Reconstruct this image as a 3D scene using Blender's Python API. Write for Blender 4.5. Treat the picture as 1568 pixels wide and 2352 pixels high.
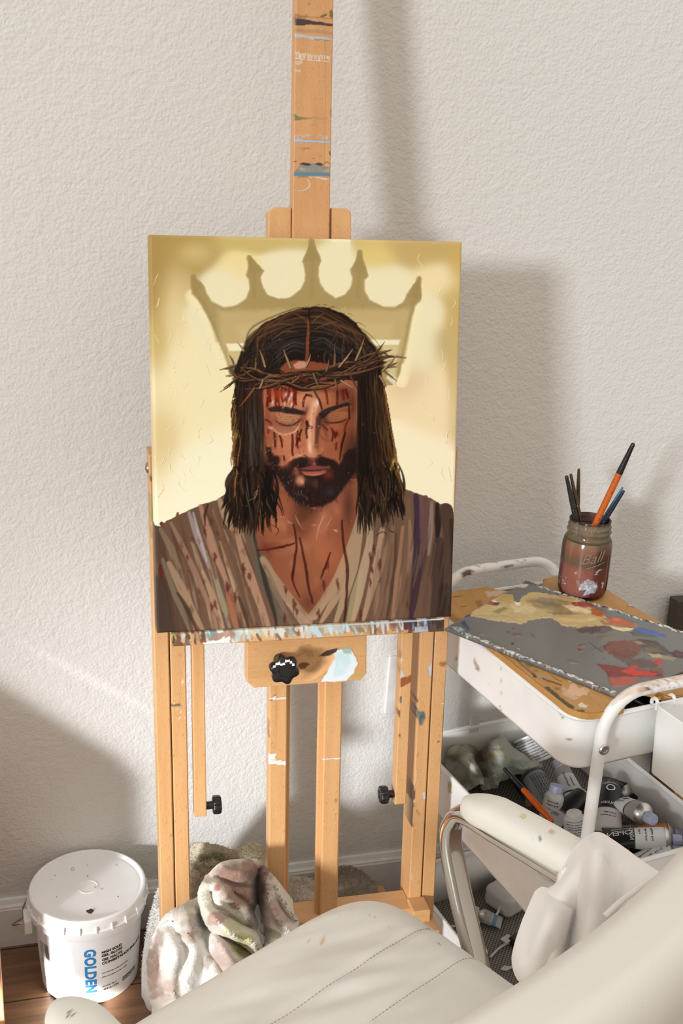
import bpy, bmesh, math, random
import numpy as np
from mathutils import Vector, Matrix, noise

for o in list(bpy.data.objects):
    bpy.data.objects.remove(o)
SC = bpy.context.scene
COL = SC.collection
rnd = random.Random(7)

# ---------------------------------------------------------------- camera
CAM_H = 1.36
FPX = 2550.0
PX0, PY0 = 784.0, 1176.0
_pitch, _roll, _yaw = [math.radians(a) for a in (19.2736, -2.8432, 15.5367)]
_fw = np.array([math.sin(_yaw) * math.cos(_pitch), math.cos(_yaw) * math.cos(_pitch), -math.sin(_pitch)])
_rt = np.array([math.cos(_yaw), -math.sin(_yaw), 0.0])
_dn = np.cross(_fw, _rt)
RT = math.cos(_roll) * _rt + math.sin(_roll) * _dn
DN = -math.sin(_roll) * _rt + math.cos(_roll) * _dn
FW = _fw
CAM = np.array([0.0, 0.0, CAM_H])

cd = bpy.data.cameras.new('camera')
cam = bpy.data.objects.new('camera', cd)
COL.objects.link(cam)
cam.matrix_world = Matrix(((RT[0], -DN[0], -FW[0], 0), (RT[1], -DN[1], -FW[1], 0), (RT[2], -DN[2], -FW[2], CAM_H), (0, 0, 0, 1)))
cd.sensor_fit = 'VERTICAL'
cd.sensor_height = 36.0
cd.sensor_width = 24.0
cd.lens = FPX / 2352.0 * 36.0
cd.clip_start = 0.02
SC.camera = cam

# ---------------------------------------------------------------- light
W = bpy.data.worlds.new('room_ambient')
SC.world = W
W.use_nodes = True
_wt = W.node_tree
bg = _wt.nodes['Background']
_tc = _wt.nodes.new('ShaderNodeTexCoord')
_sx = _wt.nodes.new('ShaderNodeSeparateXYZ')
_rp = _wt.nodes.new('ShaderNodeValToRGB')
_mr = _wt.nodes.new('ShaderNodeMapRange')
_mr.inputs[1].default_value, _mr.inputs[2].default_value = -1.0, 1.0
_wt.links.new(_tc.outputs['Generated'], _sx.inputs[0])
_wt.links.new(_sx.outputs[2], _mr.inputs[0])
_wt.links.new(_mr.outputs[0], _rp.inputs[0])
_wt.links.new(_rp.outputs[0], bg.inputs[0])
_e = _rp.color_ramp.elements
_e[0].position, _e[0].color = 0.30, (0.34, 0.28, 0.21, 1)
_e[1].position, _e[1].color = 0.95, (1.0, 0.955, 0.89, 1)
_e = _rp.color_ramp.elements.new(0.52)
_e.color = (0.62, 0.545, 0.452, 1)
bg.inputs[1].default_value = 1.06


def sun(name, direction, strength, angle, color):
    l = bpy.data.lights.new(name, 'SUN')
    l.energy = strength
    l.angle = math.radians(angle)
    l.color = color
    o = bpy.data.objects.new(name, l)
    COL.objects.link(o)
    o.rotation_euler = Vector(direction).to_track_quat('-Z', 'Y').to_euler()
    o.location = Vector((0.3, 1.3, 1)) - 4 * Vector(direction)
    return o


sun('window_daylight', (0.725, 0.665, -0.165), 1.64, 7.5, (0.93, 0.975, 1.0))


def beam(name, target, direction, dist, energy, cone, blend, soft, color, sx=1.0, long=(0, 0, 1)):
    """sunlight let in by the gaps of a blind, and the added floor bounce: a spot lamp out past the window, its cone drawn out along 'long'"""
    l = bpy.data.lights.new(name, 'SPOT')
    l.energy = energy
    l.spot_size = math.radians(cone)
    l.spot_blend = blend
    l.shadow_soft_size = soft
    l.color = color
    o = bpy.data.objects.new(name, l)
    COL.objects.link(o)
    z = -Vector(direction).normalized()
    y = Vector(long)
    y = (y - z * y.dot(z)).normalized()
    x = y.cross(z)
    p = Vector(target) + z * dist
    o.matrix_world = Matrix(((x[0] * sx, y[0], z[0], p[0]), (x[1] * sx, y[1], z[1], p[1]), (x[2] * sx, y[2], z[2], p[2]), (0, 0, 0, 1)))
    return o


beam('low_sun', (0.42, 1.64, 0.34), (0.725, 0.665, -0.165), 4.0, 500, 14.5, 1.0, 0.20, (0.97, 0.98, 1.0))
beam('sunbeam', (-0.0155, 1.474, 0.050), (0.55, 0.80, -0.36), 4.0, 3200, 3.3, 0.3, 0.008, (1.0, 0.96, 0.88), 0.155)
beam('blind_gap', (0.055, 1.645, 0.49), (0.725, 0.665, -0.165), 4.0, 130, 3.6, 1.0, 0.004, (1.0, 0.96, 0.90), 0.085, (0.166, 0, -0.118))

beam('floor_bounce_fill', (-0.42, 1.06, 0.0), (0.55, 0.80, -0.42), 4.0, 9000, 8.0, 0.3, 0.01, (1.0, 0.95, 0.86))  # added spot on unseen floor at the left; its bounce warms the lower wall

SC.view_settings.view_transform = 'Standard'
SC.view_settings.look = 'None'
SC.view_settings.exposure = 0.0
SC.view_settings.gamma = 1.0
SC.view_settings.use_curve_mapping = False


# ---------------------------------------------------------------- where a sight line meets a plane
def ray(px, py):
    return FW + RT * ((px - PX0) / FPX) + DN * ((py - PY0) / FPX)


def at_z(px, py, z):
    d = ray(px, py)
    return Vector(CAM + d * ((z - CAM_H) / d[2]))


def at_y(px, py, y):
    d = ray(px, py)
    return Vector(CAM + d * (y / d[1]))


def at_d(px, py, dist):
    return Vector(CAM + ray(px, py) * dist)


def at_plane(px, py, o, n):
    d = Vector(ray(px, py))
    c = Vector(CAM)
    return c + d * ((Vector(o) - c).dot(n) / d.dot(n))


def to_px(p):
    """where points of an (n,3) array fall, used to look up paint colours on a surface"""
    q = np.asarray(p, float) - CAM
    w = q @ FW
    return PX0 + FPX * (q @ RT) / w, PY0 + FPX * (q @ DN) / w


# ---------------------------------------------------------------- mesh helpers
class MB:
    def __init__(s):
        s.v = []
        s.f = []

    def add(s, vs, fs):
        n = len(s.v)
        s.v += [Vector(v) for v in vs]
        s.f += [tuple(i + n for i in f) for f in fs]
        return s

    def box8(s, p):
        """p: 4 bottom points then 4 top points (same order)"""
        return s.add(p, [(3, 2, 1, 0), (4, 5, 6, 7), (0, 1, 5, 4), (1, 2, 6, 5), (2, 3, 7, 6), (3, 0, 4, 7)])

    def box(s, c, sz, ax=None):
        X, Y, Z = ax if ax else (Vector((1, 0, 0)), Vector((0, 1, 0)), Vector((0, 0, 1)))
        c = Vector(c)
        a, b, d = sz[0] / 2, sz[1] / 2, sz[2] / 2
        return s.box8([c + X * (i * a) + Y * (j * b) + Z * (k * d) for k in (-1, 1) for i, j in ((-1, -1), (1, -1), (1, 1), (-1, 1))])

    def prism(s, pts, ext):
        """closed outline (3-D points) pushed along ext"""
        pts = [Vector(p) for p in pts]
        n = len(pts)
        ext = Vector(ext)
        return s.add(pts + [p + ext for p in pts], [tuple(range(n))[::-1], tuple(range(n, 2 * n))] + [(i, (i + 1) % n, n + (i + 1) % n, n + i) for i in range(n)])

    def tube(s, pts, r, n=10, cap=True):
        pts = [Vector(p) for p in pts]
        rs = r if isinstance(r, (list, tuple)) else [r] * len(pts)
        t0 = (pts[1] - pts[0]).normalized()
        u = t0.orthogonal().normalized()
        rings = []
        for i, p in enumerate(pts):
            a = pts[max(i - 1, 0)]
            b = pts[min(i + 1, len(pts) - 1)]
            t = (b - a).normalized()
            u = (u - t * u.dot(t)).normalized()
            w = t.cross(u)
            rings.append([p + (u * math.cos(2 * math.pi * k / n) + w * math.sin(2 * math.pi * k / n)) * rs[i] for k in range(n)])
        vs = [v for r_ in rings for v in r_]
        fs = [(i * n + k, i * n + (k + 1) % n, (i + 1) * n + (k + 1) % n, (i + 1) * n + k) for i in range(len(pts) - 1) for k in range(n)]
        if cap:
            fs += [tuple(range(n))[::-1], tuple((len(pts) - 1) * n + k for k in range(n))]
        return s.add(vs, fs)

    def sweep(s, pts, side, prof, cap=True):
        """profile (a,b) list swept along pts; a along the side direction, b along the path normal"""
        pts = [Vector(p) for p in pts]
        side = Vector(side).normalized()
        n = len(prof)
        vs = []
        for i, p in enumerate(pts):
            t = (pts[min(i + 1, len(pts) - 1)] - pts[max(i - 1, 0)]).normalized()
            a = (side - t * side.dot(t)).normalized()
            b = t.cross(a)
            vs += [p + a * q[0] + b * q[1] for q in prof]
        fs = [(i * n + k, i * n + (k + 1) % n, (i + 1) * n + (k + 1) % n, (i + 1) * n + k) for i in range(len(pts) - 1) for k in range(n)]
        if cap:
            fs += [tuple(range(n))[::-1], tuple((len(pts) - 1) * n + k for k in range(n))]
        return s.add(vs, fs)

    def lathe(s, c, prof, ax=(0, 0, 1), n=48, cap=True, rfun=None):
        ax = Vector(ax).normalized()
        u = ax.orthogonal().normalized()
        w = ax.cross(u)
        c = Vector(c)
        vs = []
        for r, h in prof:
            for k in range(n):
                a = 2 * math.pi * k / n
                rr = r * (rfun(a) if rfun else 1)
                vs.append(c + ax * h + (u * math.cos(a) + w * math.sin(a)) * rr)
        m = len(prof)
        fs = [(i * n + k, i * n + (k + 1) % n, (i + 1) * n + (k + 1) % n, (i + 1) * n + k) for i in range(m - 1) for k in range(n)]
        if cap:
            fs += [tuple(range(n))[::-1], tuple((m - 1) * n + k for k in range(n))]
        return s.add(vs, fs)

    def grid(s, P):
        """P[i][j] points"""
        m, n = len(P), len(P[0])
        return s.add([p for row in P for p in row], [(i * n + j, i * n + j + 1, (i + 1) * n + j + 1, (i + 1) * n + j) for i in range(m - 1) for j in range(n - 1)])

    def build(s, name, m, parent=None, smooth=True, bevel=0.0, seg=2, sub=0, solid=0.0, sharp=35, off=-1):
        me = bpy.data.meshes.new(name)
        base = world_of(parent) if parent else Vector((0, 0, 0))
        me.from_pydata([tuple(v - base) for v in s.v], [], s.f)
        if solid == 0:
            b = bmesh.new()
            b.from_mesh(me)
            bmesh.ops.recalc_face_normals(b, faces=b.faces)
            b.to_mesh(me)
            b.free()
        if smooth:
            me.polygons.foreach_set('use_smooth', [True] * len(me.polygons))
            if sharp:
                me.set_sharp_from_angle(angle=math.radians(sharp))
        o = bpy.data.objects.new(name, me)
        COL.objects.link(o)
        if parent:
            o.parent = parent
        if m:
            me.materials.append(m)
            if m.use_nodes and any(n.type == 'ATTRIBUTE' for n in m.node_tree.nodes):
                at = me.color_attributes.new('paint', 'FLOAT_COLOR', 'POINT')
                at.data.foreach_set('color', [0.0] * (4 * len(me.vertices)))
        if solid:
            md = o.modifiers.new('thickness', 'SOLIDIFY')
            md.thickness = solid
            md.offset = off
        if bevel:
            md = o.modifiers.new('edges', 'BEVEL')
            md.width = bevel
            md.segments = seg
            md.limit_method = 'ANGLE'
            md.angle_limit = math.radians(40)
            md.harden_normals = smooth
        if sub:
            md = o.modifiers.new('smooth', 'SUBSURF')
            md.levels = md.render_levels = sub
        return o


def world_of(o):
    p = Vector((0, 0, 0))
    while o:
        p = p + o.location
        o = o.parent
    return p


def tag(o, label, cat, group=None):
    o['label'] = label
    o['category'] = cat
    if group:
        o['group'] = group
    return o


def thing(name, label, cat, loc=(0, 0, 0), group=None):
    o = bpy.data.objects.new(name, None)
    o.empty_display_size = 0.02
    COL.objects.link(o)
    o.location = loc
    return tag(o, label, cat, group)


def solo(name, mb, m, label, cat, group=None, **k):
    o = mb.build(name, m, None, **k)
    # put the origin at the base of the thing
    c = [sum(v[i] for v in mb.v) / len(mb.v) for i in range(3)]
    base = Vector((c[0], c[1], min(v[2] for v in mb.v)))
    o.data.transform(Matrix.Translation(-base))
    o.location = base
    return tag(o, label, cat, group)


def struct(o):
    o['kind'] = 'structure'
    return o


def bez(ctrl, n=8):
    """Catmull-Rom through control points"""
    c = [Vector(p) for p in ctrl]
    out = []
    for i in range(len(c) - 1):
        p0, p1, p2, p3 = c[max(i - 1, 0)], c[i], c[i + 1], c[min(i + 2, len(c) - 1)]
        for k in range(n):
            t = k / n
            out.append(0.5 * ((2 * p1) + (p2 - p0) * t + (2 * p0 - 5 * p1 + 4 * p2 - p3) * t * t + (3 * p1 - p0 - 3 * p2 + p3) * t ** 3))
    out.append(c[-1])
    return out


def rounded(pts, r, n=6):
    """closed 3-D outline with its corners rounded"""
    pts = [Vector(p) for p in pts]
    out = []
    m = len(pts)
    for i, p in enumerate(pts):
        a = pts[i - 1] - p
        b = pts[(i + 1) % m] - p
        rr = r[i] if isinstance(r, (list, tuple)) else r
        rr = min(rr, a.length * .49, b.length * .49)
        a = p + a.normalized() * rr
        b = p + b.normalized() * rr
        for k in range(n + 1):
            t = k / n
            out.append((1 - t) ** 2 * a + 2 * t * (1 - t) * p + t * t * b)
    return out


def patch(ctrl, nu, nv):
    """smooth surface through a grid of control points"""
    rows = [bez(r, nv) for r in ctrl]
    cols = [bez([rows[i][j] for i in range(len(rows))], nu) for j in range(len(rows[0]))]
    return [[cols[j][i] for j in range(len(cols))] for i in range(len(cols[0]))]


# ---------------------------------------------------------------- materials
def srgb(r, g, b, k=1.0):
    def f(c):
        c = c / 255.0
        c = c / 12.92 if c <= 0.04045 else ((c + 0.055) / 1.055) ** 2.4
        return min(c * k, 1.0)
    return (f(r), f(g), f(b), 1.0)


def nt(name):
    m = bpy.data.materials.new(name)
    m.use_nodes = True
    t = m.node_tree
    b = t.nodes['Principled BSDF']
    return m, t, b


def link(t, a, b):
    t.links.new(a, b)


def node(t, kind, **k):
    n = t.nodes.new(kind)
    for a, v in k.items():
        if a in n.inputs.keys():
            n.inputs[a].default_value = v
        else:
            setattr(n, a, v)
    return n


def coords(t, scale=(1, 1, 1), rot=(0, 0, 0)):
    c = node(t, 'ShaderNodeTexCoord')
    m = node(t, 'ShaderNodeMapping')
    m.inputs['Scale'].default_value = scale
    m.inputs['Rotation'].default_value = rot
    link(t, c.outputs['Object'], m.inputs['Vector'])
    return m.outputs[0]


def ramp(t, fac, stops):
    r = node(t, 'ShaderNodeValToRGB')
    e = r.color_ramp.elements
    while len(e) > len(stops):
        e.remove(e[-1])
    while len(e) < len(stops):
        e.new(1.0)
    for i, (p, c) in enumerate(stops):
        e[i].position = p
        e[i].color = c
    link(t, fac, r.inputs[0])
    return r.outputs[0]


def mixc(t, fac, a, b):
    n = node(t, 'ShaderNodeMix', data_type='RGBA')
    if hasattr(fac, 'links') or hasattr(fac, 'is_linked'):
        link(t, fac, n.inputs[0])
    else:
        n.inputs[0].default_value = fac
    for s, v in ((6, a), (7, b)):
        if isinstance(v, tuple):
            n.inputs[s].default_value = v
        else:
            link(t, v, n.inputs[s])
    return n.outputs[2]


def bump(t, b, h, strength=0.3, dist=0.002):
    n = node(t, 'ShaderNodeBump')
    n.inputs['Strength'].default_value = strength
    n.inputs['Distance'].default_value = dist
    link(t, h, n.inputs['Height'])
    link(t, n.outputs[0], b.inputs['Normal'])


def noise_tex(t, vec, scale, detail=3.0, rough=0.5):
    n = node(t, 'ShaderNodeTexNoise')
    n.inputs['Scale'].default_value = scale
    n.inputs['Detail'].default_value = detail
    n.inputs['Roughness'].default_value = rough
    if vec:
        link(t, vec, n.inputs['Vector'])
    return n.outputs[0]


def plain(name, c, rough=0.5, metal=0.0, mott=0.06, scale=40.0, bumpy=0.0, bscale=200.0, bdist=0.001, coat=0.0, spec=0.5, sheen=0.0):
    """a colour with a little uneven wear in it"""
    m, t, b = nt(name)
    v = coords(t)
    n = noise_tex(t, v, scale, 4.0)
    d = tuple(x * (1 - mott) for x in c[:3]) + (1,)
    l = tuple(min(x * (1 + mott), 1) for x in c[:3]) + (1,)
    link(t, ramp(t, n, [(0.3, d), (0.7, l)]), b.inputs['Base Color'])
    b.inputs['Roughness'].default_value = rough
    b.inputs['Metallic'].default_value = metal
    b.inputs['Specular IOR Level'].default_value = spec
    b.inputs['Coat Weight'].default_value = coat
    b.inputs['Sheen Weight'].default_value = sheen
    if bumpy:
        bump(t, b, noise_tex(t, v, bscale, 3.0), bumpy, bdist)
    return m


def wood(name, light, dark, fleck, grain=(70, 70, 3.2), paint=False, rough=0.42, flecks=0.36):
    m, t, b = nt(name)
    v = coords(t, grain)
    n = noise_tex(t, v, 1.0, 5.0, 0.6)
    base = ramp(t, n, [(0.25, dark), (0.75, light)])
    big = noise_tex(t, coords(t, (grain[0] * .12, grain[1] * .12, grain[2] * .35)), 1.0, 2.0)
    base = mixc(t, ramp(t, big, [(0.35, (0, 0, 0, 1)), (0.75, (0.45, 0.45, 0.45, 1))]), base, dark)
    v2 = coords(t, tuple(g * (14 if g > 10 else 46) for g in grain))
    fl = noise_tex(t, v2, 1.0, 1.0)
    col = mixc(t, ramp(t, fl, [(0.63, (0, 0, 0, 1)), (0.70, (flecks, flecks, flecks, 1))]), base, fleck)
    if paint:
        a = node(t, 'ShaderNodeAttribute')
        a.attribute_name = 'paint'
        col = mixc(t, a.outputs['Alpha'], col, a.outputs['Color'])
    link(t, col, b.inputs['Base Color'])
    b.inputs['Roughness'].default_value = rough
    bump(t, b, n, 0.08, 0.001)
    return m


def painted(name, base, rough=0.35, bumpy=0.0, bscale=60.0, coat=0.0):
    """a plain ground with paint marks carried by the colour attribute"""
    m, t, b = nt(name)
    a = node(t, 'ShaderNodeAttribute')
    a.attribute_name = 'paint'
    n = noise_tex(t, coords(t), 30.0, 4.0)
    d = tuple(x * .95 for x in base[:3]) + (1,)
    g = ramp(t, n, [(0.3, d), (0.7, base)])
    link(t, mixc(t, a.outputs['Alpha'], g, a.outputs['Color']), b.inputs['Base Color'])
    b.inputs['Roughness'].default_value = rough
    b.inputs['Coat Weight'].default_value = coat
    if bumpy:
        bump(t, b, noise_tex(t, coords(t), bscale, 4.0), bumpy, 0.001)
    return m


# ---------------------------------------------------------------- paint marks on a surface grid
class Painter:
    """brush strokes laid on the vertices of a surface; strokes are given in the reference frame's coordinates"""

    def __init__(s, P, base=None):
        P = np.asarray(P, float)
        s.shape = P.shape[:2]
        x, y = to_px(P.reshape(-1, 3))
        s.X = x.reshape(s.shape)
        s.Y = y.reshape(s.shape)
        s.C = np.zeros(s.shape + (3,))
        s.A = np.zeros(s.shape)
        if base is not None:
            s.C[:] = base
            s.A[:] = 1
        s.rs = np.random.RandomState(3)
        # row/column look-up bounds
        s.cx0, s.cx1 = s.X.min(0), s.X.max(0)
        s.ry0, s.ry1 = s.Y.min(1), s.Y.max(1)
        r = np.random.RandomState(11)
        s.noise = [r.rand(64, 64) for _ in range(3)]

    def win(s, x0, x1, y0, y1):
        c = np.where((s.cx1 >= x0) & (s.cx0 <= x1))[0]
        r = np.where((s.ry1 >= y0) & (s.ry0 <= y1))[0]
        if len(c) == 0 or len(r) == 0:
            return None
        return slice(r[0], r[-1] + 1), slice(c[0], c[-1] + 1)

    def fbm(s, X, Y, scale, octv=3, k=0):
        out = 0
        amp = 1.0
        tot = 0
        for o in range(octv):
            n = s.noise[(k + o) % 3]
            u, v = X / scale, Y / scale
            i, j = np.floor(u).astype(int), np.floor(v).astype(int)
            fu, fv = u - i, v - j
            fu = fu * fu * (3 - 2 * fu)
            fv = fv * fv * (3 - 2 * fv)
            g = lambda a, b: n[a % 64, b % 64]
            out = out + amp * ((g(i, j) * (1 - fu) + g(i + 1, j) * fu) * (1 - fv) + (g(i, j + 1) * (1 - fu) + g(i + 1, j + 1) * fu) * fv)
            tot += amp
            amp *= .5
            scale *= .5
        return out / tot

    def lay(s, w, m, col):
        m = np.clip(m, 0, 1)
        a0 = s.A[w]
        a = m + a0 * (1 - m)
        col = np.asarray(col, float)
        s.C[w] = (s.C[w] * (a0 * (1 - m))[..., None] + col * m[..., None]) / np.maximum(a, 1e-6)[..., None]
        s.A[w] = a

    def poly(s, pts, col, soft=1.5, op=1.0, rag=0.0, rscale=8.0, tex=0.0, tscale=(6, 6)):
        """filled outline; soft: edge width, rag: uneven edge, tex: gaps in the cover"""
        p = np.asarray(pts, float)
        m = soft + rag + 2
        w = s.win(p[:, 0].min() - m, p[:, 0].max() + m, p[:, 1].min() - m, p[:, 1].max() + m)
        if w is None:
            return
        X, Y = s.X[w], s.Y[w]
        d = np.full(X.shape, 1e9)
        ins = np.zeros(X.shape, bool)
        for (x1, y1), (x2, y2) in zip(p, np.roll(p, -1, 0)):
            dx, dy = x2 - x1, y2 - y1
            l = dx * dx + dy * dy + 1e-9
            t = np.clip(((X - x1) * dx + (Y - y1) * dy) / l, 0, 1)
            d = np.minimum(d, np.hypot(X - x1 - t * dx, Y - y1 - t * dy))
            if y1 != y2:
                c = ((Y < y1) != (Y < y2)) & (X < dx * (Y - y1) / (y2 - y1) + x1)
                ins ^= c
        sd = np.where(ins, d, -d)
        if rag:
            sd = sd + (s.fbm(X, Y, rscale) - .5) * 2 * rag
        a = np.clip(sd / soft + .5, 0, 1)
        if tex:
            a = a * np.clip(1 - tex + tex * 2.2 * (s.fbm(X * 8.0 / tscale[0], Y * 8.0 / tscale[1], 8.0) - .2), 0, 1)
        s.lay(w, a * op, srgb(*col)[:3])

    def stroke(s, pts, wd, col, op=1.0, soft=0.8, taper=(1.0, 1.0), wob=0.0, smooth=True):
        p = np.asarray(pts, float)
        if smooth and len(p) > 2:
            p = np.array([tuple(v)[:2] for v in bez([(a, b, 0) for a, b in p], 5)])
        n = len(p)
        if wob:
            p = p + (s.rs.rand(n, 2) - .5) * wob
        m = wd + soft + 1
        w = s.win(p[:, 0].min() - m, p[:, 0].max() + m, p[:, 1].min() - m, p[:, 1].max() + m)
        if w is None:
            return
        X, Y = s.X[w], s.Y[w]
        best = np.full(X.shape, -1e9)
        for i in range(n - 1):
            (x1, y1), (x2, y2) = p[i], p[i + 1]
            dx, dy = x2 - x1, y2 - y1
            l = dx * dx + dy * dy + 1e-9
            t = np.clip(((X - x1) * dx + (Y - y1) * dy) / l, 0, 1)
            dd = np.hypot(X - x1 - t * dx, Y - y1 - t * dy)
            g = (i + t) / (n - 1)
            tw = np.where(g < .5, taper[0] + (1 - taper[0]) * g * 2, taper[1] + (1 - taper[1]) * (1 - g) * 2)
            best = np.maximum(best, wd * .5 * tw - dd)
        s.lay(w, np.clip(best / soft + .5, 0, 1) * op, srgb(*col)[:3])

    def blob(s, x, y, rx, ry, col, op=1.0, ang=0.0, soft=1.0):
        """soft round dab (gaussian when soft=1, harder below)"""
        r = max(rx, ry) * 2.2
        w = s.win(x - r, x + r, y - r, y + r)
        if w is None:
            return
        X, Y = s.X[w] - x, s.Y[w] - y
        c, q = math.cos(ang), math.sin(ang)
        u = (X * c + Y * q) / rx
        v = (-X * q + Y * c) / ry
        s.lay(w, np.exp(-((u * u + v * v) ** (1 / soft))) * op, srgb(*col)[:3])

    def dots(s, n, x0, x1, y0, y1, r, col, op=0.9):
        for _ in range(n):
            s.blob(s.rs.uniform(x0, x1), s.rs.uniform(y0, y1), s.rs.uniform(.5, 1) * r, s.rs.uniform(.5, 1) * r, col, op, 0, .5)

    def store(s, me, start=0, total=None):
        n = len(me.vertices)
        a = np.zeros((n, 4), np.float32)
        k = s.shape[0] * s.shape[1]
        a[start:start + k, :3] = s.C.reshape(-1, 3)
        a[start:start + k, 3] = s.A.reshape(-1)
        at = me.color_attributes.get('paint') or me.color_attributes.new('paint', 'FLOAT_COLOR', 'POINT')
        at.data.foreach_set('color', a.ravel())


def lerp_grid(bl, br, tr, tl, nu, nv):
    u = np.linspace(0, 1, nu)[None, :, None]
    v = np.linspace(0, 1, nv)[:, None, None]
    bl, br, tr, tl = [np.array(q, float) for q in (bl, br, tr, tl)]
    return (bl * (1 - u) + br * u) * (1 - v) + (tl * (1 - u) + tr * u) * v


def painted_board(name, m, parent, bl, br, tr, tl, back, nu, nv, paint, bev=0.0015):
    """a board whose front face is a fine grid that carries paint marks. back: vector from front to back face"""
    P = lerp_grid(bl, br, tr, tl, nu, nv)
    nrm = Vector(back).normalized()
    # ease the front edges over
    U = np.linspace(0, 1, nu)
    V = np.linspace(0, 1, nv)
    wu = (Vector(br) - Vector(bl)).length
    wv = (Vector(tl) - Vector(bl)).length
    eu = np.minimum(U, 1 - U)[None, :] * wu
    ev = np.minimum(V, 1 - V)[:, None] * wv
    e = np.clip(1 - np.minimum(eu, ev) / bev, 0, 1) ** 2 * bev
    P = P + e[..., None] * np.array(nrm)
    mb = MB()
    mb.grid([[Vector(q) for q in row] for row in P])
    nb = len(mb.v)
    back = Vector(back)
    ring = [j for j in range(nu)] + [i * nu + nu - 1 for i in range(1, nv)] + [(nv - 1) * nu + j for j in range(nu - 2, -1, -1)] + [i * nu for i in range(nv - 2, 0, -1)]
    rp = [mb.v[i] + back * 1.0 for i in ring]
    mb.v += rp
    R = len(ring)
    for k in range(R):
        mb.f.append((ring[k], nb + k, nb + (k + 1) % R, ring[(k + 1) % R]))
    mb.f.append(tuple(nb + k for k in range(R)))
    o = mb.build(name, m, parent, smooth=False)
    if paint:
        p = Painter(P)
        paint(p)
        p.store(o.data)
    return o


def text_mb(txt, size, o, ux, uy, depth=0.0004, wrap=None, shear=0.0, align='LEFT', spacing=1.0, bold=0.0):
    """lettering as mesh. o: left end of the base line, ux, uy: reading and up directions; wrap: function (x, y, z) -> point"""
    cu = bpy.data.curves.new('lettering', 'FONT')
    cu.body = txt
    cu.size = size
    cu.align_x = align
    cu.shear = shear
    cu.space_character = spacing
    cu.offset = bold
    cu.extrude = depth / 2
    cu.resolution_u = 3
    ob = bpy.data.objects.new('lettering', cu)
    COL.objects.link(ob)
    dg = bpy.context.evaluated_depsgraph_get()
    me = bpy.data.meshes.new_from_object(ob.evaluated_get(dg))
    bpy.data.objects.remove(ob)
    ux, uy = Vector(ux).normalized(), Vector(uy).normalized()
    uz = ux.cross(uy)
    mb = MB()
    if wrap:
        # cut long faces so that the letters bend round the surface
        b = bmesh.new()
        b.from_mesh(me)
        bmesh.ops.triangulate(b, faces=b.faces)
        for lim in (.5, .26, .14):
            es = [e for e in b.edges if e.calc_length() > size * lim]
            if es:
                bmesh.ops.subdivide_edges(b, edges=es, cuts=1)
                bmesh.ops.triangulate(b, faces=[f for f in b.faces if len(f.verts) > 3])
        b.to_mesh(me)
        b.free()
    vs = []
    for v in me.vertices:
        x, y, z = v.co
        vs.append(wrap(x, y, z) if wrap else Vector(o) + ux * x + uy * y + uz * (z + depth / 2))
    mb.add(vs, [tuple(p.vertices) for p in me.polygons])
    bpy.data.meshes.remove(me)
    return mb


def text_len(txt, size, spacing=1.0):
    cu = bpy.data.curves.new('lettering', 'FONT')
    cu.body = txt
    cu.size = size
    cu.space_character = spacing
    ob = bpy.data.objects.new('lettering', cu)
    COL.objects.link(ob)
    bpy.context.view_layer.update()
    w = ob.dimensions.x
    bpy.data.objects.remove(ob)
    return w

# ================================================================ THE ROOM
YW = 1.6452
m_wall, t, b = nt('wall_paint')
v = coords(t)
n1 = noise_tex(t, v, 215.0, 2.0, 0.5)
n2 = noise_tex(t, v, 70.0, 2.0, 0.5)
add = node(t, 'ShaderNodeMath', operation='ADD')
link(t, n1, add.inputs[0])
link(t, n2, add.inputs[1])
link(t, ramp(t, noise_tex(t, v, 2.0, 2.0), [(0.3, (0.722, 0.71, 0.688, 1)), (0.7, (0.745, 0.732, 0.71, 1))]), b.inputs['Base Color'])
b.inputs['Roughness'].default_value = 0.6
b.inputs['Specular IOR Level'].default_value = 0.25
bump(t, b, add.outputs[0], 0.36, 0.0042)

mb = MB().box((0.5, YW + 0.05, 1.2), (5.0, 0.1, 2.8))
struct(mb.build('wall_back', m_wall, smooth=False))

m_floor, t, b = nt('floor_boards')
v = coords(t, (1.5, 26, 1))
n = noise_tex(t, v, 2.2, 6.0, 0.65)
v2 = coords(t)
brick = node(t, 'ShaderNodeTexBrick')
link(t, v2, brick.inputs['Vector'])
brick.inputs['Scale'].default_value = 1.0
brick.inputs['Brick Width'].default_value = 1.2
brick.inputs['Row Height'].default_value = 0.125
brick.inputs['Mortar Size'].default_value = 0.0016
brick.inputs['Color1'].default_value = (1, 1, 1, 1)
brick.inputs['Color2'].default_value = (0.72, 0.72, 0.72, 1)
brick.inputs['Mortar'].default_value = (0.12, 0.12, 0.12, 1)
c = ramp(t, n, [(0.25, srgb(84, 58, 40)), (0.55, srgb(128, 94, 68)), (0.8, srgb(150, 114, 86))])
mul = node(t, 'ShaderNodeMix', data_type='RGBA', blend_type='MULTIPLY')
mul.inputs[0].default_value = 1.0
link(t, c, mul.inputs[6])
link(t, brick.outputs[0], mul.inputs[7])
link(t, mul.outputs[2], b.inputs['Base Color'])
b.inputs['Roughness'].default_value = 0.45
bump(t, b, n, 0.1, 0.001)
mb = MB().box((0.5, -0.2, -0.03), (5.0, 3.9, 0.06))
struct(mb.build('floor', m_floor, smooth=False))

m_trim = plain('trim_paint', (0.80, 0.80, 0.79, 1), 0.4)
prof = [(0, 0), (0.014, 0), (0.014, 0.074), (0.0125, 0.077), (0.0125, 0.079), (0.009, 0.083), (0.006, 0.0905), (0, 0.0905)]
mb = MB()
x0, x1 = -2.0, 3.0
mb.prism([(x0, YW - a, z) for a, z in prof], (x1 - x0, 0, 0))
struct(mb.build('baseboard_back', m_trim, smooth=False))

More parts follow.
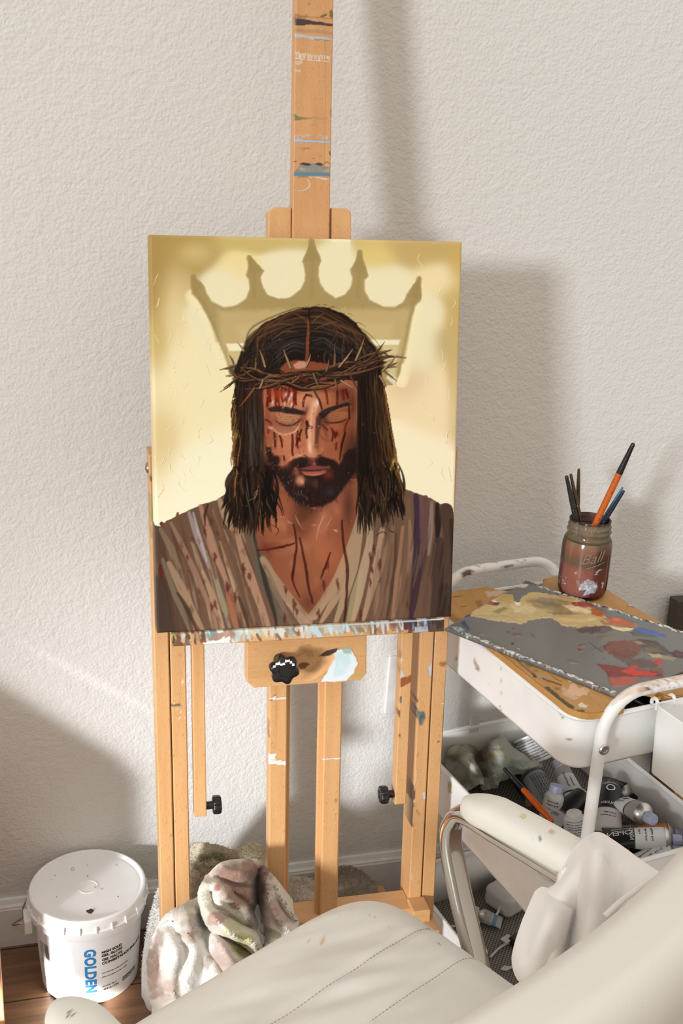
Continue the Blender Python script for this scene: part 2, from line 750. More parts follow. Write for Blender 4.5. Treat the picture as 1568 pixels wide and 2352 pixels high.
# light switch plate, mostly behind the easel
m_plate = plain('switch_plastic', (0.78, 0.78, 0.77, 1), 0.3)
a = at_y(894.5, 1509.5, YW - .006)
c = at_y(881.8, 1641.3, YW - .006)
ux = Vector((1, 0, -0.035)).normalized()
uz = (a - c).normalized()
root = thing('light_switch', 'white light switch plate on the wall, half hidden behind the easel', 'switch', (c.x + .035, YW, c.z))
mb = MB()
h = (a - c).length
p0 = c
mb.prism([p0, p0 + ux * .07, p0 + ux * .07 + uz * h, p0 + uz * h], (0, .0058, 0))
mb.build('cover_plate', m_plate, root, smooth=False, bevel=.004, seg=3)
mb = MB().box(p0 + ux * .035 + uz * h * .5 + Vector((0, -.003, 0)), (.032, .006, .066), (ux, Vector((0, 1, 0)), uz))
mb.build('rocker', m_plate, root, smooth=False, bevel=.002)

# unseen box added left of the frame to shade the foot of the wall
struct(MB().box((-0.67, 0.55, .195), (.20, .22, .39)).build('shade_box', m_trim, smooth=False, bevel=.004))

# ================================================================ EASEL
_ey = math.radians(-1.217)
E = Vector((math.cos(_ey), math.sin(_ey), 0))
N = Vector((-math.sin(_ey), math.cos(_ey), 0))
Z = Vector((0, 0, 1))
B0 = Vector((0.1279, 1.3295, 0.7189))


def frame(tilt, lean=0.0):
    tl_ = math.radians(tilt)
    n_ = (N * math.cos(tl_) - Z * math.sin(tl_)).normalized()
    u_ = (Z * math.cos(tl_) + N * math.sin(tl_) + E * lean).normalized()
    return u_, n_


UF, NF = frame(3.2, -0.012)       # standing frame
UC, NC = frame(9.28, 0.005)       # canvas and mast lean back further


def fr(x, s, d):
    return B0 + E * x + UF * s + NF * d


def fpx(px, py, d):
    return at_plane(px, py, B0 + NF * d, NF)


def cpx(px, py, d):
    return at_plane(px, py, B0 + NC * d, NC)


BL_, DK_, FL_ = srgb(222, 176, 124), srgb(206, 156, 104), srgb(156, 104, 64)
m_beech = wood('beech', BL_, DK_, FL_)
m_beech_x = wood('beech_across', BL_, DK_, FL_, grain=(3.2, 70, 70))
m_beech_p = wood('beech_with_paint', BL_, DK_, FL_, paint=True)
m_beech_px = wood('beech_across_with_paint', BL_, DK_, FL_, grain=(3.2, 70, 70), paint=True)
m_mast = wood('mast_beech', srgb(216, 164, 114), srgb(200, 146, 96), srgb(150, 98, 60), paint=True)
m_black = plain('black_plastic', (0.012, 0.012, 0.013, 1), 0.28)
m_steel = plain('bolt_steel', (0.35, 0.28, 0.22, 1), 0.35, 0.9)

easel = thing('easel', 'tall beech H-frame easel with paint stains standing against the wall', 'easel', (0.34, 1.36, 0))


def member(name, x0, x1, s0, s1, d0, th, paint=None, nv=300, nu=14, m=None):
    q = [fr(x0, s0, d0), fr(x1, s0, d0), fr(x1, s1, d0), fr(x0, s1, d0)]
    if paint:
        return painted_board(name, m or m_beech_p, easel, *q, NF * th, nu, nv, paint)
    mb = MB().box8([q[0], q[1], q[1] + NF * th, q[0] + NF * th, q[3], q[2], q[2] + NF * th, q[3] + NF * th])
    return mb.build(name, m or m_beech, easel, smooth=False, bevel=.0015)


# --- marks on the wood
WH, BK, DBR, RST = (238, 236, 230), (40, 38, 36), (92, 58, 40), (150, 78, 44)
LBL, TEAL, OLV = (188, 208, 222), (44, 92, 100), (96, 92, 40)


def p_left(p):
    p.stroke([(394, 1619), (404, 1620), (416, 1618)], 5, (70, 60, 50), 0.9)
    p.stroke([(416, 1619), (428, 1620)], 2, WH, .5)
    p.dots(12, 400, 428, 1560, 1660, 2.5, WH, .8)
    p.blob(419, 1566, 2.5, 4, WH, .9)
    p.stroke([(398, 1500), (402, 1502)], 2, WH, .6)
    p.dots(10, 396, 440, 1650, 2080, 1.6, (170, 120, 70), .6)


def p_outer_left(p):
    p.blob(392, 1918, 1.6, 2.2, (60, 40, 30), .9)
    p.stroke([(345, 1095), (348, 1103)], 6, OLV, .8)
    p.stroke([(344, 1140), (346, 1195)], 6, (150, 160, 90), .8)
    p.stroke([(345, 1210), (347, 1232)], 6, (140, 150, 80), .8)
    p.dots(8, 360, 400, 1500, 2050, 1.5, (200, 150, 90), .6)


def p_right_inner(p):
    p.stroke([(961, 1470), (959, 1515), (958, 1560)], 3.5, WH, .8, wob=2)
    p.poly([(984, 1535), (991, 1525), (992, 1560), (985, 1548)], LBL, 1.5, .9, rag=2)
    p.stroke([(993, 1480), (990, 1530)], 2.5, LBL, .7, wob=1.5)
    p.poly([(956, 1625), (960, 1633), (972, 1634), (978, 1640), (974, 1660), (966, 1666), (957, 1650)], TEAL, 2, .95, rag=3, tex=.5, tscale=(3, 9))
    p.stroke([(956, 1600), (959, 1612)], 3, (60, 70, 60), .9)
    p.stroke([(950, 1806), (948, 1850), (946, 1898)], 5, (70, 62, 56), .95, wob=3)
    p.stroke([(957, 1862), (963, 1874)], 2, (90, 80, 70), .7)
    p.stroke([(956, 1742), (963, 1725)], 1.2, (90, 80, 70), .7)
    p.poly([(970, 1820), (977, 1818), (977, 1838), (972, 1836)], LBL, 1.5, .8, rag=1.5)
    p.stroke([(946, 2005), (945, 2020)], 3, WH, .8)
    p.stroke([(975, 1895), (974, 1902)], 3, (110, 80, 40), .8)
    p.dots(14, 948, 985, 1640, 2000, 2, WH, .6)
    p.stroke([(956, 1770), (953, 1800)], 3, (228, 190, 160), .6)


def p_right_outer(p):
    p.stroke([(1000, 1470), (1000, 1476)], 3, WH, .8)
    p.poly([(1008, 1522), (1018, 1519), (1025, 1520), (1024, 1532), (1012, 1530)], (168, 92, 54), 1.5, .9, rag=2)
    p.stroke([(1012, 1618), (1018, 1617), (1022, 1619)], 2.2, WH, .9)
    p.stroke([(1004, 1703), (1016, 1706)], 2, BK, .7)
    p.stroke([(1008, 1690), (1016, 1688)], 1.5, BK, .6)
    p.stroke([(1013, 1790), (1012, 1830)], 5, (150, 170, 165), .8, wob=3)
    p.stroke([(1016, 1810), (1014, 1818)], 5, (110, 150, 150), .8)
    p.stroke([(1018, 1640), (1017, 1690)], 1.6, BK, .7)


def p_bar_right(p):
    p.poly([(912, 1492), (921, 1492), (922, 1512), (918, 1524), (912, 1518)], (166, 138, 116), 1.5, .9, rag=2)
    p.poly([(912, 1524), (920, 1524), (922, 1548), (914, 1545)], (170, 140, 118), 1.5, .8, rag=2)
    p.poly([(921, 1540), (927, 1543), (927, 1556), (919, 1556)], (200, 206, 208), 1.5, .9, rag=2)
    p.poly([(920, 1558), (930, 1554), (946, 1551), (944, 1566), (932, 1572), (922, 1579), (919, 1575)], (150, 84, 46), 1.2, .95, rag=1.5)
    p.poly([(917, 1602), (922, 1600), (923, 1612), (919, 1616)], TEAL, 1.2, .95, rag=1)
    p.stroke([(916, 1632), (917, 1646)], 4, DBR, .9)
    p.blob(917, 1689, 2.5, 4, DBR, .9)
    p.dots(8, 912, 940, 1700, 1830, 1.6, (180, 120, 60), .6)
    p.blob(922, 1516, 3, 3, (222, 222, 218), .8)


def p_up_left(p):
    p.stroke([(618, 1605), (632, 1606), (656, 1603)], 4.5, (240, 232, 216), .75, wob=1)
    p.poly([(626, 1599), (634, 1597), (634, 1604), (624, 1607)], WH, 1, .95)
    p.stroke([(629, 1600), (631, 1597)], 2.2, (50, 45, 30), .95)
    p.stroke([(617, 1608), (624, 1608)], 2.5, (80, 66, 50), .9)
    p.stroke([(617, 1672), (619, 1694)], 3, (110, 70, 50), .8)
    p.blob(621, 1675, 3, 3, (222, 190, 160), .8)
    p.stroke([(617, 1655), (617, 1670)], 2, DBR, .7)
    p.poly([(616, 1731), (634, 1731), (632, 1745), (656, 1747), (656, 1758), (616, 1755)], WH, 1, .95, rag=1)
    p.stroke([(620, 1747), (650, 1748)], 3, (228, 188, 150), .6, wob=3)
    p.dots(8, 616, 656, 1620, 2050, 1.4, (180, 120, 80), .6)
    p.stroke([(634, 1580), (635, 1760)], 1.5, (190, 140, 95), .35)
    p.stroke([(628, 2006), (636, 2007)], 3, (228, 190, 150), .7)


def p_up_right(p):
    p.stroke([(741, 1744), (760, 1743), (782, 1741)], 5, WH, .9, wob=1)
    p.stroke([(777, 1722), (780, 1726)], 2, WH, .9)
    p.stroke([(766, 1670), (765, 1680)], 2, (228, 180, 176), .8)
    p.blob(771, 1838, 2.6, 5, (120, 110, 50), .9)
    p.dots(26, 742, 782, 1760, 2030, 2, (236, 205, 165), .55)
    p.dots(8, 742, 782, 1780, 2030, 1.5, (110, 90, 60), .6)


member('post', -.0003, .0200, -.715, .2255, .065, .045, p_outer_left)
member('post', .0215, .0430, -.715, .2255, .065, .040, p_left)
member('post', .384, .4042, -.60, .2255, .065, .045, p_right_inner)
member('post', .4062, .4273, -.715, .2255, .068, .045, p_right_outer)
member('side_bar', .0510, .0684, -.316, .24, .062, .020)
member('side_bar', .3530, .3703, -.326, .24, .058, .020, p_bar_right)
member('upright', .158, .184, -.56, .1, .05, .022, p_up_left)
member('upright', .2382, .2648, -.56, .1, .05, .022, p_up_right)
# rails let into the inner sides of the uprights
for a0, a1 in ((.180, .1905), (.2320, .2420)):
    member('slide_rail', a0, a1, -.55, .1, .061, .008, m=m_beech)
# crossbar and cleats low down
member('crossbar', .043, .384, -.545, -.503, .045, .05, m=m_beech_x)
member('cleat', .381, .4085, -.520, -.498, .030, .036, m=m_beech_x)
member('cleat', .3880, .4165, -.545, -.5185, .006, .058, m=m_beech_x)
# skids on the floor
for xa, xb in ((.0, .042), (.3855, .4265)):
    q = [fr(xa, -.7, 0), fr(xb, -.7, 0)]
    mb = MB().box((0.5 * (q[0].x + q[1].x), 1.44, .022), (xb - xa, .34, .044))
    mb.build('skid', m_beech, easel, smooth=False, bevel=.002)
# --- mast with its paint bands
d_ = 0.045
mtl, mtr, mbl, mbr = cpx(678.5, 0, d_), cpx(766, 0, d_), cpx(671.9, 470, d_), cpx(757.8, 470, d_)
eu = (mtl - mbl)
ur = (mtr - mbr)
M0l, M0r = mbl - eu * 1.1, mbr - ur * 1.1
M1l, M1r = mtl + eu * 1.3, mtr + ur * 1.3


def p_mast(p):
    dk = (52, 42, 48)
    p.poly([(677, 36), (680, 43), (704, 45), (720, 48), (764, 55), (764, 61), (740, 58), (712, 56), (694, 59), (678, 58)], dk, 1.2, .97, rag=1.5)
    p.poly([(678, 32), (700, 36), (704, 32), (708, 42), (680, 44)], (92, 70, 56), 2, .6, rag=2, tex=.6)
    p.stroke([(690, 37), (720, 40), (764, 43)], 2, (120, 100, 50), .6, wob=2)
    p.poly([(734, 38), (744, 32), (752, 31), (750, 37), (740, 40)], (84, 80, 40), 1.2, .9, rag=1.5)
    p.poly([(756, 26), (760, 22), (764, 26), (764, 40), (757, 38)], (106, 92, 36), 1.2, .9, rag=1.5)
    p.blob(709, 9, 2.2, 2.5, (140, 90, 50), .9)
    p.stroke([(680, 69), (715, 71), (764, 77)], 7, (150, 120, 96), .45, wob=3)
    p.poly([(678, 77), (700, 80), (720, 83), (742, 83), (764, 89), (763, 94), (742, 93), (715, 91), (694, 86), (677, 86)], (186, 190, 190), 1, .95, rag=2, tex=.35)
    p.stroke([(722, 90), (742, 92), (760, 92)], 3, (110, 118, 116), .6, wob=2)
    x = 678
    while x < 757:
        h = p.rs.uniform(6, 18) * (1.2 if x < 695 else .9)
        y0 = 118 + (x - 678) * .12
        p.stroke([(x, y0 + p.rs.uniform(0, 4)), (x + p.rs.uniform(-2, 2), y0 + h)], 2.2, (226, 214, 200), p.rs.uniform(.4, .95))
        x += p.rs.uniform(1.5, 4)
    p.stroke([(678, 134), (700, 137), (757, 142)], 2, (230, 220, 206), .7, wob=1.5)
    p.poly([(678, 140), (694, 138), (694, 146), (684, 151), (678, 148)], (214, 190, 164), 1.5, .75)
    p.poly([(677, 158), (692, 160), (691, 167), (677, 165)], (214, 186, 164), 1.5, .7)
    p.poly([(675, 262), (684, 267), (700, 269), (715, 272), (690, 276), (676, 276)], (104, 118, 72), 2, .9, rag=2)
    p.stroke([(690, 273), (720, 271), (748, 273)], 5, (160, 140, 70), .4)
    p.stroke([(676, 240), (681, 236)], 3, (150, 160, 120), .6)
    p.stroke([(759, 250), (760, 268)], 2, (100, 90, 50), .7)
    p.poly([(675, 319), (700, 321), (725, 323), (758, 324), (758, 329), (720, 327), (676, 326)], (160, 190, 226), 1, .97, rag=.8)
    for i in range(26):
        xx = 676 + i * 3
        if not 712 < xx < 728:
            p.blob(xx, 312 + p.rs.uniform(-3, 5), 1.5, 1.8, (190, 200, 214), .6)
    p.poly([(747, 320), (750, 313), (755, 321)], (180, 196, 216), 1, .8)
    p.stroke([(690, 340), (712, 340)], 1.6, (150, 80, 50), .7)
    p.stroke([(697, 345), (700, 341)], 1.4, BK, .7)
    p.stroke([(704, 339), (706, 342)], 1.6, BK, .6)
    p.dots(6, 684, 758, 352, 366, 1.6, BK, .7)
    p.stroke([(757, 349), (758, 356)], 3, BK, .9)
    p.poly([(680, 390), (690, 377), (700, 379), (720, 377), (757, 384), (757, 404), (676, 404), (675, 397), (678, 394)], (118, 136, 140), 1.2, .9, rag=2, tex=.25)
    p.poly([(675, 395), (700, 396), (730, 396), (757, 397), (757, 406), (730, 404), (690, 405), (674, 404)], (88, 132, 150), 1, .97, rag=1)
    p.poly([(684, 385), (696, 386), (706, 392), (690, 391)], (205, 160, 110), 1.5, .7, rag=1)
    p.poly([(740, 391), (757, 388), (757, 395), (742, 396)], (205, 160, 110), 1.5, .6, rag=1)
    for x0, x1 in ((686, 716), (721, 744)):
        p.poly([(x0, 377), (x0 + 10, 373), (x1 - 6, 375), (x1, 379), (x1 - 10, 381), (x0 + 8, 379)], (44, 42, 38), 1, .95)
    p.stroke([(742, 379), (748, 372), (757, 375)], 2, (96, 96, 40), .8, wob=2)
    p.stroke([(675, 371), (680, 371)], 2, BK, .8)
    p.stroke([(684, 407), (706, 406)], 2, (100, 60, 40), .6)
    p.poly([(706, 407), (730, 406), (757, 411), (746, 414), (728, 409)], (222, 214, 206), 1, .85, rag=1)
    p.stroke([(675, 437), (694, 438), (706, 432), (711, 425), (709, 416), (706, 412)], 5, (214, 196, 176), .75, taper=(.3, .6))
    p.stroke([(745, 30), (747, 200), (744, 420)], 1.5, (150, 104, 64), .35)


painted_board('mast', m_mast, easel, M0l, M0r, M1r, M1l, NC * .019, 64, 1000, p_mast)
for pts in ([(616, 620), (616.5, 487), (629, 475.5), (668.5, 477), (668, 620)], [(760, 620), (760, 477), (796, 478), (806.5, 488), (806, 620)]):
    mb = MB().prism([cpx(a, b_, .050) for a, b_ in pts], NC * .022)
    mb.build('canvas_clamp', m_beech, easel, smooth=False, bevel=.0012)

# --- ledge under the canvas, thick with old paint
LT0, LT1 = fpx(394, 1457.5, -.006), fpx(1020.5, 1420.5, -.006)
LB0, LB1 = fpx(397, 1486, -.006), fpx(1021, 1451, -.006)


def p_ledge(p):
    rs = np.random.RandomState(5)
    yt = lambda x: 1456 + (x - 395) * (1421 - 1456) / 625
    dk = (62, 44, 38)
    p.poly([(396, 1456), (425, 1454), (440, 1486), (396, 1487)], (96, 66, 48), 2, .9, rag=3, tex=.3)
    p.stroke([(400, 1460), (398, 1476)], 5, (40, 36, 34), .9, wob=3)
    p.stroke([(402, 1458), (430, 1456), (470, 1453), (520, 1451), (560, 1449)], 8, (120, 150, 146), .8, wob=4)
    p.stroke([(395, 1457), (410, 1456)], 5, (150, 170, 90), .9)
    for _ in range(380):
        x = rs.uniform(400, 1015)
        y = yt(x)
        if x < 470:
            c = [(112, 78, 58), (214, 168, 116), (200, 200, 196), (86, 62, 50)][rs.randint(4)]
        elif x < 540:
            c = [(240, 238, 232), (232, 230, 224), (168, 130, 112), (120, 150, 146)][rs.randint(4)]
        elif x < 720:
            c = [(190, 205, 196), (222, 180, 128), (232, 228, 216), (140, 86, 54), (150, 176, 176), (208, 214, 208)][rs.randint(6)]
        elif x < 860:
            c = [(206, 222, 230), (190, 176, 140), (150, 120, 90), (176, 206, 214), (214, 170, 120)][rs.randint(5)]
        elif x < 935:
            c = [(120, 84, 66), (206, 212, 214), (96, 62, 52), (236, 236, 234), (150, 110, 84)][rs.randint(5)]
        else:
            c = [(66, 44, 42), (168, 190, 210), (84, 50, 56), (60, 44, 40)][rs.randint(4)]
        h = rs.uniform(8, 26)
        p.stroke([(x, y + rs.uniform(-2, 8)), (x + rs.uniform(-3, 8), y + h)], rs.uniform(4, 13), c, rs.uniform(.5, .95), soft=2.2, taper=(1, .6))
    p.poly([(478, 1468), (498, 1454), (512, 1452), (516, 1460), (502, 1474)], (168, 132, 116), 1.5, .9, rag=2)
    p.poly([(502, 1470), (526, 1462), (528, 1478), (470, 1482), (466, 1476)], (242, 240, 236), 1.5, .95, rag=3)
    for x0 in (590, 636):
        p.stroke([(x0, 1458), (x0 + 12, 1476)], 7, (112, 66, 44), .8, taper=(1, .3))
    p.poly([(980, 1425), (1022, 1421), (1022, 1451), (984, 1453)], (66, 48, 42), 2, .9, rag=3)
    p.poly([(930, 1430), (948, 1428), (946, 1456), (928, 1458)], (82, 46, 60), 1.5, .85, rag=2)
    p.poly([(951, 1440), (982, 1438), (980, 1454), (952, 1455)], (172, 192, 210), 1.5, .85, rag=2, tex=.5, tscale=(3, 8))
    p.poly([(928, 1448), (938, 1446), (934, 1457), (928, 1457)], (216, 166, 112), 1.5, .8)
    p.stroke([(720, 1441), (860, 1432), (985, 1424), (1022, 1421)], 3.5, (176, 196, 202), .85, wob=2)
    p.stroke([(990, 1423), (1022, 1421)], 3, (226, 228, 228), .9)
    p.poly([(710, 1444), (728, 1441), (742, 1462), (730, 1464)], (190, 214, 228), 1.5, .9, rag=2)


painted_board('canvas_ledge', m_beech_px, easel, LB0, LB1, LT1, LT0, NF * .066, 420, 24, p_ledge, bev=.002)

# --- clamping block with its star knob
bp = [(566.5, 1474), (566.5, 1566), (583, 1580.5), (827, 1562.5), (841.5, 1548), (842, 1460)]
b3 = [fpx(a, b_, .02) for a, b_ in bp]


def block():
    # fine front face that carries the paint dabs, cut to the outline
    nu, nv = 190, 78
    q = [fpx(566, 1582, .02), fpx(843, 1563, .02), fpx(843, 1459, .02), fpx(566, 1473, .02)]
    P = lerp_grid(*q, nu, nv)
    mb = MB()
    mb.prism(b3, NF * .022)
    o = mb.build('clamp_block', m_beech_x, easel, smooth=False, bevel=.0015)
    p = Painter(P)
    p.poly([(768, 1493), (805, 1490), (812, 1505), (821, 1522), (812, 1546), (794, 1563), (735, 1567), (750, 1545), (760, 1522)], (226, 238, 242), 2, .98, rag=2.5)
    p.poly([(772, 1500), (800, 1496), (806, 1520), (790, 1550), (764, 1556)], (186, 222, 230), 6, .6, tex=.6, tscale=(6, 10))
    p.poly([(783, 1489), (808, 1487), (806, 1502), (790, 1500)], (136, 168, 150), 3, .7, rag=2)
    p.poly([(800, 1556), (822, 1540), (838, 1546), (826, 1561)], (190, 160, 90), 3, .6)
    p.poly([(730, 1508), (750, 1494), (776, 1488), (772, 1497), (756, 1506)], (52, 48, 38), 1.2, .97, rag=1)
    p.poly([(740, 1515), (768, 1500), (770, 1512), (752, 1540), (720, 1562), (700, 1563)], (232, 182, 128), 4, .8, rag=3)
    p.poly([(683, 1528), (692, 1521), (706, 1521), (711, 1526), (700, 1535), (690, 1537)], (110, 66, 40), 2, .95, rag=1.5)
    p.poly([(700, 1496), (716, 1493), (722, 1508), (706, 1510)], (170, 120, 74), 1.5, .5)
    p.stroke([(681, 1507), (698, 1500), (700, 1495)], 3, (150, 104, 64), .4)
    p.poly([(700, 1540), (730, 1520), (740, 1530), (712, 1560), (690, 1562)], (172, 128, 84), 6, .4)
    # the painted skin, a hair in front of the wood, only where there is paint
    mb = MB()
    idx = {}
    for i in range(nv - 1):
        for j in range(nu - 1):
            if p.A[i:i + 2, j:j + 2].max() > .04:
                f = []
                for a, b_ in ((i, j), (i, j + 1), (i + 1, j + 1), (i + 1, j)):
                    if (a, b_) not in idx:
                        idx[(a, b_)] = len(mb.v)
                        mb.v.append(Vector(P[a, b_]) - NF * .0003)
                    f.append(idx[(a, b_)])
                mb.f.append(tuple(f))
    s = mb.build('paint_daub', m_beech_px, o, smooth=False)
    at = s.data.color_attributes['paint']
    for (a, b_), k in idx.items():
        at.data[k].color = (*p.C[a, b_], p.A[a, b_])


block()


def star_knob(name, c, ax, r, h, stem, parent, lobes=6, depth=.16):
    mb = MB()
    f = lambda a: 1 - depth * .5 * (1 - math.cos(lobes * a))
    mb.lathe(c, [(r * .3, 0), (r * .82, 0), (r * .98, h * .12), (r, h * .3), (r, h * .7), (r * .95, h * .9), (r * .86, h), (r * .45, h), (r * .42, h * .92), (0.0005, h * .92)], ax, 60, True, f)
    o = mb.build(name, m_black, parent, sharp=50)
    mb = MB().lathe(Vector(c) - Vector(ax) * stem, [(r * .42, 0), (r * .42, stem + h * .1)], ax, 20)
    mb.build('stem', m_black, o)
    return o


kc = fpx(650, 1532, -.012)
kn = star_knob('star_knob', kc, -NF, .0212, .015, .026, easel, lobes=6, depth=.21)
mb_ = MB()
for k in range(9):
    a_ = kc - NF * .0146 + E * (-.0165 + .0032 * k) + UF * (.0128 + .0022 * math.sin(k * 1.3) - .0012 * abs(k - 5))
    mb_.prism([a_, a_ + E * .0036, a_ + E * .0034 + UF * .0034, a_ + E * .0003 + UF * (.0028 + .0006 * (k % 3))], -NF * .0005)
mb_.build('worn_white_paint', m_trim, kn, smooth=False)
p_ = at_plane(497, 1848, fr(0, 0, .072), NF)
star_knob('bar_knob', p_ - E * .006, E, .0140, .0125, .016, easel, lobes=8, depth=.12)
p_ = at_plane(884, 1825, fr(0, 0, .068), NF)
star_knob('bar_knob', p_ + E * .004, -E, .0140, .0125, .016, easel, lobes=8, depth=.12)
# carriage bolt on the outside of the left post
mb = MB().lathe(fr(-.0003, .202, .088), [(.0075, 0), (.0068, .002), (.004, .0036), (.0005, .004)], -E, 20)
mb.build('bolt', m_steel, easel)

# ================================================================ THE PAINTED CANVAS
def paint_portrait(p):
    rs = np.random.RandomState(21)
    z3 = lambda L: [(480 + x / 3.2667, 680 + y / 3.2667) for x, y in L]
    zf = lambda L: [(580 + x / 5.6, 880 + y / 5.6) for x, y in L]
    c1 = lambda L: [(320 + x / 2.063, 520 + y / 2.063) for x, y in L]
    c2 = lambda L: [(320 + x / 2.063, 1100 + y / 2.063) for x, y in L]
    X, Y = p.X, p.Y
    S = lambda *c: np.array(srgb(*c)[:3])

    # ---- glowing ground
    a = p.fbm(X, Y, 150.0, 3)[..., None]
    b = p.fbm(X + 400, Y, 60.0, 3, 1)[..., None]
    top = np.clip((760 - Y) / 260, 0, 1)[..., None]
    col = S(228, 208, 158) * (1 - a * .45) + S(204, 178, 116) * (a * .45)
    col = col * (1 - top * .6) + S(196, 172, 112) * top * .6
    low = np.clip((Y - 960) / 180, 0, 1)[..., None] * np.clip((560 - np.abs(X - 700)) / 300, 0, 1)[..., None]
    col = col * (1 - low * .6) + S(244, 230, 190) * low * .6
    col = col * (0.93 + .12 * b)
    p.C[:] = np.clip(col, 0, 1)
    for x, y, rx, ry, c, o in [(352, 600, 46, 110, (172, 142, 80), .75), (400, 570, 60, 40, (180, 152, 86), .6), (385, 660, 36, 50, (186, 156, 94), .6), (600, 556, 70, 16, (206, 182, 116), .5), (980, 575, 80, 28, (200, 172, 110), .6), (1050, 600, 20, 60, (206, 172, 100), .6), (1040, 720, 26, 60, (204, 176, 110), .5), (365, 780, 22, 60, (204, 176, 104), .5), (400, 700, 26, 70, (232, 212, 160), .6), (420, 900, 60, 120, (246, 232, 188), .5), (1000, 900, 40, 60, (242, 222, 180), .6), (960, 860, 26, 40, (224, 190, 150), .35), (1010, 640, 40, 30, (242, 224, 176), .5), (380, 1000, 30, 60, (226, 202, 146), .5), (960, 1080, 50, 50, (252, 238, 206), .7), (470, 1090, 60, 60, (252, 244, 214), .7), (1040, 840, 14, 90, (206, 178, 118), .5), (550, 620, 30, 30, (240, 222, 160), .4), (870, 590, 30, 24, (226, 204, 130), .5), (1010, 790, 40, 40, (196, 174, 120), .35), (440, 580, 30, 20, (214, 192, 134), .5)]:
        p.blob(x, y, rx, ry, c, o, 0, 1)
    # halo inside the crown
    crown = c1([(255, 237), (308, 287), (318, 318), (345, 360), (400, 385), (460, 375), (505, 345), (522, 300), (520, 255), (508, 232), (515, 205), (522, 140), (555, 178), (590, 210), (574, 240), (582, 290), (610, 330), (660, 347), (720, 336), (765, 300), (786, 255), (786, 200), (774, 165), (800, 110), (815, 60), (838, 110), (860, 160), (848, 195), (850, 260), (880, 310), (930, 342), (975, 325), (1005, 285), (1010, 240), (1000, 205), (1025, 175), (1045, 115), (1062, 170), (1082, 236), (1062, 252), (1066, 300), (1090, 350), (1150, 380), (1210, 386), (1250, 360), (1266, 330), (1300, 275), (1328, 240), (1336, 345), (1305, 376), (1290, 430), (1270, 520), (1250, 620), (1232, 700), (1205, 750), (1000, 760), (480, 760), (432, 700), (415, 640), (380, 560), (350, 480), (310, 400), (275, 345), (248, 320)])
    for x, y, rx, ry in [(425, 320, 95, 85), (690, 245, 90, 95), (925, 240, 85, 95), (1165, 300, 95, 90), (330, 480, 60, 110), (1330, 560, 70, 130), (280, 420, 60, 60), (1380, 420, 60, 70)]:
        q = c1([(x, y)])[0]
        p.blob(q[0], q[1], rx / 2.063, ry / 2.063, (240, 230, 192), .8, 0, .8)
    p.stroke(c1([(245, 330), (300, 410), (340, 490), (375, 580), (405, 660), (430, 740)]), 20, (246, 234, 190), .6, soft=14)
    p.stroke(c1([(1320, 390), (1300, 480), (1280, 570), (1262, 650), (1245, 730)]), 20, (246, 234, 190), .6, soft=14)
    p.poly(crown, (170, 148, 96), 5, .95, rag=2, rscale=14)
    p.poly(c1([(370, 400), (1290, 390), (1265, 530), (1240, 640), (420, 640), (385, 540)]), (200, 176, 124), 16, .85, rag=4)
    p.poly(c1([(460, 470), (1200, 460), (1190, 540), (480, 550)]), (208, 186, 134), 18, .6)
    for L in ([(255, 240), (260, 300), (300, 360), (340, 440), (370, 540)], [(520, 150), (540, 230), (545, 330)], [(815, 70), (820, 180), (815, 330)], [(1045, 125), (1040, 230), (1035, 330)], [(1325, 250), (1310, 330), (1285, 420), (1265, 530), (1245, 640)]):
        p.stroke(c1(L), 9, (160, 138, 84), .5, soft=7)
    for L in ([(345, 362), (400, 390), (462, 380), (508, 348)], [(606, 334), (660, 352), (722, 342), (768, 305)], [(880, 315), (930, 348), (978, 330)], [(1092, 356), (1150, 386), (1212, 392), (1252, 366)]):
        p.stroke(c1(L), 6, (168, 146, 92), .45, soft=5)
    for tip in ([(255, 237), (300, 285), (262, 320)], [(522, 142), (585, 212), (518, 232)], [(815, 62), (856, 162), (778, 165)], [(1045, 117), (1080, 232), (1004, 208)], [(1328, 242), (1334, 345), (1268, 330)]):
        p.poly(c1(tip), (162, 140, 88), 4, .7, rag=1.5)
    p.poly(c1([(410, 556), (560, 552), (560, 590), (425, 592)]), (248, 240, 206), 4, .9)
    p.poly(c1([(1060, 536), (1236, 538), (1228, 562), (1060, 566)]), (246, 238, 204), 4, .9)
    p.poly(c1([(420, 594), (520, 594), (480, 740), (445, 735)]), (212, 196, 144), 8, .7)
    p.poly(c1([(1150, 566), (1226, 566), (1214, 742), (1180, 700)]), (218, 202, 152), 8, .8)
    p.poly(c1([(1180, 690), (1218, 720), (1206, 752), (1170, 720)]), (244, 236, 204), 4, .7)
    # knife ridges in the ground
    for _ in range(46):
        side = rs.rand() < .7
        x = rs.uniform(350, 500) if side else rs.uniform(960, 1050)
        y = rs.uniform(580, 1130)
        q = [(x, y), (x + rs.uniform(-8, 8), y + rs.uniform(6, 16)), (x + rs.uniform(-14, 14), y + rs.uniform(14, 34))]
        p.stroke(q, 1.3, (255, 246, 214), .6, soft=.8, taper=(.3, .2))
        p.stroke([(a + 1.2, b_ + .8) for a, b_ in q], 1.1, (186, 156, 100), .35, soft=.8, taper=(.3, .2))

    # ---- robe
    robe = c2([(70, 250), (130, 200), (230, 152), (300, 120), (370, 100), (420, 60), (700, 40), (1000, 30), (1250, 44), (1300, 65), (1380, 92), (1440, 130), (1480, 172), (1500, 185), (1490, 720), (60, 800)])
    p.poly(robe, (104, 78, 62), 1.6, 1, rag=1)
    tones = [(156, 126, 100), (108, 78, 60), (70, 48, 38), (170, 138, 110), (130, 96, 74), (84, 60, 48), (148, 132, 110)]
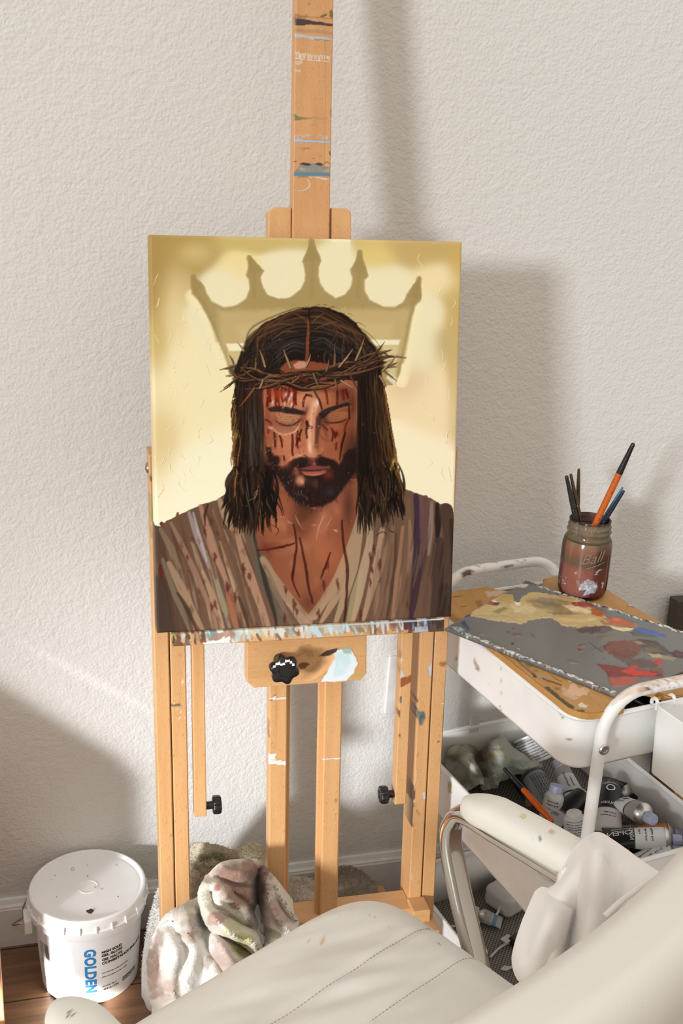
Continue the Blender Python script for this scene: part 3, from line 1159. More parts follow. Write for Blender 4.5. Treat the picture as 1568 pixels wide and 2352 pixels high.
    # left folds: start at the shoulder, run down and to the right
    for i in range(150):
        t = rs.rand()
        sx = 85 + t * 330
        sy = 250 - t * 170 + rs.uniform(0, 40)
        ex = sx + 60 + t * 170 + rs.uniform(-20, 20)
        k = rs.uniform(0, .75)
        l = rs.uniform(.2, .5)
        f = lambda q: (sx + (ex - sx) * q + 10 * math.sin(q * 3), sy + (720 - sy) * q)
        c = np.array(tones[rs.randint(7)], float) * (1.1 if t > .25 else .85)
        p.stroke(c2([f(k), f(k + l * .5), f(min(k + l, 1.05))]), rs.uniform(3, 9), tuple(np.minimum(c, 250)), .5, soft=3, taper=(.4, .3))
    F = lambda L, w, c, o=.85, s=2.5, tp=(.5, .4): p.stroke(c2(L), w / 2.063, c, o, soft=s, taper=tp)
    F([(80, 260), (110, 380), (150, 520), (215, 725)], 60, (78, 58, 48), .8, 8, (1, 1))
    F([(85, 500), (110, 620), (140, 740)], 90, (62, 48, 42), .85, 10, (1, 1))
    F([(100, 240), (150, 330), (190, 420)], 34, (126, 106, 86), .8)
    F([(110, 380), (150, 500), (200, 620), (240, 725)], 30, (120, 104, 84), .8)
    F([(150, 230), (170, 300), (220, 370), (280, 480)], 20, (90, 62, 52), .8)
    F([(140, 400), (180, 480), (240, 600), (300, 715)], 44, (156, 128, 102), .85)
    F([(180, 540), (230, 620), (270, 715)], 22, (64, 42, 34), .85)
    F([(150, 210), (210, 330), (290, 500), (350, 640), (370, 720)], 30, (146, 112, 92), .8)
    F([(190, 190), (230, 290), (260, 380), (330, 560)], 18, (104, 72, 58), .8)
    F([(235, 160), (265, 250), (300, 340), (330, 420)], 30, (150, 134, 132), .9)
    F([(255, 160), (290, 290), (320, 390)], 14, (176, 164, 170), .8)
    F([(300, 440), (340, 540), (375, 640), (400, 715)], 30, (166, 136, 110), .85)
    F([(290, 130), (320, 230), (350, 330), (395, 440), (430, 540)], 36, (166, 124, 104), .85)
    F([(325, 120), (310, 170), (312, 220)], 14, (62, 26, 20), .9)
    F([(350, 110), (380, 240), (420, 370), (450, 470)], 22, (112, 82, 62), .85)
    F([(380, 100), (410, 180), (440, 240)], 40, (168, 140, 110), .85)
    F([(365, 480), (400, 600), (430, 715)], 26, (140, 132, 108), .85)
    F([(425, 250), (440, 350), (470, 460), (500, 580), (540, 700)], 26, (96, 74, 60), .85)
    F([(460, 240), (490, 360), (530, 480), (575, 600), (610, 700)], 44, (164, 128, 104), .9)
    F([(420, 520), (440, 620), (460, 710)], 44, (150, 96, 66), .8)
    F([(470, 560), (500, 640), (520, 710)], 24, (66, 46, 40), .8)
    F([(525, 250), (560, 370), (590, 480), (640, 600), (690, 690)], 50, (92, 84, 72), .9)
    F([(545, 280), (570, 380), (600, 500), (640, 640), (650, 700)], 24, (48, 42, 38), .9)
    F([(585, 380), (640, 470), (710, 560), (790, 680)], 60, (158, 130, 106), .95, 3, (.5, 1))
    F([(600, 420), (640, 520), (720, 690)], 30, (122, 104, 88), .8)
    F([(660, 620), (700, 660), (740, 690)], 30, (110, 88, 74), .7)
    F([(700, 590), (760, 640), (810, 690)], 26, (166, 136, 110), .9)
    # right side
    F([(1030, 180), (1000, 280), (960, 400), (900, 520), (820, 640)], 60, (170, 140, 112), .95, 3, (.6, 1))
    F([(980, 450), (930, 560), (860, 680)], 40, (164, 134, 104), .95)
    F([(1060, 120), (1040, 260), (1010, 420), (970, 560), (930, 680)], 50, (166, 140, 112), .9)
    F([(1050, 440), (1020, 560), (990, 680)], 44, (150, 138, 104), .9)
    F([(1090, 200), (1090, 300), (1060, 440), (1040, 560), (1010, 680)], 44, (174, 148, 120), .9)
    F([(1150, 240), (1130, 380), (1100, 520), (1060, 670)], 44, (168, 136, 110), .9)
    F([(1200, 230), (1190, 380), (1160, 520), (1120, 670)], 44, (120, 90, 72), .9)
    F([(1215, 260), (1210, 420), (1190, 560), (1170, 670)], 20, (76, 54, 44), .85)
    F([(1250, 230), (1240, 380), (1220, 520), (1200, 665)], 40, (146, 110, 86), .9)
    F([(1275, 100), (1270, 260), (1260, 420), (1240, 660)], 44, (112, 84, 68), .9)
    F([(1280, 200), (1285, 330), (1270, 460)], 26, (140, 108, 86), .8)
    F([(1310, 80), (1320, 200), (1320, 380), (1300, 560), (1285, 660)], 50, (62, 40, 58), .95)
    F([(1330, 90), (1335, 260), (1330, 420)], 18, (98, 72, 84), .8)
    F([(1355, 90), (1360, 240), (1360, 420), (1350, 660)], 46, (98, 70, 62), .9)
    F([(1385, 110), (1380, 240), (1370, 360)], 24, (140, 116, 112), .85)
    F([(1410, 120), (1415, 200), (1410, 300)], 34, (34, 28, 26), .95)
    F([(1420, 300), (1410, 440), (1400, 660)], 50, (66, 50, 46), .9, 6, (1, 1))
    F([(1450, 150), (1470, 300), (1460, 480), (1440, 660)], 60, (74, 54, 46), .9, 6, (1, 1))
    F([(1480, 200), (1485, 400), (1475, 650)], 24, (52, 38, 36), .9, 6, (1, 1))
    F([(1450, 520), (1440, 600), (1430, 660)], 50, (46, 36, 34), .8, 8, (1, 1))
    for _ in range(60):
        x = rs.uniform(1100, 1480)
        y = rs.uniform(180, 520)
        k = np.interp(x, [1100, 1300, 1480], [1, .7, .5])
        c = np.array(tones[rs.randint(7)]) * k
        F([(x, y), (x - 8, y + 70), (x - 24, y + 150)], rs.uniform(6, 16), tuple(c), .45, 3)

    # ---- neck and chest
    chest = c2([(545, 200), (560, 290), (590, 350), (640, 440), (720, 545), (800, 642), (850, 580), (920, 465), (985, 310), (1030, 180), (1040, 0), (620, 0), (600, 120)])
    p.poly(chest, (136, 78, 54), 2.5, 1)
    B = lambda x, y, rx, ry, c, o=.6, an=0, s=1: p.blob(320 + x / 2.063, 1100 + y / 2.063, rx / 2.063, ry / 2.063, c, o, an, s)
    B(790, 110, 110, 70, (62, 34, 28), .95)
    B(770, 190, 60, 110, (84, 46, 34), .8)
    B(690, 120, 50, 90, (160, 90, 62), .7)
    B(650, 200, 40, 60, (176, 104, 74), .7)
    B(930, 130, 60, 90, (150, 88, 66), .7, .3)
    B(860, 230, 40, 90, (168, 104, 78), .8, .4)
    B(990, 130, 30, 110, (74, 42, 34), .8)
    B(720, 320, 110, 40, (176, 112, 82), .7)
    B(640, 320, 60, 30, (120, 62, 44), .6)
    B(880, 360, 80, 90, (176, 104, 70), .6)
    B(760, 470, 80, 90, (142, 88, 62), .7)
    B(850, 520, 40, 70, (128, 74, 52), .7, .5)
    B(800, 590, 40, 50, (96, 58, 42), .8)
    B(600, 330, 20, 50, (88, 46, 36), .7, -.5)
    for L, w in ([[(668, 178), (690, 182)], 8], [[(700, 200), (722, 212)], 8], [[(738, 172), (752, 204), (772, 238)], 5], [[(862, 190), (872, 178), (850, 230), (838, 290)], 7], [[(920, 240), (940, 250)], 14], [[(815, 220), (842, 218)], 5], [[(912, 180), (880, 240)], 4]):
        p.stroke(c2(L), w / 2.063, (206, 156, 132), .6, soft=2, taper=(.3, .2))
    for _ in range(50):
        x, y = rs.uniform(600, 1000), rs.uniform(60, 520)
        if abs(x - 800) < (640 - y) * .4:
            B(x, y, rs.uniform(8, 22), rs.uniform(10, 40), [(182, 114, 82), (132, 72, 50), (160, 86, 58)][rs.randint(3)], .3, rs.uniform(-.5, .5))

    # ---- hair mass
    hair = z3([(800, 76), (900, 88), (1010, 130), (1100, 200), (1180, 300), (1240, 380), (1285, 470), (1300, 600), (1312, 720), (1338, 830), (1362, 950), (1378, 1080), (1396, 1180), (1412, 1290), (1430, 1400), (1450, 1500), (1420, 1580), (1330, 1600), (1210, 1600), (1140, 1560), (1112, 1450), (1110, 1000), (1100, 700), (760, 640), (400, 700), (385, 900), (410, 1050), (430, 1200), (470, 1330), (490, 1500), (480, 1600), (380, 1620), (260, 1600), (190, 1560), (170, 1500), (215, 1400), (200, 1330), (184, 1200), (200, 1050), (188, 850), (196, 700), (186, 560), (230, 440), (290, 330), (400, 210), (540, 140), (680, 92)])
    p.poly(hair, (30, 19, 14), 2.6, 1, rag=2)

    # ---- face
    face = z3([(430, 640), (760, 600), (1110, 640), (1110, 900), (1100, 1080), (1060, 1200), (1000, 1400), (900, 1560), (780, 1600), (680, 1560), (560, 1460), (480, 1300), (425, 1150), (395, 950), (385, 780)])
    p.poly(face, (168, 100, 70), 2.0, 1)
    D = lambda x, y, rx, ry, c, o=.6, an=0, s=1: p.blob(580 + x / 5.6, 880 + y / 5.6, rx / 5.6, ry / 5.6, c, o, an, s)
    K = lambda L, w, c, o=.85, s=.9, tp=(.4, .3): p.stroke(zf(L), w / 5.6, c, o, soft=s, taper=tp)
    G = lambda L, c, s=1.6, o=.9, r=0: p.poly(zf(L), c, s, o, rag=r)
    # broad planes
    D(420, 180, 260, 150, (208, 122, 82), .85)
    D(700, 220, 160, 170, (212, 146, 110), .75)
    D(960, 170, 150, 120, (172, 108, 72), .8)
    D(1180, 180, 130, 140, (116, 62, 42), .85)
    D(1290, 300, 50, 240, (70, 36, 26), .85)
    D(420, 760, 260, 200, (196, 122, 88), .9)
    D(520, 900, 160, 120, (188, 116, 86), .8)
    D(230, 760, 90, 200, (146, 80, 58), .7)
    D(1050, 720, 190, 210, (160, 90, 60), .9)
    D(1190, 640, 90, 160, (176, 96, 58), .7)
    D(1290, 760, 80, 240, (62, 32, 26), .85)
    D(980, 880, 120, 90, (142, 82, 58), .7)
    D(1180, 420, 110, 380, (96, 52, 34), .6)
    D(1220, 900, 100, 240, (60, 33, 25), .75)
    D(720, 60, 330, 60, (96, 46, 30), .6)
    D(190, 420, 40, 280, (120, 62, 42), .6)
    # eye sockets
    D(430, 470, 220, 90, (126, 76, 58), .75)
    D(620, 470, 50, 90, (118, 66, 50), .8)
    D(930, 460, 90, 110, (58, 34, 30), .92)
    D(1110, 440, 170, 70, (134, 80, 56), .8)
    # lids
    G([(290, 400), (360, 385), (480, 400), (600, 410), (615, 440), (560, 490), (450, 520), (350, 490)], (176, 118, 84), 5, .9)
    for y in (410, 432, 455, 478):
        K([(310, y - 6), (400, y + 4), (500, y + 8), (590, y - 2)], 9, (206, 148, 108), .6)
        K([(310, y + 6), (400, y + 15), (500, y + 19), (590, y + 8)], 6, (112, 68, 50), .55)
    G([(980, 400), (1080, 370), (1200, 360), (1240, 390), (1190, 460), (1080, 490), (980, 480), (960, 440)], (150, 92, 62), 5, .9)
    for y in (392, 416, 440):
        K([(990, y + 14), (1080, y + 2), (1180, y - 8), (1230, y - 10)], 8, (178, 114, 76), .6)
        K([(990, y + 25), (1080, y + 13), (1180, y + 2)], 6, (92, 54, 38), .55)
    # lashes
    K([(290, 480), (340, 515), (420, 545), (500, 540), (560, 515), (610, 475)], 24, (38, 30, 30), .92, 1.2, (.4, .5))
    for i in range(20):
        t = i / 19
        x = 330 + 250 * t
        y = 522 + 26 * math.sin(math.pi * t * .9)
        K([(x, y), (x - 6 + 10 * t, y + 22)], 6, (30, 24, 26), .8)
    D(490, 535, 22, 10, (104, 108, 112), .6)
    K([(930, 500), (1000, 512), (1080, 508), (1150, 490), (1210, 462)], 24, (34, 26, 26), .92, 1.2, (.4, .5))
    for i in range(16):
        t = i / 15
        x = 950 + 220 * t
        K([(x, 512 - 26 * t), (x + 4 + 8 * t, 534 - 26 * t)], 6, (30, 22, 22), .8)
    # under-eye folds
    D(420, 600, 150, 40, (150, 100, 84), .7)
    K([(270, 600), (350, 650), (440, 660), (540, 630), (600, 560)], 26, (226, 164, 134), .75, 2.5)
    K([(500, 640), (560, 600), (620, 500)], 16, (228, 172, 140), .6, 2)
    D(1060, 560, 120, 30, (146, 90, 64), .6)
    K([(830, 620), (880, 680), (930, 730), (1000, 750)], 40, (120, 70, 52), .7, 4)
    K([(900, 560), (940, 640), (960, 720)], 44, (92, 54, 42), .6, 5)
    # brows
    G([(190, 330), (240, 305), (330, 292), (430, 305), (520, 318), (620, 345), (690, 370), (690, 400), (640, 412), (540, 400), (420, 385), (320, 368), (230, 372)], (36, 29, 30), 2.4, .97, 1)
    for i in range(46):
        t = rs.rand()
        x = 200 + t * 450
        y = 345 + 40 * t + rs.uniform(-26, 22)
        K([(x, y), (x + 22, y - 14 + 20 * t), (x + 46, y - 4 + 22 * t)], 6, [(22, 18, 20), (64, 54, 54), (40, 30, 28)][rs.randint(3)], .8)
    G([(850, 390), (900, 350), (980, 312), (1100, 282), (1230, 246), (1270, 262), (1230, 300), (1100, 335), (990, 380), (910, 450), (855, 470)], (32, 25, 26), 2.4, .97, 1)
    for i in range(40):
        t = rs.rand()
        x = 870 + t * 360
        y = 400 - 135 * t + rs.uniform(-22, 26)
        K([(x, y), (x + 24, y - 20), (x + 50, y - 28)], 6, [(20, 16, 18), (62, 52, 50), (40, 30, 26)][rs.randint(3)], .8)
    K([(1000, 380), (1110, 335), (1230, 305), (1280, 320)], 20, (168, 94, 56), .7, 2)
    # brow ridge, bridge
    D(690, 350, 30, 70, (96, 62, 48), .75, .2)
    G([(735, 330), (770, 250), (800, 200), (850, 230), (850, 300), (830, 360), (815, 430), (800, 560), (800, 700), (790, 800), (700, 840), (690, 700), (690, 560), (700, 430)], (212, 148, 112), 5, .85)
    K([(770, 330), (755, 420), (745, 500), (740, 600), (735, 700), (728, 790), (715, 850)], 34, (232, 178, 142), .7, 4, (.6, .8))
    D(800, 280, 40, 60, (232, 182, 160), .75)
    D(835, 250, 14, 40, (250, 226, 214), .8)
    K([(845, 290), (835, 340), (820, 380)], 30, (196, 120, 86), .7, 2)
    G([(815, 430), (862, 420), (880, 520), (860, 640), (850, 760), (830, 840), (800, 830), (800, 700), (806, 560)], (88, 50, 40), 5, .9)
    D(860, 500, 26, 80, (58, 34, 32), .8)
    # nose tip and wings
    D(765, 890, 100, 76, (206, 136, 100), .95, 0, .8)
    D(738, 840, 22, 60, (250, 214, 180), .75)
    D(640, 860, 60, 56, (188, 112, 84), .9)
    D(620, 890, 22, 26, (206, 128, 104), .8)
    D(868, 860, 48, 60, (166, 96, 68), .9)
    D(890, 850, 22, 30, (186, 112, 84), .8)
    D(830, 820, 30, 50, (110, 64, 48), .7)
    K([(600, 890), (630, 920), (680, 935), (720, 960), (775, 972), (830, 955), (870, 925), (905, 905)], 16, (66, 34, 30), .9, 1.4)
    D(660, 925, 26, 12, (60, 30, 28), .8)
    D(850, 930, 26, 12, (50, 26, 24), .8)
    K([(620, 800), (600, 850), (610, 900)], 10, (126, 72, 54), .7, 1.6)
    K([(560, 920), (500, 960), (440, 1010)], 26, (226, 150, 116), .6, 3)
    D(600, 940, 60, 22, (236, 176, 144), .7, -.4)
    # beard
    beard = zf([(170, 820), (230, 830), (270, 930), (340, 940), (360, 1000), (330, 1060), (390, 1080), (450, 1030), (520, 985), (600, 950), (690, 955), (780, 1000), (880, 935), (960, 960), (1050, 985), (1110, 1040), (1150, 1000), (1170, 920), (1240, 850), (1330, 840), (1330, 1100), (1240, 1250), (1160, 1370), (1060, 1500), (900, 1590), (740, 1605), (600, 1560), (480, 1460), (400, 1350), (320, 1210), (230, 1140), (190, 950)])
    p.poly(beard, (34, 21, 20), 7, .97)
    p.poly(beard, (30, 18, 18), 2, .55, rag=3, rscale=5)
    D(420, 1020, 60, 60, (172, 104, 76), .5)
    # mouth
    G([(600, 1100), (680, 1085), (770, 1060), (830, 1058), (900, 1076), (990, 1060), (1000, 1100), (900, 1125), (760, 1130), (660, 1125)], (122, 66, 62), 3, .95, 1)
    D(760, 1020, 40, 44, (118, 60, 60), .7)
    D(790, 1040, 20, 24, (190, 110, 86), .7)
    K([(590, 1095), (660, 1110), (760, 1125), (860, 1118), (940, 1105), (1000, 1080)], 15, (40, 18, 20), .95, 1.4)
    G([(620, 1135), (720, 1140), (850, 1135), (950, 1118), (940, 1155), (860, 1185), (760, 1195), (680, 1180)], (166, 92, 74), 3, .95, 1)
    K([(650, 1165), (740, 1180), (840, 1176), (910, 1150)], 13, (206, 128, 100), .75, 1.6)
    K([(670, 1198), (770, 1206), (880, 1190)], 16, (44, 24, 24), .8, 2)
    D(560, 1150, 40, 40, (150, 88, 62), .8)
    D(555, 1100, 18, 16, (200, 110, 70), .7)
    D(610, 1250, 52, 58, (206, 134, 98), .92, .2, .8)
    D(640, 1270, 18, 30, (236, 172, 136), .6)
    D(970, 1170, 60, 60, (108, 44, 34), .8)
    D(730, 1270, 40, 60, (66, 44, 32), .6)
    D(810, 1300, 26, 50, (110, 66, 46), .6)
    for i in range(520):
        x, y = rs.uniform(200, 1320), rs.uniform(860, 1600)
        q = (580 + x / 5.6, 880 + y / 5.6)
        inside = False
        for (x1, y1), (x2, y2) in zip(beard, beard[1:] + beard[:1]):
            if (q[1] < y1) != (q[1] < y2) and q[0] < (x2 - x1) * (q[1] - y1) / (y2 - y1) + x1:
                inside = not inside
        if not inside or (590 < x < 1010 and 1050 < y < 1210) or (550 < x < 670 and 1190 < y < 1310):
            continue
        dx = (x - 760) * .08 + rs.uniform(-18, 18)
        lit = (x < 640 and y > 1000)
        c = [(58, 38, 35), (24, 15, 15), (74, 54, 50), (44, 28, 26), (20, 12, 13)][rs.randint(5)]
        if lit and rs.rand() < .3:
            c = (104, 80, 74)
        if x > 900:
            c = tuple(v * .75 for v in c)
        K([(x, y), (x + dx * .5 + rs.uniform(-8, 8), y + 24), (x + dx, y + 50)], rs.uniform(5, 9), c, .7)
    for _ in range(22):
        x, y = rs.uniform(380, 720), rs.uniform(1180, 1560)
        K([(x, y), (x + 14, y + 14), (x + 12, y + 40)], 5, (128, 106, 100), .55)
    for _ in range(160):      # loose hairs across the beard's edge
        q = beard[rs.randint(len(beard))]
        x, y = (q[0] - 580) * 5.6 + rs.uniform(-40, 40), (q[1] - 880) * 5.6 + rs.uniform(-30, 30)
        K([(x, y), (x + (x - 760) * .03, y + 24), (x + (x - 760) * .05, y + 50)], 6, [(34, 20, 18), (52, 32, 28)][rs.randint(2)], .6)
    D(990, 1400, 70, 60, (56, 46, 56), .5)

    # ---- blood
    bl = [(84, 16, 10), (108, 24, 12), (56, 10, 9), (132, 44, 22)]

    def drip(L, w, c=None, o=.9):
        K(L, w * 1.35, c or bl[rs.randint(3)], o, 1.3, (.8, .6))
        e = L[-1]
        D(e[0], e[1], w * .55, w * .8, c or bl[0], .8)

    for x in (195, 225, 300, 330, 380, 420, 470, 520, 560):
        drip([(x, 60), (x + rs.uniform(-14, 14), 150), (x + rs.uniform(-16, 16), 220 + rs.uniform(0, 80))], rs.uniform(20, 34))
    for q in ([(270, 60), (300, 160), (285, 240), (300, 290)], [(560, 70), (540, 190), (530, 270), (515, 310)], [(430, 140), (440, 220), (400, 285)], [(690, 150), (660, 210), (650, 300)], [(690, 150), (760, 165)], [(930, 70), (950, 140), (965, 260)], [(1080, 70), (1090, 150), (1085, 270)], [(1160, 90), (1170, 200)], [(1200, 80), (1230, 190)], [(850, 200), (870, 260), (890, 330)], [(200, 90), (210, 170), (190, 300)]):
        drip(q, 26)
    D(450, 90, 170, 60, (112, 28, 14), .75)
    D(300, 120, 120, 60, (150, 52, 28), .5)
    D(1160, 110, 80, 55, (84, 22, 14), .7)
    D(950, 80, 120, 40, (96, 26, 16), .6)
    D(360, 150, 60, 60, (176, 74, 42), .5)
    for x, y in ((425, 150), (500, 150), (470, 210), (500, 280), (410, 270), (260, 250)):
        D(x, y, 14, 30, (240, 206, 196), .7, .3)
    drip([(690, 500), (700, 560), (690, 620), (700, 700)], 26)
    drip([(700, 490), (710, 530)], 30, (60, 14, 12))
    G([(690, 520), (740, 545), (780, 560), (770, 590), (700, 580)], (70, 18, 14), 2, .9, 1)
    D(740, 570, 16, 10, (226, 200, 200), .7)
    for q in ([(510, 660), (515, 760), (510, 880), (520, 930)], [(580, 620), (570, 720), (580, 830)], [(630, 600), (600, 680), (610, 740)], [(600, 680), (560, 800)], [(275, 640), (290, 720), (290, 820)], [(350, 680), (370, 740), (380, 820)], [(200, 640), (210, 600), (260, 600)], [(170, 470), (220, 500), (240, 540)], [(1010, 580), (1040, 640), (1020, 740)], [(1080, 640), (1060, 700)], [(1250, 440), (1190, 560), (1180, 680), (1140, 820)], [(1190, 640), (1150, 780), (1120, 980)], [(1080, 770), (1070, 850)], [(1240, 300), (1245, 450)], [(400, 940), (410, 990)], [(900, 540), (960, 600)]):
        drip(q, 24)
    D(1070, 650, 40, 40, (64, 16, 14), .85)
    D(210, 540, 60, 70, (146, 62, 40), .6)
    D(240, 580, 40, 20, (236, 190, 176), .6, .5)
    D(290, 690, 30, 50, (88, 34, 32), .6)
    D(1060, 560, 50, 30, (176, 84, 46), .6)
    for _ in range(70):
        x, y = rs.uniform(150, 1250), rs.uniform(80, 950)
        D(x, y, 7, 12, bl[rs.randint(4)], .6)
    for _ in range(26):
        x, y = rs.uniform(160, 850), rs.uniform(120, 950)
        D(x, y, 6, 9, (236, 190, 168), .4)
    for L, w in ([[(730, 215), (745, 300), (735, 400), (725, 480), (760, 560)], 9], [[(760, 280), (785, 400), (800, 500), (820, 590)], 10], [[(960, 200), (970, 330), (985, 430), (980, 560), (970, 690)], 11], [[(905, 350), (880, 420), (860, 470)], 8], [[(560, 340), (640, 330), (700, 315), (735, 305)], 9], [[(730, 430), (725, 480)], 8]):
        p.stroke(c2(L), w * 1.5 / 2.063, (66, 18, 13), .9, soft=1.6, taper=(.6, .5), wob=2)
    B(610, 320, 40, 14, (124, 44, 28), .6, -.3)
    for _ in range(90):
        x, y = rs.uniform(90, 640), rs.uniform(160, 690)
        if 300 < x < 560 or rs.rand() < .35:
            q = [(x, y), (x + rs.uniform(0, 14), y + rs.uniform(15, 50))]
            p.stroke(c2([q[0], (q[0][0] + 3, (q[0][1] + q[1][1]) / 2), q[1]]), rs.uniform(6, 20) / 2.063, [(104, 52, 38), (122, 62, 44), (84, 36, 28)][rs.randint(3)], rs.uniform(.25, .6), soft=4, taper=(.2, .1), wob=3)
    for x, y, w in ((355, 350, 22), (100, 410, 26), (110, 440, 16), (310, 220, 16), (415, 490, 30), (450, 540, 24), (490, 400, 26), (520, 450, 24), (340, 590, 20), (360, 580, 16), (690, 510, 20), (730, 570, 26), (740, 610, 18), (690, 640, 18), (870, 480, 20), (890, 390, 14), (940, 470, 18), (1100, 420, 20), (1140, 380, 22), (1090, 350, 20), (1110, 310, 14), (1090, 470, 14), (1270, 580, 10), (850, 620, 20), (1050, 620, 18), (225, 360, 14)):
        l_ = rs.uniform(22, 56)
        p.stroke(c2([(x, y), (x + rs.uniform(-4, 7), y + l_ * .5), (x + rs.uniform(-6, 10), y + l_)]), w * .8 / 2.063, (84, 32, 25), .8, soft=3, taper=(.4, .1), wob=3)
        p.stroke(c2([(x + 4, y + l_ * .4), (x + rs.uniform(-2, 10), y + l_ * 1.5)]), w * .3 / 2.063, (96, 40, 30), .7, soft=2, taper=(.6, .1))

    # ---- hair strands
    def strand(L, w, c, o=.75, s=.9):
        p.stroke(z3(L), w / 3.2667, c, o, soft=s, taper=(.3, .2))

    for i in range(300):      # crown of the head, fanning from the parting
        t = rs.uniform(0, 1) ** .8
        left = rs.rand() < .52
        y0 = 84 + t * 330
        if left:
            ex = 215 + rs.uniform(0, 350)
            ey = 540 - (ex - 230) * .1 + rs.uniform(-50, 60)
            L = [(742 - t * 4, y0), (630 - t * 30, y0 + 6 + t * 14), ((ex + 540) / 2 - 60, y0 + (ey - y0) * .34), (ex + 20 * (1 - t), y0 + (ey - y0) * .7), (ex - 6, ey)]
        else:
            ex = 860 + rs.uniform(0, 430)
            ey = 510 + rs.uniform(-50, 60)
            L = [(760, y0), (850 + t * 20, y0 + 6), ((ex + 930) / 2 + 40, y0 + (ey - y0) * .32), (ex, y0 + (ey - y0) * .7), (ex + 8, ey)]
        k = t + rs.uniform(-.25, .25)
        c = [(84, 56, 38), (60, 38, 25), (104, 72, 48), (40, 25, 18), (30, 19, 14)][rs.randint(5)] if k < .42 else [(22, 16, 15), (34, 25, 21), (15, 11, 11), (52, 45, 42)][rs.randint(4)]
        strand(L, rs.uniform(6, 22) * (1 if i < 180 else .45), c, .6, 1.6)
    for i in range(40):       # cool lights over the forehead
        left = rs.rand() < .55
        y0 = rs.uniform(330, 440)
        if left:
            strand([(720, y0), (640, y0 - 20), (560, y0 + 20), (500 - rs.uniform(0, 40), y0 + 90)], 5, [(84, 78, 76), (60, 54, 52), (16, 12, 13)][rs.randint(3)], .5)
        else:
            strand([(780, y0), (860, y0 - 20), (930, y0 + 30), (980 + rs.uniform(0, 60), y0 + 90)], 5, [(80, 75, 74), (56, 52, 52), (14, 11, 12)][rs.randint(3)], .5)
    for L in ([(640, 130), (700, 160), (735, 200)], [(440, 240), (540, 210), (640, 220)], [(470, 330), (560, 270), (660, 270)], [(860, 130), (800, 170), (770, 210)], [(960, 190), (880, 210), (790, 250)]):
        strand(L, 9, (122, 88, 58), .6, 2)
    p.stroke(z3([(742, 180), (745, 260), (738, 340), (735, 430), (728, 490)]), 7, (122, 66, 40), .9, soft=2, taper=(.6, .8))
    for _ in range(40):
        y = rs.uniform(200, 480)
        strand([(740, y), (752, y + 10)], 5, [(150, 92, 60), (90, 46, 28)][rs.randint(2)], .7)
    D(560, -40, 150, 60, (190, 100, 72), .0)
    p.poly(z3([(530, 545), (580, 500), (650, 480), (720, 490), (830, 500), (920, 520), (900, 560), (540, 580)]), (150, 78, 56), 4, .75, rag=2)
    p.poly(z3([(630, 520), (670, 490), (730, 495), (720, 540), (650, 545)]), (206, 150, 128), 4, .8, rag=2)
    for i in range(330):      # long locks, left
        t = rs.rand()
        x0 = 215 + t * 190
        y0 = rs.uniform(560, 1250)
        ln = rs.uniform(200, 480)
        w1 = (1 - t) * -14
        xe = x0 + np.interp(y0 + ln, [600, 1100, 1400, 1700], [0, -10 + t * 24, -30 + t * 90, -40 + t * 140]) - np.interp(y0, [600, 1100, 1400, 1700], [0, -10 + t * 24, -30 + t * 90, -40 + t * 140])
        c = [(50, 33, 24), (24, 16, 13), (70, 47, 32), (16, 11, 10), (36, 23, 17)][rs.randint(5)]
        if .45 < t < .95 and 900 < y0 + ln * .5 < 1300 and rs.rand() < .35:
            c = (76, 68, 63)
        strand([(x0, y0), (x0 + w1 + rs.uniform(-8, 8), y0 + ln * .35), ((x0 + xe) / 2 + rs.uniform(-12, 12), y0 + ln * .65), (xe, y0 + ln)], rs.uniform(6, 24) * (1 if i < 200 else .4), c, .6, 1.8)
    for i in range(330):      # long locks, right
        t = rs.rand()
        x0 = 1115 + t * 190
        y0 = rs.uniform(560, 1300)
        ln = rs.uniform(200, 460)
        g = lambda y: np.interp(y, [600, 1000, 1300, 1500, 1750], [0, t * 60, t * 110, t * 150, t * 140])
        c = [(48, 30, 21), (22, 14, 11), (72, 48, 29), (15, 10, 9), (40, 24, 16)][rs.randint(5)]
        if t > .6 and rs.rand() < .3:
            c = (98, 68, 36)
        if t < .3:
            c = tuple(v * .6 for v in c)
        xx = x0 + g(y0)
        xe = x0 + g(y0 + ln)
        strand([(xx, y0), (xx + rs.uniform(-6, 10), y0 + ln * .35), ((xx + xe) / 2 + rs.uniform(-10, 10), y0 + ln * .65), (xe, y0 + ln)], rs.uniform(6, 24) * (1 if i < 200 else .4), c, .6, 1.8)
    for L in ([(190, 1000), (200, 1080), (180, 1180), (205, 1280)], [(215, 1000), (235, 1100), (215, 1240), (225, 1360)], [(170, 1210), (205, 1300), (200, 1420)], [(170, 800), (200, 900), (185, 980)]):
        strand(L, 8, (140, 92, 44), .8)
    for L in ([(1320, 760), (1345, 900), (1365, 1040)], [(1350, 900), (1385, 1080), (1400, 1200)], [(1370, 1220), (1400, 1330), (1440, 1420)], [(1300, 1240), (1350, 1330), (1400, 1440)]):
        strand(L, 8, (150, 108, 56), .75)
    for x, y in ((195, 1330), (205, 1380), (1385, 1245), (1410, 1300), (1365, 1300), (200, 1050)):
        q = z3([(x, y)])[0]
        p.blob(q[0], q[1], 3, 7, (214, 178, 90), .7, .2)
    # locks that fall apart over the shoulders
    def lock(x0, y0, x1, y1, sway, w, c):
        L = [(x0 + (x1 - x0) * q + sway * math.sin(q * 5.2), y0 + (y1 - y0) * q) for q in (0, .2, .4, .6, .8, 1)]
        strand(L, w, c, .92, 1.6)
        if rs.rand() < .55:
            strand([(a - w * .18, b_) for a, b_ in L[1:5]], w * .22, [(82, 58, 40), (64, 44, 31), (96, 84, 74), (118, 88, 58)][rs.randint(4)], .6, 1.2)
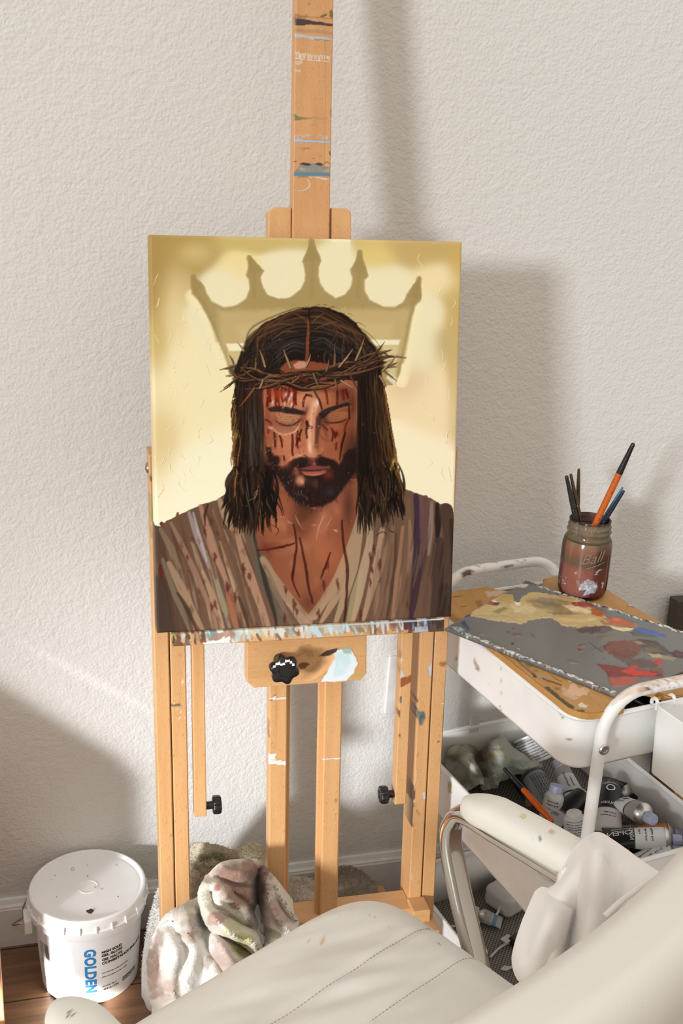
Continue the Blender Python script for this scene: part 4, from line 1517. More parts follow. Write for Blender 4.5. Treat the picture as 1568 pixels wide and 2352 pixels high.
    for i in range(120):
        t = rs.rand()
        lock(190 + t * 290, rs.uniform(1240, 1470), 120 + t * 400 + rs.uniform(-50, 50), rs.uniform(1560, 1830 - abs(t - .5) * 160), rs.uniform(-34, 34), rs.uniform(16, 42), [(22, 14, 11), (36, 23, 16), (14, 9, 8), (52, 34, 24)][rs.randint(4)])
    for i in range(110):
        t = rs.rand()
        lock(1120 + t * 310, rs.uniform(1240, 1480), 1135 + t * 340 + rs.uniform(-40, 40), rs.uniform(1540, 1800 - t * 120), rs.uniform(-26, 26), rs.uniform(14, 38), [(20, 13, 10), (32, 20, 14), (13, 9, 8), (46, 30, 20)][rs.randint(4)])
    for i in range(70):       # fly-away hairs against the light ground
        if rs.rand() < .5:
            y = rs.uniform(700, 1420)
            x = np.interp(y, [700, 850, 1050, 1200, 1400], [196, 188, 200, 184, 205])
            strand([(x + 14, y - 60), (x - rs.uniform(0, 14), y), (x - rs.uniform(4, 26), y + 70), (x + rs.uniform(-20, 10), y + 130)], rs.uniform(4, 8), [(96, 62, 32), (60, 40, 26), (150, 108, 54)][rs.randint(3)], .75)
        else:
            y = rs.uniform(700, 1420)
            x = np.interp(y, [700, 830, 1080, 1290, 1420], [1308, 1336, 1376, 1410, 1432])
            strand([(x - 14, y - 60), (x + rs.uniform(0, 12), y), (x + rs.uniform(4, 26), y + 70), (x + rs.uniform(0, 34), y + 130)], rs.uniform(4, 8), [(96, 62, 32), (60, 40, 26), (150, 108, 54)][rs.randint(3)], .75)
    for L in ([(150, 1740), (190, 1690), (250, 1680)], [(480, 1620), (510, 1680), (480, 1690)], [(1155, 1780), (1170, 1700), (1150, 1620)], [(1190, 1800), (1200, 1740), (1180, 1680)], [(1250, 1800), (1300, 1770), (1340, 1790)], [(1320, 1720), (1370, 1770), (1400, 1760)], [(440, 1700), (520, 1750), (500, 1800)]):
        strand(L, 9, (30, 19, 15), .9)
    for L in ([(330, 1500), (360, 1460), (330, 1560)], [(290, 1540), (350, 1500), (370, 1420)]):
        strand(L, 6, (150, 122, 84), .6)
    # stray hairs
    for i in range(40):
        t = rs.uniform(0, 1)
        pts = [(290, 330), (400, 210), (540, 140), (680, 92), (800, 74), (900, 88), (1010, 130), (1100, 200), (1180, 300), (1240, 380)]
        k = int(t * 8)
        x, y = pts[k]
        strand([(x, y), (x + 30, y - 12 + abs(k - 4) * 5), (x + 80, y - 8 + (k - 4) * 14)], 3, (96, 66, 36), .6, .7)

    # ---- crown of thorns
    br = [(84, 56, 38), (58, 37, 26), (104, 76, 50), (42, 26, 20), (92, 60, 44)]

    def base(x):
        return np.interp(x, [180, 300, 480, 680, 860, 1020, 1180, 1310], [545, 585, 605, 625, 610, 575, 540, 490])

    p.stroke(z3([(x, base(x) + 6) for x in range(190, 1320, 60)]), 26, (40, 26, 20), .8, soft=6)
    for i in range(46):
        x0 = rs.uniform(170, 1100)
        ln = rs.uniform(170, 480)
        a0, a1 = rs.uniform(-72, 76), rs.uniform(-72, 76)
        L = [(x0 + ln * q / 5, base(x0 + ln * q / 5) + a0 + (a1 - a0) * q / 5 + 16 * math.sin(q * 1.7 + i)) for q in range(6)]
        c = br[rs.randint(5)]
        w = rs.uniform(11, 24)
        strand([(a, b_ + 7) for a, b_ in L], w, (22, 14, 11), .9, 1.4)
        strand(L, w * .8, c, .92, 1.0)
        strand([(a, b_ - 4) for a, b_ in L[1:5]], w * .2, tuple(min(255, v * 1.6) for v in c), .55, .8)
    for L in ([(240, 540), (330, 610), (420, 640), (560, 640), (700, 690), (850, 690), (960, 650)], [(270, 700), (400, 690), (520, 650), (640, 610), (780, 590)], [(700, 560), (860, 550), (1010, 500), (1200, 495)], [(900, 600), (1040, 590), (1180, 560), (1300, 520)], [(1090, 490), (1200, 440), (1300, 420), (1340, 440)], [(180, 560), (210, 610), (300, 620)]):
        strand([(a, b_ + 7) for a, b_ in L], 24, (30, 19, 16), .85, 1.5)
        strand(L, 19, (88, 58, 40), .95, 1.2)
        strand([(a, b_ - 4) for a, b_ in L], 4, (150, 116, 80), .65)
    TH = [((260, 410), (212, 345)), ((190, 520), (75, 555)), ((200, 620), (85, 720)), ((230, 600), (110, 690)), ((180, 500), (150, 440)), ((420, 530), (378, 400)), ((345, 550), (350, 460)), ((610, 540), (555, 400)), ((725, 530), (762, 435)), ((940, 525), (940, 375)), ((975, 530), (1080, 395)), ((1100, 480), (1165, 315)), ((1215, 460), (1320, 340)), ((1300, 560), (1415, 435)), ((1310, 560), (1410, 640)), ((1340, 520), (1420, 495)), ((1280, 420), (1380, 400)), ((340, 690), (228, 830)), ((380, 690), (405, 615)), ((780, 700), (835, 805)), ((780, 580), (825, 700)), ((945, 630), (955, 710)), ((990, 635), (1090, 695)), ((530, 640), (410, 620)), ((620, 650), (690, 590)), ((450, 590), (520, 610)), ((880, 560), (900, 470)), ((1170, 430), (1140, 360)), ((240, 560), (300, 480)), ((1060, 600), (1110, 700)), ((500, 700), (540, 640)), ((1280, 600), (1330, 690)), ((170, 590), (120, 600))]
    for a, b_ in TH:
        m = ((a[0] + b_[0]) / 2 + 3, (a[1] + b_[1]) / 2 + 2)
        c = [(122, 92, 64), (84, 58, 41), (164, 132, 96)][rs.randint(3)]
        p.stroke(z3([(a[0] + 4, a[1] + 3), (m[0] + 4, m[1] + 3), b_]), 16 / 3.2667, (40, 26, 20), .9, soft=.8, taper=(1, .12), smooth=False)
        p.stroke(z3([a, m, b_]), 12 / 3.2667, c, .95, soft=.8, taper=(1, .12), smooth=False)
    strand([(340, 695), (300, 750), (235, 825)], 9, (140, 56, 36), .9)
    for x in (640, 720, 560, 690, 520, 860):
        q = z3([(x, base(x) + rs.uniform(-30, 40))])[0]
        p.blob(q[0], q[1], 6, 3, (122, 44, 28), .6)
    # wet lights
    for _ in range(36):
        x, y = rs.uniform(200, 1350), rs.uniform(250, 1700)
        q = z3([(x, y)])[0]
        p.blob(q[0], q[1], .8, 1.2, (190, 176, 160), .3)


def canvas():
    bl, br = (0.1279, 1.3295, 0.7189), (0.5338, 1.3205, 0.7181)
    tl, tr = (0.1305, 1.4114, 1.2201), (0.5364, 1.4029, 1.2210)
    nu, nv = 452, 566
    P = lerp_grid(bl, br, tr, tl, nu, nv)
    p = Painter(P)
    paint_portrait(p)
    p.C = np.clip(p.C * .985, 0, .93)
    th = 0.036
    # roll the edges over
    U = np.minimum(np.linspace(0, 1, nu), 1 - np.linspace(0, 1, nu)) * .406
    V = np.minimum(np.linspace(0, 1, nv), 1 - np.linspace(0, 1, nv)) * .508
    e = np.clip(1 - np.minimum(U[None, :], V[:, None]) / .0035, 0, 1)
    n = np.array(NC)
    P = P + (.0032 * (1 - np.sqrt(np.clip(1 - e * e, 0, 1))))[..., None] * n
    # impasto
    g = p.C.mean(-1)
    P = P - ((g - g.mean()) * .0006)[..., None] * n * (e == 0)[..., None]
    mb = MB().grid([[Vector(q) for q in row] for row in P])
    ring = [j for j in range(nu)] + [i * nu + nu - 1 for i in range(1, nv)] + [(nv - 1) * nu + j for j in range(nu - 2, -1, -1)] + [i * nu for i in range(nv - 2, 0, -1)]
    nb = len(mb.v)
    R = len(ring)
    mb.v += [mb.v[i] + NC * (th - .003) for i in ring]
    mb.f += [(ring[k], nb + k, nb + (k + 1) % R, ring[(k + 1) % R]) for k in range(R)]
    m, t, b = nt('oil_paint')
    a = node(t, 'ShaderNodeAttribute')
    a.attribute_name = 'paint'
    link(t, a.outputs['Color'], b.inputs['Base Color'])
    b.inputs['Roughness'].default_value = .34
    b.inputs['Specular IOR Level'].default_value = .10
    v = coords(t)
    wv = node(t, 'ShaderNodeMath', operation='ADD')
    link(t, noise_tex(t, v, 900.0, 1.0), wv.inputs[0])
    link(t, noise_tex(t, v, 160.0, 4.0, .65), wv.inputs[1])
    bump(t, b, wv.outputs[0], .22, .0008)
    root = thing('canvas_painting', 'oil painting of a bowed bearded man in a thorn crown, standing on the easel ledge', 'painting', tuple(Vector(bl) * .5 + Vector(br) * .5))
    o = mb.build('painted_canvas', m, root, sharp=60)
    C = np.concatenate([p.C.reshape(-1, 3), p.C.reshape(-1, 3)[ring]])
    A = np.ones((len(C), 4), np.float32)
    A[:, :3] = C
    at = o.data.color_attributes['paint']
    at.data.foreach_set('color', A.ravel())
    mb = MB()
    q = [Vector(x) for x in (bl, br, tr, tl)]
    ux, uy = (q[1] - q[0]).normalized(), (q[3] - q[0]).normalized()
    q = [q[0] + ux * .004 + uy * .004, q[1] - ux * .004 + uy * .004, q[2] - ux * .004 - uy * .004, q[3] + ux * .004 - uy * .004]
    for i in range(4):
        a_, c_ = q[i], q[(i + 1) % 4]
        d_ = [ux, uy, -ux, -uy]
        w_ = d_[(i + 1) % 4] * .038
        mb.box8([a_ + NC * .008, c_ + NC * .008, c_ + w_ + NC * .008, a_ + w_ + NC * .008, a_ + NC * .033, c_ + NC * .033, c_ + w_ + NC * .033, a_ + w_ + NC * .033])
    mb.build('stretcher_bars', m_beech_x, root, smooth=False)


canvas()

# ================================================================ ROLLING CART
_ct = math.radians(9.8)
CV = Vector((math.cos(_ct), math.sin(_ct), 0))
CU = Vector((-math.sin(_ct), math.cos(_ct), 0))
CO = Vector((0.7006, 1.1373, 0))


def ct(v, u, z):
    return CO + CV * v + CU * u + Z * z


m_enamel = plain('white_enamel', (0.90, 0.90, 0.89, 1), 0.28, mott=.03, scale=12)
m_enamel_p = painted('white_enamel_stained', (0.91, 0.91, 0.90, 1), .3)
m_mesh, t, b = nt('wire_mesh')
v = coords(t, (1, 1, 1), (0, 0, -_ct))
ck = node(t, 'ShaderNodeTexChecker')
ck.inputs['Scale'].default_value = 290.0
ck.inputs['Color1'].default_value = (0.30, 0.26, 0.215, 1)
ck.inputs['Color2'].default_value = (0.07, 0.06, 0.052, 1)
link(t, v, ck.inputs['Vector'])
link(t, ck.outputs[0], b.inputs['Base Color'])
bump(t, b, ck.outputs[1], .6, .001)
b.inputs['Roughness'].default_value = .5
m_bolt = plain('bolt_zinc', (0.55, 0.55, 0.55, 1), .3, 1.0)
m_rubber = plain('black_rubber', (0.02, 0.02, 0.02, 1), .5)

cart = thing('utility_cart', 'white enamelled three-tier rolling cart with tube handles beside the easel', 'cart', tuple(ct(.085, .2, 0)))
TV0, TV1, TU0, TU1 = -.065, .235, .0, .402


def tray(zb, zt, stains=None):
    o2 = rounded([ct(TV0, TU0, 0), ct(TV1, TU0, 0), ct(TV1, TU1, 0), ct(TV0, TU1, 0)], .034, 8)
    n = len(o2)
    # fine wall so stains can sit on it
    dense = []
    for i in range(n):
        a_, c_ = o2[i], o2[(i + 1) % n]
        k = max(1, int((c_ - a_).length / .0035)) if stains else 1
        dense += [a_ + (c_ - a_) * (q / k) for q in range(k)]
    n = len(dense)
    rows = 24 if stains else 2
    P = [[p_ + Z * (zb + (zt - zb) * r / (rows - 1)) for p_ in dense] for r in range(rows)]
    mb = MB()
    mb.v = [q for r in P for q in r]
    mb.f = [(r * n + i, r * n + (i + 1) % n, (r + 1) * n + (i + 1) % n, (r + 1) * n + i) for r in range(rows - 1) for i in range(n)]
    o = mb.build('tray', m_enamel_p if stains else m_enamel, cart, solid=.0014, off=0)
    if stains:
        p = Painter(np.array([[tuple(q) for q in r] for r in P]))
        stains(p)
        c0 = np.array(ct(.085, .2, 0))
        for j in range(n):
            if (np.array(dense[j]) - c0) @ (np.array([0, 0, 0]) - c0) < 0:
                p.A[:, j] = 0
        p.store(o.data)
    mb = MB()
    lp = [p_ + Z * (zt - .003) for p_ in o2]
    lp.append(lp[0])
    mb.tube(lp, .0038, 8, False)
    mb.build('rolled_rim', m_enamel, o)
    mb = MB().prism([p_ + Z * (zb - .001) for p_ in o2], (0, 0, .0022))
    mb.build('mesh_base', m_mesh, o, smooth=False)
    return o


def st_top(p):
    p.poly([(1087, 1516), (1092, 1511), (1099, 1530), (1104, 1545), (1097, 1538), (1090, 1530)], (132, 98, 72), 2, .85, rag=2.5, tex=.5)
    p.stroke([(1248, 1593), (1262, 1604), (1271, 1612)], 2, BK, .9)
    p.stroke([(1275, 1612), (1290, 1624), (1312, 1640)], 7, (88, 110, 76), .9, wob=2)
    p.stroke([(1277, 1611), (1298, 1631)], 2, (40, 40, 36), .8)
    p.stroke([(1288, 1637), (1289, 1641)], 1.6, BK, .8)
    p.blob(1293, 1649, 1.8, 2.6, BK, .9)
    p.stroke([(1305, 1697), (1309, 1699)], 3, (120, 130, 80), .8)
    p.stroke([(1148, 1620), (1152, 1632)], 3, (150, 150, 110), .7)
    p.dots(8, 1060, 1300, 1520, 1700, 1.2, (110, 100, 90), .5)
    p.stroke([(1048, 1505), (1048, 1518)], 2, BK, .7)
    p.stroke([(1151, 1510), (1152, 1600)], 1, (190, 180, 160), .6)


def st_mid(p):
    p.poly([(1028, 1792), (1036, 1798), (1039, 1825), (1032, 1820)], (170, 170, 60), 2, .9, rag=2)
    p.poly([(1065, 1870), (1072, 1862), (1075, 1868), (1068, 1882)], (120, 160, 110), 1.5, .9, rag=1)
    p.poly([(1140, 1903), (1150, 1905), (1185, 1945), (1180, 1950)], (170, 196, 224), 3, .7, rag=2)
    p.dots(16, 1060, 1260, 1890, 2060, 1.3, (90, 90, 90), .7)


tray(.580, .655, st_top)
tray(.317, .405, st_mid)
tray(.052, .145)


def bow(u, ztop, name):
    r = .058
    pts = [ct(-.03, u, .07), ct(-.03, u, .3), ct(-.03, u, ztop - r)]
    for k in range(1, 9):
        a_ = math.pi / 2 * k / 8
        pts.append(ct(-.03 + r * (1 - math.cos(a_)), u, ztop - r + r * math.sin(a_)))
    for k in range(40):
        pts.append(ct(-.03 + r + (.23 - 2 * r) * (k + .5) / 40, u, ztop))
    for k in range(0, 9):
        a_ = math.pi / 2 * k / 8
        pts.append(ct(.20 - r + r * math.sin(a_), u, ztop - r + r * math.cos(a_)))
    pts += [ct(.20, u, .3), ct(.20, u, .07)]
    # refine for stains
    fine = []
    for a_, c_ in zip(pts, pts[1:]):
        k = max(1, int((c_ - a_).length / .004)) if (a_.z > ztop - .13) else 1
        fine += [a_ + (c_ - a_) * (q / k) for q in range(k)]
    fine.append(pts[-1])
    n = 20
    mb = MB().tube(fine, .0084, n)
    o = mb.build(name, m_enamel_p, cart)
    P = np.array([tuple(v) for v in mb.v]).reshape(len(fine), n, 3)
    return o, P


o, P = bow(-.012, .690, 'handle_frame')
p = Painter(P)
p.poly([(1400, 1600), (1425, 1580), (1450, 1566), (1490, 1552), (1568, 1538), (1575, 1562), (1530, 1572), (1490, 1582), (1455, 1592), (1430, 1604), (1408, 1620)], (205, 176, 150), 4, .8, rag=5, rscale=9, tex=.75, tscale=(7, 5))
for k in range(26):
    x = p.rs.uniform(1420, 1560)
    y = 1590 - (x - 1420) * .22 + p.rs.uniform(-8, 18)
    p.stroke([(x, y), (x + p.rs.uniform(-3, 6), y + p.rs.uniform(4, 14))], p.rs.uniform(1.5, 4), [(228, 216, 204), (196, 160, 132), (236, 230, 224)][k % 3], .7)
p.poly([(1478, 1577), (1495, 1580), (1494, 1584), (1480, 1584)], (58, 54, 46), 1.2, .95, rag=1.5)
p.poly([(1464, 1582), (1476, 1578), (1486, 1585), (1468, 1592)], (196, 140, 110), 2, .7, rag=2)
p.stroke([(1462, 1576), (1465, 1588)], 2.5, (120, 120, 60), .8)
p.stroke([(1498, 1567), (1512, 1563)], 2.5, (120, 110, 90), .8)
p.stroke([(1500, 1572), (1516, 1576)], 2, (90, 86, 80), .7)
p.dots(14, 1520, 1568, 1555, 1580, 2, (100, 96, 90), .7)
p.dots(5, 1360, 1420, 1600, 1680, 1.4, BK, .7)
p.store(o.data)
for vv in (-.03, .20):
    for zz in (.617, .36, .10):
        mb = MB().lathe(ct(vv, -.012, zz) - CU * .0078, [(.0075, 0), (.0078, .0015), (.0066, .0032), (.0042, .0034), (.004, .0022), (.0005, .0022)], -CU, 24)
        mb.build('bolt', m_bolt, o)
o, P = bow(.415, .688, 'handle_frame')
p = Painter(P)
p.poly([(1060, 1313), (1075, 1306), (1090, 1312), (1080, 1320), (1062, 1327)], (84, 66, 52), 1.5, .95, rag=2.5)
p.stroke([(1073, 1300), (1088, 1294), (1118, 1288)], 3, (48, 66, 60), .9, wob=1)
p.stroke([(1088, 1297), (1100, 1300)], 4, (206, 180, 130), .8)
p.stroke([(1100, 1294), (1115, 1290)], 4, (60, 96, 100), .8)
p.stroke([(1120, 1289), (1140, 1291)], 4, (166, 120, 60), .8)
p.poly([(1157, 1301), (1172, 1297), (1180, 1296), (1178, 1301), (1160, 1305)], (104, 78, 58), 1.2, .9, rag=1.5)
p.blob(1152, 1303, 2.5, 2.5, (120, 100, 80), .8)
p.stroke([(1174, 1281), (1184, 1279)], 4, (120, 120, 50), .85)
p.stroke([(1184, 1286), (1195, 1291), (1206, 1289)], 2, (130, 130, 90), .7)
p.blob(1205, 1287, 2.5, 2.5, (80, 80, 60), .8)
p.blob(1113, 1305, 2, 2, (130, 120, 50), .8)
p.store(o.data)
for vv in (-.03, .20):
    for uu in (-.012, .415):
        mb = MB().lathe(ct(vv - .008, uu, .024), [(.006, 0), (.024, 0), (.024, .016), (.006, .016)], CV, 28)
        mb.build('caster', m_rubber, cart, bevel=.002)

# --- white tin cup hooked on the front rim
q0 = at_z(1503, 1617, .664)
cup = thing('hanging_cup', 'white metal cup hooked on the front rim of the cart, at the right edge', 'cup', tuple(q0 + CV * .05 - CU * .05 + Z * -.11))
mb = MB()
o2 = rounded([q0, q0 + CV * .12, q0 + CV * .12 - CU * .095, q0 - CU * .095], .012, 6)
lo = [p_ + (q0 + CV * .06 - CU * .0475 - p_) * .08 - Z * .098 for p_ in o2]
n = len(o2)
mb.v = lo + o2
mb.f = [(i, (i + 1) % n, n + (i + 1) % n, n + i) for i in range(n)] + [tuple(range(n))[::-1]]
mb.build('cup_body', m_enamel, cup, solid=.0012, off=-1)
lp = list(o2) + [o2[0]]
mb = MB().tube(lp, .0014, 6, False)
mb.build('cup_rim', m_enamel, cup)
for k in (.006, .034):
    h0 = q0 + CV * k
    mb = MB().tube(bez([h0 - Z * .010 + CU * .0018, h0 + CU * .0022 + Z * .001, h0 + CU * .007 + Z * .0035, h0 + CU * .012 - Z * .001, h0 + CU * .012 - Z * .006], 5), .0026, 10)
    mb.build('hook', m_enamel, cup)

# --- bamboo board that covers the top tray, finger notches in both ends
m_bamboo = wood('bamboo', srgb(206, 158, 92), srgb(178, 126, 66), srgb(134, 88, 44), grain=(40, 3.0, 40), paint=True, flecks=.3)
ZB0, ZB1 = .6562, .6655
v0, v1, u0, u1 = -.067, .2255, -.009, .393
pts2 = [(v0, u0), (.006, u0), (.010, u0 + .014), (.022, u0 + .032), (.062, u0 + .032), (.074, u0 + .014), (.080, u0), (v1, u0), (v1, u1), (.150, u1), (.142, u1 - .016), (.128, u1 - .026), (.064, u1 - .026), (.052, u1 - .016), (.044, u1), (v0, u1)]
rr = [.036, .006, .01, .02, .02, .01, .006, .036, .036, .006, .01, .012, .012, .01, .006, .036]
out = rounded([ct(a, c, ZB0) for a, c in pts2], rr, 6)
board = thing('cutting_board', 'paint-stained bamboo board covering the top tray of the cart', 'board', tuple(ct(.08, .19, ZB0)))
mb = MB().prism(out, (0, 0, ZB1 - ZB0 - .0004))
mb.build('board_body', m_bamboo, board, smooth=False)
# painted top skin: a fine grid clipped to the outline
def clip_skin(name, outl, z, step, m, parent, paint, ax=(CV, CU), o0=CO):
    A_, B_ = ax
    loc = [((p_ - o0).dot(A_), (p_ - o0).dot(B_)) for p_ in outl]
    xs = [a for a, _ in loc]
    ys = [c for _, c in loc]
    gx = np.arange(min(xs), max(xs) + step, step)
    gy = np.arange(min(ys), max(ys) + step, step)
    GX, GY = np.meshgrid(gx, gy)
    ins = np.zeros(GX.shape, bool)
    for (x1, y1), (x2, y2) in zip(loc, loc[1:] + loc[:1]):
        if y1 != y2:
            ins ^= ((GY < y1) != (GY < y2)) & (GX < (x2 - x1) * (GY - y1) / (y2 - y1) + x1)
    P = np.array([o0.x, o0.y, z]) + GX[..., None] * np.array((A_.x, A_.y, 0)) + GY[..., None] * np.array((B_.x, B_.y, 0))
    p = Painter(P)
    paint(p)
    mb = MB()
    idx = {}
    for i in range(len(gy) - 1):
        for j in range(len(gx) - 1):
            if ins[i, j] and ins[i, j + 1] and ins[i + 1, j] and ins[i + 1, j + 1]:
                f = []
                for k in ((i, j), (i, j + 1), (i + 1, j + 1), (i + 1, j)):
                    if k not in idx:
                        idx[k] = len(mb.v)
                        mb.v.append(Vector(P[k]))
                    f.append(idx[k])
                mb.f.append(tuple(f))
    s = mb.build(name, m, parent, smooth=False)
    at = s.data.color_attributes['paint']
    buf = np.zeros((len(mb.v), 4), np.float32)
    for k, i in idx.items():
        buf[i, :3] = p.C[k]
        buf[i, 3] = p.A[k]
    at.data.foreach_set('color', buf.ravel())
    return s


c4 = lambda L: [(1000 + x / 2.7606, 980 + y / 2.7606) for x, y in L]
cb = lambda L: [(1100 + x / 4.3556, 1460 + y / 4.3556) for x, y in L]


def p_board(p):
    p.stroke(cb([(375, 235), (440, 300), (560, 400)]), 5, (96, 100, 84), .8, wob=2)
    p.poly(cb([(520, 372), (560, 385), (585, 425), (545, 420)]), (62, 66, 54), 1.2, .95)
    p.poly(cb([(650, 515), (690, 505), (800, 600), (900, 680), (950, 715), (930, 745), (860, 700), (760, 620)]), (66, 68, 58), 1.5, .95, rag=2)
    p.poly(cb([(975, 735), (1050, 745), (1060, 762), (990, 760)]), (60, 64, 54), 1.5, .9, rag=2)
    p.poly(cb([(540, 340), (590, 345), (585, 365), (545, 362)]), (150, 112, 70), 1.5, .9)
    p.poly(cb([(750, 515), (810, 520), (815, 540), (760, 542)]), (140, 110, 66), 1.5, .9)
    p.poly(cb([(580, 390), (650, 380), (700, 430), (690, 460), (620, 430)]), (170, 148, 116), 2.5, .8, rag=3)
    p.stroke(cb([(640, 430), (720, 460), (820, 495)]), 4, (92, 62, 44), .85, wob=2)
    p.stroke(cb([(720, 400), (760, 430), (830, 460)]), 2, (80, 60, 40), .7, wob=2)
    p.poly(cb([(905, 480), (950, 470), (1000, 520), (1080, 510), (1110, 545), (1080, 590), (1000, 615), (930, 600), (880, 570)]), (226, 184, 152), 3, .9, rag=4, rscale=10)
    p.poly(cb([(850, 550), (960, 600), (1000, 630), (940, 640), (830, 590)]), (214, 190, 166), 4, .6, rag=3)
    p.poly(cb([(880, 440), (920, 435), (940, 460), (905, 475)]), (226, 204, 146), 1.5, .9, rag=1.5)
    p.poly(cb([(985, 690), (1030, 665), (1060, 690), (1085, 700), (1070, 725), (1000, 720)]), (226, 214, 196), 1.5, .9, rag=3)
    p.poly(cb([(830, 510), (900, 540), (890, 560), (820, 545)]), (206, 186, 156), 3, .6, rag=2)
    p.poly(cb([(450, 280), (560, 300), (500, 320)]), (110, 108, 84), 2, .8, rag=2)
    p.stroke(cb([(1010, 480), (1080, 560), (1120, 640)]), 2, (150, 110, 70), .4)
    # left and back ends
    p.stroke(c4([(112, 1080), (160, 1074)]), 2, (60, 56, 40), .8)
    p.stroke(c4([(160, 1142), (195, 1138)]), 2, (90, 80, 50), .7)
    p.poly(c4([(250, 1112), (290, 1095), (300, 1130), (270, 1148)]), (110, 92, 56), 3, .6, rag=2)
    p.poly(c4([(310, 1045), (380, 1040), (460, 1035), (400, 1070), (330, 1085)]), (214, 196, 174), 3, .8, rag=3, tex=.4)
    p.stroke(c4([(1148, 1060), (1210, 1105), (1265, 1150)]), 4, (226, 214, 206), .85, wob=3)
    p.stroke(c4([(1240, 1140), (1260, 1148)]), 3, (70, 66, 70), .8)
    p.poly(c4([(1090, 1020), (1110, 1018), (1130, 1030), (1100, 1036)]), (132, 120, 112), 2, .7)
    p.poly(c4([(1205, 1130), (1240, 1140), (1220, 1150)]), (150, 112, 84), 2, .6)
    p.poly(c4([(1450, 1262), (1500, 1290), (1460, 1280)]), (186, 84, 50), 2, .7)
    p.dots(30, 1050, 1500, 1340, 1640, 1.6, (120, 86, 50), .6)


clip_skin('board_top', out, ZB1, .0016, m_bamboo, board, p_board)

# --- grey palette, laid askew on the board
ZP0, ZP1 = .6660, .6700
L_, F_, K_ = at_z(1022, 1443, ZP1), at_z(1424, 1602, ZP1), at_z(1207, 1336, ZP1)
R_ = at_z(1690, 1490, ZP1)
c4p = c4


